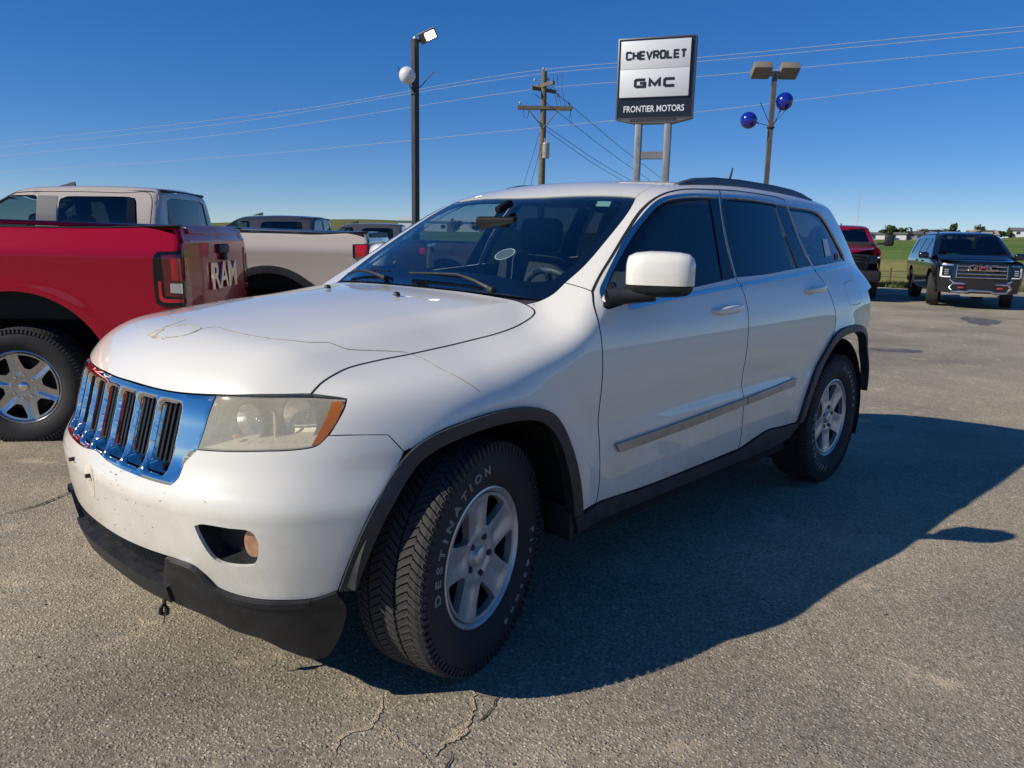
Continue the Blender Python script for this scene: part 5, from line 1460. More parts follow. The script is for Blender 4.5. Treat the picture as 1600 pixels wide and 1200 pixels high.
def rpoly(x0, x1, z0, z1): return [[(x0, z0), (x1, z0)], [(x1, z0), (x1, z1)], [(x1, z1), (x0, z1)], [(x0, z1), (x0, z0)]]
def rounded(pts, r=.25, it=2):
    P = np.array(pts, float)
    for _ in range(it):
        Q = []
        for a, b in zip(P, np.roll(P, -1, 0)): Q += [a*(1-r)+b*r, a*r+b*(1-r)]
        P = np.array(Q)
    return P
MTGLASS = glass('truck_glass', (.06, .065, .07)); MTGLASSF = glass('truck_front_glass', (.45, .55, .53))
MCABIN = plain('truck_cabin', (.02, .02, .022), .9)
MBEDL = plain('bed_liner', (.015, .015, .016), .85)
MMESH = plain('matt_black_trim', (.012, .012, .013), .55)
MGREYP = plain('pillar_cover', (.16, .155, .15), .4, coat=.3)

def truck(name, loc, rz, label, body, sc=1., cbx=1.2, lamp='tall', flare=None, letters=None, pillar=None, cabcol=None, front=True, group='pickups parked on the lot', wheels=True, farwheels=True, rimmat=None, detail=.03, roofcol=None):
    t = empty(name, loc, rz, label, 'pickup', group, sc)
    Fn = make_truck_F(cbx)
    def P(nm, segs, fr, mat, par=t, lvl=0., fl=.015, holes=(), ds=None, sides=2, gap=0., hf=None):
        D = panel_data(segs, fr, Fn, lvl, fl, ds=ds or detail, holes=holes, gap=gap, reach=7. if fr in (FR, FF) else 3., hole_flange=hf)
        a = put(nm, D, mat, par)
        return (a, put(nm, flipy(D), mat, par)) if sides == 2 else a
    cabm = cabcol or body
    arch = lambda cx, r, x0, x1, z0: None
    # bed sides with wheel opening
    th = np.linspace(R(-12), R(192), 26)
    AR = [(0.0+.635*math.cos(a), .44+.66*math.sin(a)) for a in th]
    bx0 = -1.13
    zt = 1.540
    bs = P('bed_side', [[(bx0, .72), (bx0, 1.0), (bx0, 1.30), (bx0+.01, 1.50)], [(bx0+.01, 1.50), (-.9, zt+.006), (0, zt), (cbx-.015, zt-.004)], [(cbx-.015, zt-.004), (cbx-.015, .60)], [(cbx-.015, .60), AR[0]], AR, [AR[-1], (bx0, .72)]], FS, body, ds=.035 if detail > .028 else .016)
    for b_ in bs:
        sy = 1 if b_ is bs[0] else -1
        # inner wall and rail cap
        bm = bmesh.new(); add_box(bm, ((cbx+bx0)/2, sy*.86, 1.22), (cbx-bx0-.06, .03, .58)); bm_obj('bed_liner', bm, MBEDL, b_)
        pts = [(x, sy*.897, 1.5455+.03*float(sstep(np.array(-.4), np.array(-1.2), np.array(x)))) for x in np.linspace(cbx-.03, -1.12, 10)]
        bm = bmesh.new()
        rings = [[bm.verts.new((x, y+a, z+b)) for a, b in ((-.06, -.02), (-.06, -.006), (-.03, .000), (.006, -.002), (.012, -.008), (.004, -.02))] for x, y, z in pts]
        for A, B in zip(rings[:-1], rings[1:]):
            for k in range(6): bm.faces.new((A[k], A[(k+1) % 6], B[(k+1) % 6], B[k]))
        bm.faces.new(rings[0]); bm.faces.new(rings[-1]); bmesh.ops.recalc_face_normals(bm, faces=bm.faces)
        bm_obj('rail_cap', bm, MMESH, b_, angle=40)
    D = panel_data(ribbon2([(-1.10, .905), (-.9, .90), (-.69, .893)], .004, .004, .03, FS), FS, Fn, .004, .006, ds=.03, grid=0); put('crease_bead', D, body, bs[0]); put('crease_bead', flipy(D), body, bs[1])
    if flare:
        q = np.array(AR); c = np.array([0, .44]); d = (q-c)/np.linalg.norm(q-c, axis=1, keepdims=True)
        poly = np.vstack([q+d*.075, (q-d*.01)[::-1]])
        D = panel_data(poly, FS, Fn, .035, .07, ds=.035, reach=3.); put('arch_flare', D, flare, bs[0]); put('arch_flare', flipy(D), flare, bs[1])
    box('bed_floor', ((cbx-1.1)/2, 0, .92), (cbx+1.1, 1.7, .05), MBEDL, t)
    # tailgate
    tg = P('tailgate', [[(-.80, .78), (.80, .78)], [(.80, .78), (.80, 1.2), (.80, 1.56)], [(.80, 1.56), (.4, 1.575), (0, 1.58), (-.4, 1.575), (-.80, 1.56)], [(-.80, 1.56), (-.80, .78)]], FR, body, sides=1, gap=.003)
    P('corner_post', [[(.806, .78), (.985, .78)], [(.985, .78), (.99, 1.2), (.94, 1.53)], [(.94, 1.53), (.806, 1.56)], [(.806, 1.56), (.806, .78)]], FR, body)
    sp_ = P('tailgate_spoiler', [[(-.78, 1.515), (.78, 1.515)], [(.78, 1.515), (.78, 1.555)], [(.78, 1.555), (0, 1.575), (-.78, 1.555)], [(-.78, 1.555), (-.78, 1.515)]], FR, body if lamp == 'tall' else MMESH, tg, lvl=.018, fl=.03, sides=1)
    box('tailgate_handle', (-1.178, .0, 1.395), (.035, .30, .075), MMESH, tg, bev=.012)
    box('camera_pod', (-1.19, .0, 1.33), (.03, .09, .06), MMESH, tg, bev=.01)
    if letters:
        V, Fc = text_mesh(letters, .29, bold=.004, extrude=.006, sx=1.28, space=1.06, align='CENTER', bevel=.003)
        W = np.stack([-1.182-V[:, 2], -V[:, 0], 1.085+V[:, 1]], 1)
        o = mesh_obj('tailgate_letters', W, Fc, MCHR, tg, smooth=False); o.rotation_euler = (0, 0, 0)
        box('badge', (-1.180, .56, .86), (.012, .26, .035), MCHD, tg, bev=.004); box('badge', (-1.180, -.66, .88), (.012, .16, .05), MCHD, tg, bev=.004)
    bmp = box('rear_bumper', (-1.28, 0, .66), (.22, 1.94, .20), MCHR if lamp == 'tall' else MMESH, t, bev=.05, seg=3)
    box('bumper_step', (-1.28, 0, .765), (.20, 1.2, .012), MMESH, bmp)
    # tail lamps
    for sy in (1, -1):
        def L(nm, segs, fr, mat, par, lvl, fl=.012):
            D = panel_data(segs, fr, Fn, lvl, fl, ds=.03, reach=7. if fr is FR else 3.)
            return put(nm, D if sy > 0 else flipy(D), mat, par)
        if lamp == 'tall':
            lm = L('tail_lamp', [[(-1.145, 1.0), (-.985, 1.005), (-.955, 1.03)], [(-.955, 1.03), (-.95, 1.20), (-.965, 1.36), (-.99, 1.385)], [(-.99, 1.385), (-1.145, 1.39)], [(-1.145, 1.39), (-1.145, 1.0)]], FS, MBLK2, t, .008)
            L('lamp_face', [[(.84, .995), (.975, .995)], [(.975, .995), (.98, 1.2), (.97, 1.39)], [(.97, 1.39), (.84, 1.395)], [(.84, 1.395), (.84, .995)]], FR, MREDD, lm, .008)
            L('red_strip', [[(-1.14, 1.03), (-1.0, 1.035), (-.985, 1.05), (-.98, 1.18)], [(-.98, 1.18), (-1.0, 1.18)], [(-1.0, 1.18), (-1.005, 1.07), (-1.015, 1.06), (-1.14, 1.055)], [(-1.14, 1.055), (-1.14, 1.03)]], FS, MRED, lm, .013, .006)
            L('smoked_panel', [[(-1.14, 1.07), (-1.02, 1.075)], [(-1.02, 1.075), (-1.015, 1.36)], [(-1.015, 1.36), (-1.14, 1.37)], [(-1.14, 1.37), (-1.14, 1.07)]], FS, MREDD, lm, .011, .004)
            L('brake_lens', [[(-1.14, 1.185), (-1.075, 1.19)], [(-1.075, 1.19), (-1.075, 1.335)], [(-1.075, 1.335), (-1.14, 1.34)], [(-1.14, 1.34), (-1.14, 1.185)]], FS, MRED, lm, .014, .006)
            L('brake_lens', [[(.90, 1.185), (.96, 1.185)], [(.96, 1.185), (.955, 1.34)], [(.955, 1.34), (.90, 1.34)], [(.90, 1.34), (.90, 1.185)]], FR, MRED, lm, .014, .006)
            L('reverse_lens', [[(-1.14, 1.095), (-1.06, 1.10)], [(-1.06, 1.10), (-1.06, 1.165)], [(-1.06, 1.165), (-1.14, 1.165)], [(-1.14, 1.165), (-1.14, 1.095)]], FS, MREFL, lm, .014, .006)
            L('red_strip', [[(.85, 1.025), (.96, 1.025)], [(.96, 1.025), (.96, 1.055)], [(.96, 1.055), (.85, 1.055)], [(.85, 1.055), (.85, 1.025)]], FR, MRED, lm, .013, .006)
        else:
            lm = L('tail_lamp', [[(-1.14, 1.29), (-1.0, 1.285)], [(-1.0, 1.285), (-.985, 1.42)], [(-.985, 1.42), (-1.14, 1.43)], [(-1.14, 1.43), (-1.14, 1.29)]], FS, MRED, t, .012)
            L('lamp_face', [[(.60, 1.30), (.975, 1.27)], [(.975, 1.27), (.97, 1.43)], [(.97, 1.43), (.60, 1.42)], [(.60, 1.42), (.60, 1.30)]], FR, MREDD, lm, .012)
            L('reverse_lens', [[(.62, 1.33), (.76, 1.325)], [(.76, 1.325), (.76, 1.40)], [(.76, 1.40), (.62, 1.395)], [(.62, 1.395), (.62, 1.33)]], FR, MREFL, lm, .016)
            L('lamp_bezel', [[(-1.14, 1.435), (-.96, 1.428)], [(-.96, 1.428), (-.965, 1.27)], [(-.965, 1.27), (-.985, 1.27)], [(-.985, 1.27), (-.985, 1.42)], [(-.985, 1.42), (-1.14, 1.428)], [(-1.14, 1.428), (-1.14, 1.435)]], FS, MBLK2, lm, .014)
    # cab side with window openings
    hx = cbx+2.38; cx1 = cbx+.27
    th2 = np.linspace(R(192), R(-12), 22)
    WR = rounded([(cx1, 1.545), (cbx+1.17, 1.535), (cbx+1.17, 1.905), (cx1+.045, 1.915)], .10, 2)
    WF = rounded([(cbx+1.40, 1.532), (cbx+2.42, 1.535), (cbx+1.92, 1.86), (cbx+1.75, 1.905), (cbx+1.42, 1.912)], .08, 2)
    cs = P('cab_side', [[(cbx+.03, .60), (cbx+.03, 1.2), (cbx+.04, 1.54), (cbx+.075, 1.96)], [(cbx+.075, 1.96), (cbx+.4, 1.985), (cbx+1.2, 1.985), (cbx+1.72, 1.955), (cbx+2.1, 1.80), (cbx+2.48, 1.545)], [(cbx+2.48, 1.545), (cbx+2.60, 1.50), (cbx+2.62, 1.2), (cbx+2.60, .62)], [(cbx+2.60, .62), (cbx+.03, .60)]], FS, cabm, holes=[WR, WF], hf=.025, ds=.035)
    for nm, w, gm in (('rear_door_glass', WR, MTGLASS), ('front_door_glass', WF, MTGLASSF)): 
        D = panel_data(w, FS, Fn, -.014, 0, ds=.06, reach=3.)
        put('side_glass', D, gm, cs[0]); put('side_glass', flipy(D), gm, cs[1])
    P('pillar_cover', [[(cbx+1.175, 1.54), (cbx+1.395, 1.535)], [(cbx+1.395, 1.535), (cbx+1.415, 1.91)], [(cbx+1.415, 1.91), (cbx+1.19, 1.905)], [(cbx+1.19, 1.905), (cbx+1.175, 1.54)]], FS, pillar or MGREYP, cs[0], lvl=.003, fl=.004, sides=1)
    P('quarter_glass', [[(cx1+.02, 1.55), (cx1+.12, 1.55)], [(cx1+.12, 1.55), (cx1+.15, 1.905)], [(cx1+.15, 1.905), (cx1+.06, 1.90)], [(cx1+.06, 1.90), (cx1+.02, 1.55)]], FS, MBLK2, cs[0], lvl=.001, fl=.006, sides=1)
    for x in (cbx+.05, cbx+1.285, cbx+2.575):      # door gaps
        D = panel_data(ribbon2([(x, .66), (x, 1.0), (x+.002, 1.5)], .004, .004, .05, FS), FS, Fn, .0015, .003, ds=.05, grid=0); put('door_gap', D, MDARK, cs[0]); put('door_gap', flipy(D), MDARK, cs[1])
    D = panel_data(ribbon2([(cbx+.13, 1.54), (cbx+.17, 1.945), (cbx+.5, 1.955), (cbx+1.2, 1.955), (cbx+1.70, 1.925), (cbx+2.05, 1.78), (cbx+2.42, 1.55)], .003, .003, .04, FS), FS, Fn, .0015, .003, ds=.04, grid=0); put('door_gap', D, MDARK, cs[0]); put('door_gap', flipy(D), MDARK, cs[1])
    for x in (cbx+.35, cbx+1.45):
        for sy, c_ in ((1, cs[0]), (-1, cs[1])): box('door_handle', (x, sy*1.0, 1.36), (.24, .05, .045), cabm, c_, bev=.015)
    P('roof', [[(cbx+.075, -.70), (cbx+.075, .70)], [(cbx+.075, .70), (cbx+1.0, .72), (cbx+1.72, .70)], [(cbx+1.72, .70), (cbx+1.84, 0), (cbx+1.72, -.70)], [(cbx+1.72, -.70), (cbx+1.0, -.72), (cbx+.075, -.70)]], FT, roofcol or cabm, sides=1, ds=.06)
    # cab back: panel, rear window with slider, brake light
    RG = rounded([(-.66, 1.57), (.66, 1.57), (.575, 1.92), (-.575, 1.92)], .10, 2)
    cb = P('cab_back', [[(-.86, .95), (.86, .95)], [(.86, .95), (.90, 1.5), (.84, 1.72), (.70, 1.97)], [(.70, 1.97), (0, 2.01), (-.70, 1.97)], [(-.70, 1.97), (-.84, 1.72), (-.90, 1.5), (-.86, .95)]], FR, cabm, sides=1, holes=[RG], hf=.02, ds=.04)
    P('rear_glass', RG, FR, MTGLASS, cb, lvl=-.012, fl=0, sides=1, ds=.06)
    for y in (-.20, .20): box('slider_frame', (cbx+.115, y, 1.74), (.02, .022, .34), MMESH, cb, Matrix.Rotation(R(6), 3, 'Y'))
    box('brake_light', (cbx+.112, 0, 1.965), (.05, .34, .05), MMESH, cb, bev=.015)
    box('roof_lip', (cbx+.105, 0, 1.99), (.09, 1.30, .035), MMESH, cb, bev=.015)
    # inside
    for y in (-.42, .42):
        for x in (cbx+.62, cbx+1.55):
            s_ = box('seat', (x, y, 1.40), (.16, .50, .62), MCABIN, t, bev=.06); box('headrest', (x-.03, y, 1.80), (.10, .28, .18), MCABIN, s_, bev=.04)
    box('cabin_floor', (cbx+1.3, 0, 1.02), (2.3, 1.6, .1), MCABIN, t); box('dashboard', (cbx+2.35, 0, 1.45), (.5, 1.6, .22), MCABIN, t, bev=.06)
    # bonnet, wings, windscreen
    P('windshield', [[(cbx+1.76, -.62), (cbx+1.87, 0), (cbx+1.76, .62)], [(cbx+1.76, .62), (cbx+2.40, .74)], [(cbx+2.40, .74), (cbx+2.52, 0), (cbx+2.40, -.74)], [(cbx+2.40, -.74), (cbx+1.76, -.62)]], FT, MTGLASSF if front != 'dark' else MTGLASS, sides=1, ds=.06)
    P('pillar', [[(cbx+1.735, .63), (cbx+1.73, .71), (cbx+2.48, .86)], [(cbx+2.48, .86), (cbx+2.52, .76)], [(cbx+2.52, .76), (cbx+2.40, .745), (cbx+1.76, .625), (cbx+1.735, .63)]], FT, cabm, ds=.04)
    th3 = np.linspace(R(188), R(-8), 20)
    AF = [(3.79+.60*math.cos(a), .44+.60*math.sin(a)) for a in th3]
    P('fender', [[(cbx+2.625, .62), (cbx+2.625, 1.2), (cbx+2.62, 1.43)], [(cbx+2.62, 1.43), (4.3, 1.36), (4.75, 1.30)], [(4.75, 1.30), (4.80, 1.0), (4.78, .72)], [(4.78, .72), AF[-1]], AF[::-1], [AF[0], (cbx+2.625, .62)]], FS, body, ds=.045)
    P('hood', [[(cbx+2.50, -.80), (cbx+2.58, 0), (cbx+2.50, .80)], [(cbx+2.50, .80), (4.3, .80), (4.72, .72)], [(4.72, .72), (4.93, .35), (4.98, 0), (4.93, -.35), (4.72, -.72)], [(4.72, -.72), (4.3, -.80), (cbx+2.50, -.80)]], FT, body, sides=1, ds=.05)
    gr_ = P('grille', [[(-.62, .80), (.62, .80)], [(.62, .80), (.62, 1.22)], [(.62, 1.22), (0, 1.25), (-.62, 1.22)], [(-.62, 1.22), (-.62, .80)]], FF, MMESH, sides=1, lvl=.01, ds=.06)
    for z in (.90, 1.0, 1.1, 1.18): box('grille_bar', (5.015-.10*abs(1.0-z), 0, z), (.04, 1.1, .03), MBLK2, gr_, bev=.01)
    hl_ = P('headlight', [[(.63, .98), (.90, 1.0)], [(.90, 1.0), (.90, 1.20)], [(.90, 1.20), (.63, 1.22)], [(.63, 1.22), (.63, .98)]], FF, MBLK2, lvl=.006, ds=.05)
    for h_ in hl_:
        sy = 1 if h_ is hl_[0] else -1
        box('lamp_bar', (4.84, sy*.79, 1.15), (.05, .22, .035), MPAPER, h_, bev=.01)
    box('front_bumper', (4.98, 0, .66), (.26, 1.9, .30), MMESH, t, bev=.07, seg=3)
    for sy in (1, -1):
        m_ = box('door_mirror', (cbx+2.28, sy*1.24, 1.62), (.12, .24, .32), MMESH, cs[0] if sy > 0 else cs[1], bev=.05, seg=3)
        box('mirror_arm', (cbx+2.28, sy*1.06, 1.52), (.08, .26, .06), MMESH, m_, bev=.02)
    bm = bmesh.new(); vs = [bm.verts.new(p) for p in [(cbx+1.62, -.02, 2.04), (cbx+1.62, .02, 2.04), (cbx+1.38, .022, 2.045), (cbx+1.38, -.022, 2.045), (cbx+1.38, 0, 2.115), (cbx+1.43, 0, 2.10)]]
    for f in ((0, 1, 5), (1, 2, 4, 5), (2, 3, 4), (3, 0, 5, 4)): bm.faces.new([vs[i] for i in f])
    bm_obj('aerial_fin', bm, MMESH, t)
    # chassis, arches
    bm = bmesh.new(); add_box(bm, (1.9, 0, .52), (5.6, 1.1, .22)); add_box(bm, (1.9, 0, .70), (2.0, 1.84, .18)); bm_obj('chassis', bm, MDARK, t)
    for cx in (0, 3.79):
        for sy in (1, -1):
            bm = bmesh.new(); add_lathe(bm, [(.3, .50), (.66, .50), (.66, .93)], 20, 'Y', a0=R(-15), a1=R(195))
            for v in bm.verts: v.co = Vector((v.co.x+cx, v.co.y*sy, v.co.z+.44))
            bmesh.ops.recalc_face_normals(bm, faces=bm.faces); bm_obj('wheel_housing', bm, MDARK, t)
    if wheels:
        w0 = build_wheel('wheel', t, (0, .855, .42), 0, rim='six', RT=.425, RIM=.262, W=.275, letters=False, spin=14, rimmat=rimmat or MALLOYP)
        for x, s_ in ((3.79, 1), (0, -1), (3.79, -1)):
            c = copy_tree(w0, t); c.location = (x, .855*s_, .42); c.rotation_euler = (0, 0, 0 if s_ > 0 else PI)
    return t
MALLOYP = plain('polished_alloy', (.50, .51, .53), .20, .95, noise=.1)
PRED = paint('red_pearl', (.45, .001, .024), metal=.1, rough=.30, coat=.7, spec=.15); PMAR = paint('maroon_pearl', (.20, .002, .014), coat=.7, spec=.2)
PTAN = paint('tan_paint', (.58, .50, .41)); PTAN2 = paint('sand_paint', (.40, .36, .31))
PGREY = paint('dark_grey_paint', (.060, .058, .064), metal=.3); PGREY2 = paint('warm_grey_paint', (.115, .112, .108), metal=.3)
PBLK = paint('black_paint', (.006, .0075, .012), rough=.2)
red = truck('pickup_truck', (-.452, -4.319, -.126), R(-40.), 'metallic red pickup with chrome tailgate lettering, beside the white SUV', PRED, letters='RAM', detail=.026)
tan = truck('pickup_truck', (-3.491, -6.17, -.135), R(-44.4), 'tan crew-cab pickup with black arch flare, between the red one and a dark grey one', PTAN, lamp='wide', flare=MBLK)
gry = truck('pickup_truck', (-7.75, -10.0, -.10), R(-46.4), 'dark grey crew-cab pickup seen over the tan truck bed', PGREY, sc=.9, lamp='wide', pillar=PGREY)
gr4 = truck('pickup_truck', (-12.1, -12.9, -.14), R(-43), 'farthest warm grey pickup, mostly hidden behind the white SUV', PGREY2, sc=.9, lamp='wide', pillar=PGREY2)
rd2 = truck('pickup_truck', (-20.61, -5.68, -.09), R(24.1), 'red pickup facing the camera with a tall black tow mirror, behind the white SUV tail', PMAR, lamp='wide', front='dark')
rd2.location = Vector((-20.61, -5.68, -.09)) - Matrix.Rotation(R(24.1), 3, 'Z') @ Vector((3.79, 0, 0))

# ------------------------------------------------------------------ the dark SUV facing the camera (0 = front axle, x forward)
def make_suv_F():
    sz = [.25, .45, .60, .85, 1.02, 1.12, 1.22, 1.35, 1.60, 1.80, 1.92]
    sy = [.86, .93, .96, .985, .985, .975, .945, .905, .815, .725, .64]
    topz = blend_table([-4.6, -4.2, -3.4, -2.2, -1.35, -1.0, -.15, .05, .55, .92, 1.12], [1.80, 1.86, 1.90, 1.905, 1.885, 1.83, 1.30, 1.235, 1.20, 1.165, 1.05], .08)
    def Fn(P):
        x, y, z = P[..., 0], np.abs(P[..., 1]), P[..., 2]
        ys = sp(z, sz, sy) - .05*np.clip((x-.1)/.9, 0, 1.5)**2
        f = smax(y-ys, z-topz(x)+.05*y*y, .12)
        f = smax(f, x-(1.04-.16*y*y-.10*y**4-.06*np.abs(z-.75)), .10)
        f = smax(f, (-4.22+.10*y*y+.25*np.clip(z-1.1, 0, 1)-x), .15)
        return f
    return Fn
dk = empty('parked_suv', (-20.80, -2.39, -.105), R(24.), 'dark navy SUV with chrome barred grille, facing the camera near the grass', 'car', 'cars along the far edge of the lot')
F3 = make_suv_F()
def P3_(nm, segs, fr, mat, par=dk, lvl=0., fl=.012, holes=(), ds=.05, sides=2, gap=0., hf=None):
    D = panel_data(segs, fr, F3, lvl, fl, ds=ds, holes=holes, gap=gap, reach=7. if fr in (FR, FF) else 3., hole_flange=hf)
    a = put(nm, D, mat, par)
    return (a, put(nm, flipy(D), mat, par)) if sides == 2 else a
AFf = [(.53*math.cos(a), .41+.53*math.sin(a)) for a in np.linspace(R(185), R(-5), 20)]
AFr = [(-3.07+.53*math.cos(a), .41+.53*math.sin(a)) for a in np.linspace(R(185), R(-5), 20)]
W1 = rounded([(-1.45, 1.22), (-.28, 1.20), (-.95, 1.62), (-1.15, 1.70), (-1.42, 1.71)], .08, 2)
W2 = rounded([(-2.50, 1.25), (-1.55, 1.225), (-1.53, 1.715), (-2.46, 1.72)], .06, 2)
W3 = rounded([(-3.75, 1.29), (-2.60, 1.25), (-2.57, 1.715), (-3.60, 1.69)], .08, 2)
sd = P3_('body_side', [[(-4.0, .50), (-4.02, 1.1), (-3.9, 1.75)], [(-3.9, 1.75), (-2.5, 1.80), (-1.3, 1.785), (-.9, 1.66), (-.05, 1.17)], [(-.05, 1.17), (.5, 1.13), (.78, 1.09)], [(.78, 1.09), (.83, .8), (.80, .50)], [(.80, .50), AFf[-1]], AFf[::-1], [AFf[0], AFr[-1]], AFr[::-1], [AFr[0], (-4.0, .50)]], FS, PBLK, holes=[W1, W2, W3], hf=.02)
for w in (W1, W2, W3):
    D = panel_data(w, FS, F3, -.012, 0, ds=.08, reach=3.); put('side_glass', D, MTGLASS, sd[0]); put('side_glass', flipy(D), MTGLASS, sd[1])
for x in (-.20, -1.50, -2.55):
    D = panel_data(ribbon2([(x, .55), (x, 1.2)], .004, .004, .05, FS), FS, F3, .0015, .003, ds=.05, grid=0, reach=3.); put('door_gap', D, MDARK, sd[0]); put('door_gap', flipy(D), MDARK, sd[1])
for x in (-1.30, -2.30):
    for sy, c_ in ((1, sd[0]), (-1, sd[1])): box('door_handle', (x, sy*.99, 1.10), (.22, .05, .04), PBLK, c_, bev=.015)
P3_('roof', [[(-3.95, -.68), (-3.95, .68)], [(-3.95, .68), (-2.5, .71), (-1.15, .66)], [(-1.15, .66), (-1.02, 0), (-1.15, -.66)], [(-1.15, -.66), (-2.5, -.71), (-3.95, -.68)]], FT, PBLK, sides=1, ds=.08)
for sy in (1, -1): tube('roof_rail', [(-1.35, sy*.66, 1.86), (-1.5, sy*.665, 1.925), (-2.6, sy*.68, 1.945), (-3.6, sy*.66, 1.92), (-3.75, sy*.65, 1.86)], .02, MMESH, dk, 6)
P3_('windshield', [[(-1.10, -.60), (-.98, 0), (-1.10, .60)], [(-1.10, .60), (-.30, .76)], [(-.30, .76), (-.16, 0), (-.30, -.76)], [(-.30, -.76), (-1.10, -.60)]], FT, MTGLASS, sides=1, ds=.06)
P3_('pillar', [[(-1.125, .61), (-1.13, .68), (-.16, .90)], [(-.16, .90), (-.20, .80)], [(-.20, .80), (-.30, .765), (-1.10, .605), (-1.125, .61)]], FT, PBLK, ds=.05)
P3_('hood', [[(-.20, -.83), (-.12, 0), (-.20, .83)], [(-.20, .83), (.45, .80), (.80, .68)], [(.80, .68), (.98, .3), (1.0, 0), (.98, -.3), (.80, -.68)], [(.80, -.68), (.45, -.80), (-.20, -.83)]], FT, PBLK, sides=1, ds=.05)
fc = P3_('front_panel', [[(-.88, .38), (0, .34), (.88, .38)], [(.88, .38), (.91, .7), (.87, 1.08)], [(.87, 1.08), (.4, 1.12), (0, 1.13), (-.4, 1.12), (-.87, 1.08)], [(-.87, 1.08), (-.91, .7), (-.88, .38)]], FF, PBLK, sides=1, ds=.05)
gg = P3_('grille', rpoly(-.55, .55, .72, 1.075), FF, MDARK, sides=1, lvl=.012, ds=.06)
fx = lambda y, z, l=0.: float(shoot(np.array([[3., y, z]]), np.array([[-1., 0, 0]]), 0, 3, l, F3, 120)[0][0][0])
for z in (.755, .845, .935, 1.03):
    tube('grille_bar', [(fx(y, z, .02), y, z) for y in np.linspace(-.52, .52, 9)], .017, MCHR, gg, 6)
for s in (-1, 1): tube('grille_frame', [(fx(s*.54, z, .02), s*.54, z) for z in (.73, .85, .95, 1.06)], .016, MCHD, gg, 6)
V, Fc = text_mesh('GMC', .19, bold=.002, extrude=.008, sx=1.5, space=1.05, align='CENTER')
mesh_obj('grille_badge', np.stack([fx(0, .98, .05)+V[:, 2], V[:, 0], .935+V[:, 1]], 1), Fc, plain('badge_red', (.22, .008, .012), .3, coat=1.), gg, smooth=False)
V2, Fc2 = text_mesh('GMC', .19, outline=.005, sx=1.5, space=1.05, align='CENTER')
mesh_obj('badge_edge', np.stack([fx(0, .98, .05)+.008+V2[:, 2], V2[:, 0], .935+V2[:, 1]], 1), Fc2, MCHR, gg, smooth=False)
for sy in (1, -1):
    def L3(nm, segs, mat, par, lvl):
        D = panel_data(segs, FF, F3, lvl, .012, ds=.05, reach=7.); return put(nm, D if sy > 0 else flipy(D), mat, par)
    h3 = L3('headlight', rpoly(.62, .88, .74, 1.03), MBLK2, dk, .004)
    L3('drl_strip', rpoly(.62, .86, 1.035, 1.065), MCHD, h3, .01); L3('drl_strip', rpoly(.845, .885, .76, 1.0), MPAPER, h3, .012); L3('drl_strip', rpoly(.66, .845, .745, .775), MPAPER, h3, .012)
    for z in (.83, .88, .93): box('lamp_cell', (fx(.74, z)+.006, sy*.735, z), (.02, .13, .03), MREFL, h3, bev=.006)
    box('tow_hook', (fx(.42, .50)+.035, sy*.42, .505), (.05, .13, .04), plain('hook_red', (.5, .03, .04), .4), dk, bev=.015)
    box('corner_chrome', (fx(.60, .62)+.01, sy*.62, .655), (.03, .14, .05), MCHR, dk, Matrix.Rotation(R(35*sy), 3, 'X'), bev=.015)
    m_ = box('door_mirror', (-.42, sy*1.10, 1.26), (.14, .24, .17), PBLK, sd[0] if sy > 0 else sd[1], bev=.05, seg=3)
    box('mirror_arm', (-.40, sy*.97, 1.19), (.08, .16, .05), MMESH, m_, bev=.02)
sk = [(.60, .60), (.66, .50), (.58, .40), (.30, .40), (.22, .44), (-.22, .44), (-.30, .40), (-.58, .40), (-.66, .50), (-.60, .60)]
tube('skid_bar', [(fx(y, max(z, .42), .02), y, z) for y, z in sk + [sk[0]]], .035, MCHD, dk, 8)
box('skid_plate', (fx(0, .42)-.03, 0, .33), (.06, .8, .08), plain('skid_dust', (.30, .26, .20), .7), dk, bev=.01)
P3_('tail_panel', [[(-.86, .45), (.86, .45)], [(.86, .45), (.86, 1.1), (.66, 1.72)], [(.66, 1.72), (-.66, 1.72)], [(-.66, 1.72), (-.86, 1.1), (-.86, .45)]], FR, PBLK, sides=1, ds=.08)
bm = bmesh.new(); add_box(bm, (-1.5, 0, .52), (4.6, 1.1, .3)); add_box(bm, (-1.55, 0, .50), (1.9, 1.84, .22)); bm_obj('underbody', bm, MDARK, dk)
for y in (-.4, .4):
    s_ = box('seat', (-1.25, y, 1.12), (.16, .5, .66), MCABIN, dk, bev=.06); box('headrest', (-1.32, y, 1.53), (.1, .28, .18), MCABIN, s_, bev=.04)
box('dashboard', (-.35, 0, 1.10), (.5, 1.5, .2), MCABIN, dk, bev=.05)
cl_ = box('teal_bundle', (-.42, -.42, 1.27), (.22, .36, .13), plain('teal_cloth', (.05, .45, .44), .8), dk, Matrix.Rotation(R(14), 3, 'X'), bev=.05)
for cx in (0, -3.07):
    for sy in (1, -1):
        bm = bmesh.new(); add_lathe(bm, [(.3, .5), (.54, .5), (.54, .93)], 18, 'Y', a0=R(-5), a1=R(185))
        for v in bm.verts: v.co = Vector((v.co.x+cx, v.co.y*sy, v.co.z+.41))
        bmesh.ops.recalc_face_normals(bm, faces=bm.faces); bm_obj('wheel_housing', bm, MDARK, dk)
MALLOYB = plain('dark_alloy', (.12, .12, .125), .35, .7)
w3 = build_wheel('wheel', dk, (0, .825, .41), R(-15), rim='six', RT=.41, RIM=.275, W=.275, letters=False, rimmat=MALLOYB, lowdetail=True)
for x, s_, st in ((-3.07, 1, 0), (0, -1, R(-15)), (-3.07, -1, 0)):
    c = copy_tree(w3, dk); c.location = (x, .825*s_, .41); c.rotation_euler = (0, 0, st if s_ > 0 else st+PI)
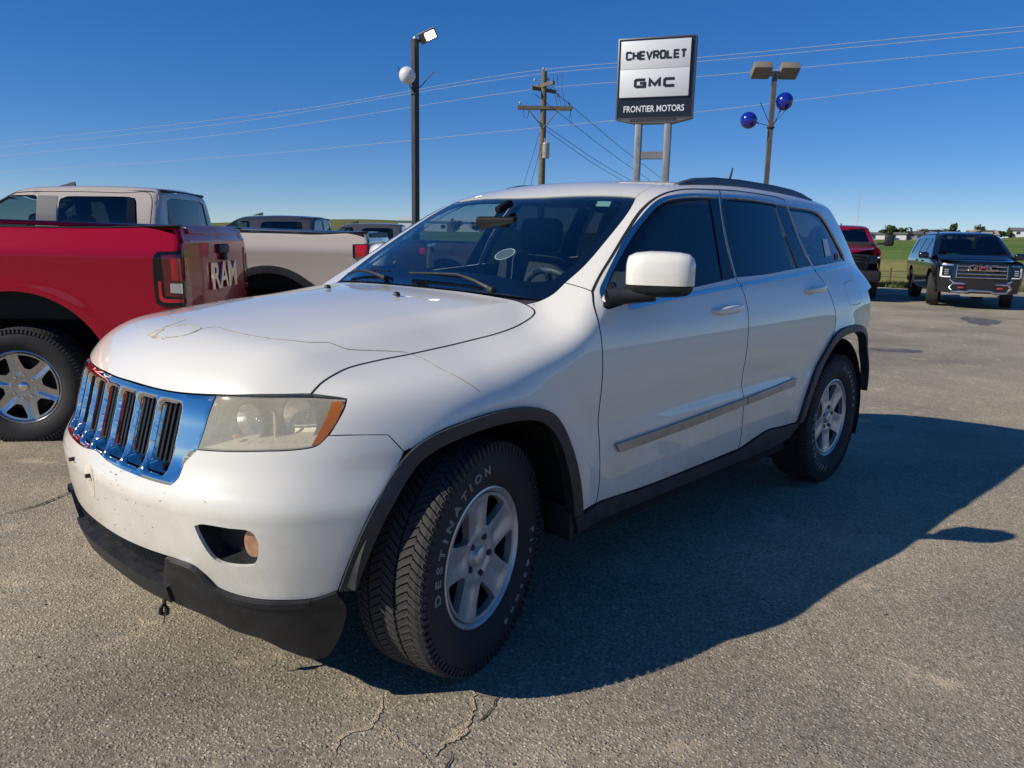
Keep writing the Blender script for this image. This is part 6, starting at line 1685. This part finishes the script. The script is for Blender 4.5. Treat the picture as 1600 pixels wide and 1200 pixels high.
# ------------------------------------------------------------------ lamp posts, sign, utility pole, wires, balloons
MPOLE = plain('bronze_pole', (.050, .045, .042), .5, .3, noise=.15, nscale=2)
MPOLE2 = plain('weathered_pole', (.125, .112, .095), .6, .2, noise=.2, nscale=2)
MFIX = plain('lamp_housing_tan', (.21, .185, .145), .6)
MLED = bpy.data.materials.new('lit_led'); MLED.use_nodes = True
_b = MLED.node_tree.nodes['Principled BSDF']; _b.inputs['Emission Color'].default_value = (1, .95, .85, 1); _b.inputs['Emission Strength'].default_value = 9.0
lx, ly = -11.36, -13.28; lz = float(lot_z(lx, ly))
lp = empty('lamp_post', (lx, ly, lz), R(48), 'tall dark square lamp post with one lit head, above the grey pickups', 'lamp post')
H1 = 6.25-lz
box('pole', (0, 0, H1/2), (.145, .145, H1), MPOLE, lp)
box('base', (0, 0, .25), (.45, .45, .5), plain('concrete', (.35, .34, .32), .9), lp)
box('pole_cap', (0, 0, H1+.02), (.10, .10, .06), MREFL, lp, bev=.02)
_X = (Vector((-.687, .727, 0))*math.cos(R(24)) + Vector((0, 0, math.sin(R(24))))).normalized()
_N = Vector((.70, .66, -.62)); _N = (_N-_X*_N.dot(_X)).normalized(); _Y = (-_N).cross(_X)
rt = Matrix((_X, _Y, -_N)).transposed()
_c0 = Vector((0, 0, H1-.06)) + _X*.36
hd = box('lamp_head', _c0, (.46, .27, .075), MFIX, lp, rt, bev=.012)
box('lamp_arm', Vector((0, 0, H1-.08)) + _X*.10, (.14, .07, .07), MPOLE, hd, rt)
box('led_panel', _c0 + _X*.06 + _N*.040, (.25, .18, .012), MLED, hd, rt)
def wl(o, pts): return [Vector(p)-Vector(o.location) for p in pts]
lp.rotation_euler = (0, 0, 0)
for ch in lp.children: pass
def loc_tube(name, pts, r, mat, par, seg=5):
    iv = Matrix.Rotation(-par.rotation_euler.z, 3, 'Z')
    return tube(name, [iv @ (Vector(p)-Vector(par.location)) for p in pts], r, mat, par, seg)
# banner whips
for e in ((-10.978, -13.504, 5.57), (-11.608, -12.812, 5.477), (-11.0, -13.15, 5.5)):
    wq = loc_tube('whip', [(-11.30, -13.22, 4.95), e], .012, MPOLE, lp)
loc_tube('strap', [(-11.36+.09*math.cos(a), -13.28+.09*math.sin(a), 4.93) for a in np.linspace(0, 2*PI, 13)], .02, MPOLE, lp)
lp.rotation_euler = (0, 0, 0)
def balloon(c, r, mat, label, tie, group='balloons on the lamp posts'):
    b = empty('balloon', c, 0, label, 'balloon', group)
    bm = bmesh.new(); bmesh.ops.create_uvsphere(bm, u_segments=36, v_segments=24, radius=r)
    d = (Vector(tie)-Vector(c)).normalized(); q = Vector((0, 0, -1)).rotation_difference(d)
    for v in bm.verts:
        z = v.co.z/r
        v.co.x *= 1-.10*max(0, -z)**2; v.co.y *= 1-.10*max(0, -z)**2; v.co.z *= 1.05
        v.co = q @ v.co
    bm_obj('skin', bm, mat, b, smooth=True)
    k = bmesh.new(); add_lathe(k, [(.0, 0), (.02, .0), (.012, .03), (.035, .06)], 12, 'Z')
    kq = Vector((0, 0, 1)).rotation_difference(d)
    for v in k.verts: v.co = kq @ (v.co+Vector((0, 0, r*1.03)))
    bm_obj('knot', k, mat, b, smooth=True)
    tube('tether', [d*(r*1.05), (Vector(tie)-Vector(c))], .010, MPOLE, b, 4)
    return b
MBALW = plain('white_balloon', (.78, .78, .77), .28, coat=.6); MBALB = plain('blue_balloon', (.006, .020, .30), .16, coat=1.0)
balloon((-11.08, -13.24, 5.337), .205, MBALW, 'round white balloon tied to the left lamp post', (-11.29, -13.21, 4.97))
p2x, p2y = -22.45, -8.97; p2z = float(lot_z(p2x, p2y))
l2_ = empty('lamp_post', (p2x, p2y, p2z), 0, 'weathered lamp post with two tan shoebox heads and blue balloons', 'lamp post')
H2 = 6.55-p2z
box('pole', (0, 0, H2/2), (.135, .135, H2), MPOLE2, l2_, Matrix.Rotation(R(40), 3, 'Z'))
box('base', (0, 0, .25), (.45, .45, .5), plain('concrete_base', (.35, .34, .32), .9), l2_)
ax = Vector((-.687, .727, 0)); rz2 = math.atan2(ax.y, ax.x)
for s in (-1, 1):
    hd = box('lamp_head', Vector((0, 0, H2+.20)) + ax*s*.43, (.58, .50, .24), MFIX, l2_, Matrix.Rotation(rz2, 3, 'Z') @ Matrix.Rotation(R(-32), 3, 'X'), bev=.015)
    box('lamp_arm', Vector((0, 0, H2+.10)) + ax*s*.10, (.24, .12, .14), MFIX, hd, Matrix.Rotation(rz2, 3, 'Z'))
    box('lamp_lens', Vector((0, 0, H2+.085)) + ax*s*.43 + Vector((.727, .687, 0))*.02, (.50, .42, .02), plain('lamp_lens', (.10, .12, .05), .3), hd, Matrix.Rotation(rz2, 3, 'Z') @ Matrix.Rotation(R(-32), 3, 'X'))
box('pole_collar', (0, 0, H2+.02), (.10, .10, .22), MFIX, l2_)
loc_tube('strap', [(p2x+.10*math.cos(a), p2y+.10*math.sin(a), 5.02) for a in np.linspace(0, 2*PI, 13)], .03, MPOLE, l2_)
for e in ((-22.09, -9.21, 5.767), (-22.75, -8.60, 5.62)): loc_tube('whip', [(p2x, p2y, 5.05), e], .012, MPOLE, l2_)
balloon((-21.9, -9.46, 5.22), .26, MBALB, 'shiny blue balloon hanging low, left of the two-headed lamp post', (p2x+.06, p2y-.06, 5.08))
balloon((-22.75, -8.72, 5.83), .27, MBALB, 'shiny blue balloon riding high against the two-headed lamp post', (p2x-.06, p2y+.06, 5.08))

# ---- dealership sign
sx_, sy_, sh_ = -19.959, -11.759, 2.008
szg = float(lot_z(sx_, sy_))
sg = empty('pylon_sign', (sx_, sy_, szg), sh_, 'dealership sign with white panels and black border on two grey posts', 'sign')
MSF = plain('sign_frame', (.12, .125, .135), .45, .4); MSB = plain('sign_black', (.008, .009, .012), .35, coat=.3); MSW = plain('sign_white', (.66, .68, .69), .45, coat=.2)
MST = plain('sign_text', (.010, .014, .018), .4)
z0 = 5.222-szg; Wd, Hd = 2.45, 2.454
# local x runs along the face; faces look along local -y or +y: choose the camera side
camv = (Vector((CAM_POS.x, CAM_POS.y, 0))-Vector((sx_, sy_, 0))); fy = -1 if (Matrix.Rotation(-sh_, 3, 'Z') @ camv).y < 0 else 1
cab_ = box('cabinet', (0, 0, z0+Hd/2), (Wd, .36, Hd), MSF, sg, bev=.02)
box('black_face', (0, fy*.185, z0+Hd/2), (Wd-.09, .012, Hd-.09), MSB, cab_)
def txt(body, name, size, bold, sx, zc, mat, width, space=1., yo=.262, par=None):
    V, Fc = text_mesh(body, size, bold=bold, extrude=.006, sx=sx, space=space, align='LEFT')
    V[:, 0] -= (V[:, 0].min()+V[:, 0].max())/2; V[:, 1] -= (V[:, 1].min()+V[:, 1].max())/2
    V[:, 0] *= width/(V[:, 0].max()-V[:, 0].min())
    k = -fy
    return mesh_obj(name, np.stack([k*V[:, 0], fy*(yo+V[:, 2]), zc+V[:, 1]], 1), Fc, mat, par or sg, smooth=False)
GLYPH = {'C': [[(1, .80), (1, .86), (.86, 1), (.14, 1), (0, .86), (0, .14), (.14, 0), (.86, 0), (1, .14), (1, .20)]], 'H': [[(0, 0), (0, 1)], [(1, 0), (1, 1)], [(0, .5), (1, .5)]],
 'E': [[(1, 1), (0, 1), (0, 0), (1, 0)], [(0, .5), (.92, .5)]], 'V': [[(-.05, 1), (.5, 0), (1.05, 1)]], 'R': [[(0, 0), (0, 1), (.86, 1), (1, .86), (1, .6), (.86, .46), (0, .46)], [(.52, .46), (1, 0)]],
 'O': [[(.5, 1), (.14, 1), (0, .86), (0, .14), (.14, 0), (.86, 0), (1, .14), (1, .86), (.86, 1), (.5, 1)]], 'L': [[(0, 1), (0, 0), (1, 0)]], 'T': [[(0, 1), (1, 1)], [(.5, 1), (.5, 0)]],
 'G': [[(1, 1), (.14, 1), (0, .86), (0, .14), (.14, 0), (1, 0), (1, .5), (.5, .5)]], 'M': [[(0, 0), (0, 1), (.5, .2), (1, 1), (1, 0)]], 'W': [], 'C2': [[(1, 1), (.14, 1), (0, .86), (0, .14), (.14, 0), (1, 0)]]}
def block_text(name, chars, cw, ch, gap, th, zc, mat, par, yo=.262, dep=.012, lean=0.):
    tot = len(chars)*cw+(len(chars)-1)*gap; k = -fy; bm = bmesh.new(); lay = 0
    for i, c in enumerate(chars):
        for st in GLYPH[c]:
            P = np.array([(-tot/2+i*(cw+gap)+th/2+a*(cw-th), -ch/2+th/2+b_*(ch-th)) for a, b_ in st])
            n = len(P); e = np.diff(P, axis=0); e /= np.linalg.norm(e, axis=1, keepdims=True); nn = np.stack([-e[:, 1], e[:, 0]], 1)
            off = np.zeros_like(P)
            off[0] = nn[0]; off[-1] = nn[-1]
            for j in range(1, n-1): m_ = nn[j-1]+nn[j]; m_ /= np.linalg.norm(m_); off[j] = m_/max(m_ @ nn[j], .5)
            lay += 1; yy = dep+.0006*(lay % 4)
            A = P+off*th/2; B = P-off*th/2
            va = [bm.verts.new((k*x, fy*(yo+yy), zc+z)) for x, z in A]; vb = [bm.verts.new((k*x, fy*(yo+yy), zc+z)) for x, z in B]
            wa = [bm.verts.new((k*x, fy*yo, zc+z)) for x, z in A]; wb = [bm.verts.new((k*x, fy*yo, zc+z)) for x, z in B]
            for j in range(n-1):
                bm.faces.new((va[j], va[j+1], vb[j+1], vb[j])); bm.faces.new((va[j], wa[j], wa[j+1], va[j+1])); bm.faces.new((vb[j], vb[j+1], wb[j+1], wb[j]))
            bm.faces.new((va[0], vb[0], wb[0], wa[0])); bm.faces.new((va[-1], wa[-1], wb[-1], vb[-1]))
    bmesh.ops.recalc_face_normals(bm, faces=bm.faces)
    return bm_obj(name, bm, mat, par)
zt_, zb_ = z0+Hd*.955, z0+Hd*.262; ph = (zt_-zb_)/2
p1_ = box('white_panel', (fy*.02, fy*.22, zt_-ph/2), (2.18, .08, ph-.006), MSW, sg, bev=.012)
p2_ = box('white_panel', (fy*.02, fy*.22, zb_+ph/2), (2.18, .08, ph-.006), MSW, sg, bev=.012)
block_text('lettering', ['C', 'H', 'E', 'V', 'R', 'O', 'L', 'E', 'T'],   .194, .262, .0195, .055, zt_-ph/2-.02, MST, p1_)
block_text('lettering', ['G', 'M', 'C2'], .385, .285, .075, .078, zb_+ph/2+.0, MST, p2_)
txt('FRONTIER MOTORS', 'lettering', .27, .005, 1.0, z0+.30, MSW, 1.92, yo=.196, par=sg)
bm = bmesh.new()
add_box(bm, (0, 0, z0-.05), (1.5, .34, .10)); bm_obj('sign_skirt', bm, MSF, sg)
bm = bmesh.new()
vs = [bm.verts.new((x, y, z)) for y in (-.17, .17) for x, z in ((-Wd/2, z0), (Wd/2, z0), (.62, z0-.14), (-.62, z0-.14))]
for f in ((0, 1, 2, 3), (7, 6, 5, 4), (0, 4, 5, 1), (1, 5, 6, 2), (2, 6, 7, 3), (3, 7, 4, 0)): bm.faces.new([vs[i] for i in f])
bmesh.ops.recalc_face_normals(bm, faces=bm.faces); bm_obj('sign_neck', bm, MSF, sg)
MSP = plain('galvanised_post', (.19, .195, .205), .45, .2, noise=.15, nscale=3)
for x in (-.47, .47): box('post', (x, 0, (z0-.1)/2), (.20, .30, z0-.1), MSP, sg, bev=.015)
for zc in (z0-1.12, z0-3.0): box('cross_member', (0, 0, zc), (.74, .24, .22), MSP, sg)

# ---- utility pole
ux, uy = -34.2, -29.1; uz = gz(ux, uy)
MWOOD = plain('weathered_wood', (.155, .125, .095), .9, noise=.35, nscale=6, bump=.3, bscale=40)
up = empty('utility_pole', (ux, uy, uz), 0, 'weathered wooden utility pole with crossarms and a grey transformer', 'utility pole')
HU = 11.15-uz
tube('pole', [(0, 0, 0), (0, 0, HU)], [.25, .165], MWOOD, up, 12)
ax = Vector((-.687, .727, 0)); vw = Vector((-.727, -.687, 0))
def arm(name, c, d, L, s, par=up):
    a = math.atan2(d.y, d.x); return box(name, c, (L, s[0], s[1]), MWOOD, par, Matrix.Rotation(a, 3, 'Z'))
for k in (-1, 1): arm('crossarm', Vector((0, 0, 9.08-uz)) + vw*.16*k + ax*.10, ax, 3.3, (.12, .19)); 
arm('crossarm', Vector((0, 0, 10.35-uz)) - vw*.2, (ax*.55-vw*.8).normalized(), 1.9, (.13, .20))
arm('crossarm', Vector((0, 0, 10.15-uz)) + vw*.2, (ax*.75+vw*.6).normalized(), 1.9, (.13, .20))
for s in (-1, 1): tube('brace', [Vector((0, 0, 7.9-uz)) - vw*.2, Vector((0, 0, 9.0-uz)) + ax*s*.95 - vw*.2], .035, MPOLE2, up, 5)
MINS = plain('insulator', (.35, .37, .38), .3, coat=.5)
for p in ((-.55, 10.55), (.25, 10.62), (-.05, 11.2), (.12, 11.15), (.85, 9.7), (-1.4, 9.25), (1.55, 9.25)):
    c_ = Vector((0, 0, p[1]-uz)) + ax*p[0]; tube('insulator', [c_, c_+Vector((0, 0, .06)), c_+Vector((0, 0, .14)), c_+Vector((0, 0, .19))], [.03, .07, .075, .03], MINS, up, 8)
tr = lathe('transformer', [(.0, 0), (.19, 0), (.215, .04), (.215, .82), (.225, .84), (.20, .90), (.0, .93)], plain('transformer_grey', (.40, .42, .42), .5, .2, noise=.12, nscale=5), up, 20, 'Z'); tr.location = Vector((0, 0, 6.15-uz)) + ax*.22 + Vector((.25, .22, 0))*.6
for k in (-.07, .09): tube('bushing', [Vector((k, 0, .9)), Vector((k*1.6, 0, 1.16))], [.045, .03], MINS, tr, 6)
for e in ((.5, 9.3), (.72, 9.25), (.95, 9.5)):
    a = Vector((0, 0, 11.0-uz)) + ax*e[0]*1.1; tube('jumper', [a, a+Vector((0, 0, -.9))+ax*.06, Vector((0, 0, 9.2-uz))+ax*(e[0]+.35)], .014, MPOLE, up, 4)
tube('jumper', [Vector((0, 0, 9.0-uz))-ax*1.2, Vector((0, 0, 8.5-uz))-ax*1.15, Vector((0, 0, 8.45-uz))-ax*.95, Vector((0, 0, 9.0-uz))-ax*.85], .018, MPOLE, up, 4)
tube('jumper', [Vector((0, 0, 9.0-uz))+ax*1.65, Vector((0, 0, 8.5-uz))+ax*1.6], .025, MPOLE, up, 4)

# ---- wires
MWIRE = plain('wire_bare', (.42, .40, .38), .6); MWIRED = plain('wire_dark', (.03, .03, .032), .6)
def wire(pts, r, mat, label, group):
    P = np.array(pts, float); a, b = P[0], P[-1]
    P = np.vstack([a+(a-P[1])*.35, P, b+(b-P[-2])*.8])
    Q = smooth_seg(P, 1.2)
    o = tube('power_line', [tuple(q) for q in Q], r, mat, None, 5)
    return tag(o, label, 'power line', group)
G = 'overhead lines through the utility pole'
wire([(-23.77, -104.61, 11.2), (-31.0, -52, 10.72), (-34.2, -29.13, 11.27), (-36.68, -20.27, 11.14), (-38.5, -13.77, 11.16), (-40.67, -6.03, 11.2)], .0125, MWIRE, 'topmost of the four bare overhead lines crossing the sky', G)
wire([(-23.75, -104.75, 10.67), (-30.0, -59, 10.33), (-34.2, -29.12, 11.04), (-36.68, -20.25, 10.93), (-40.68, -6.0, 11.0)], .0125, MWIRE, 'second overhead line from the top, close under the topmost', G)
wire([(-23.72, -105.0, 9.7), (-30.3, -57, 9.50), (-34.2, -29.09, 10.2), (-36.7, -20.2, 10.16), (-40.7, -5.92, 10.3)], .0125, MWIRE, 'third overhead line from the top, passing through the lamp heads height', G)
wire([(-23.65, -105.46, 7.9), (-30.3, -57, 7.64), (-34.21, -29.02, 7.97), (-36.73, -20.09, 8.33), (-40.74, -5.79, 9.19)], .0125, MWIRE, 'lowest overhead line, meeting the pole above the transformer', G)
G2 = 'service drops from the utility pole'
for a, b, lab in (((-35.077, -27.559, 9.112), (-53.146, -32.912, 6.514), 'dark service line slanting down from the crossarm tip'), ((-34.419, -28.172, 8.814), (-52.501, -33.524, 6.265), 'dark service line slanting down from under the crossarm'), ((-34.206, -28.042, 7.559), (-51.415, -34.666, 6.235), 'upper of the two dark lines slanting from the transformer'), ((-34.173, -28.004, 7.297), (-50.945, -35.161, 6.222), 'lower of the two dark lines slanting from the transformer')):
    wire([a, [(p+q)/2-(.12 if i == 2 else 0) for i, (p, q) in enumerate(zip(a, b))], b], .016, MWIRED, lab, G2)
for a, b, lab in (((-33.551, -28.752, 7.615), (-34.839, -31.084, 4.938), 'outer thin guy wire left of the utility pole'), ((-33.521, -28.584, 6.906), (-35.147, -30.759, 4.946), 'inner thin guy wire left of the utility pole')):
    A = Vector(a); B = Vector(b); d = (B-A); k = (gz(B.x, B.y)-A.z)/d.z
    tag(tube('guy_wire', [A, A+d*k], .013, MWIRED, None, 4), lab, 'wire', 'guy wires of the utility pole')
# ------------------------------------------------------------------ keep the tree at thing > part > sub-part
bpy.context.view_layer.update()
def depth(o):
    n = 1
    while o.parent: o = o.parent; n += 1
    return n
for o in [o for o in SC.objects if depth(o) > 3]:
    mw = o.matrix_world.copy(); a = o
    while depth(a) > 2: a = a.parent
    o.parent = a; o.matrix_parent_inverse = a.matrix_world.inverted(); o.matrix_basis = mw
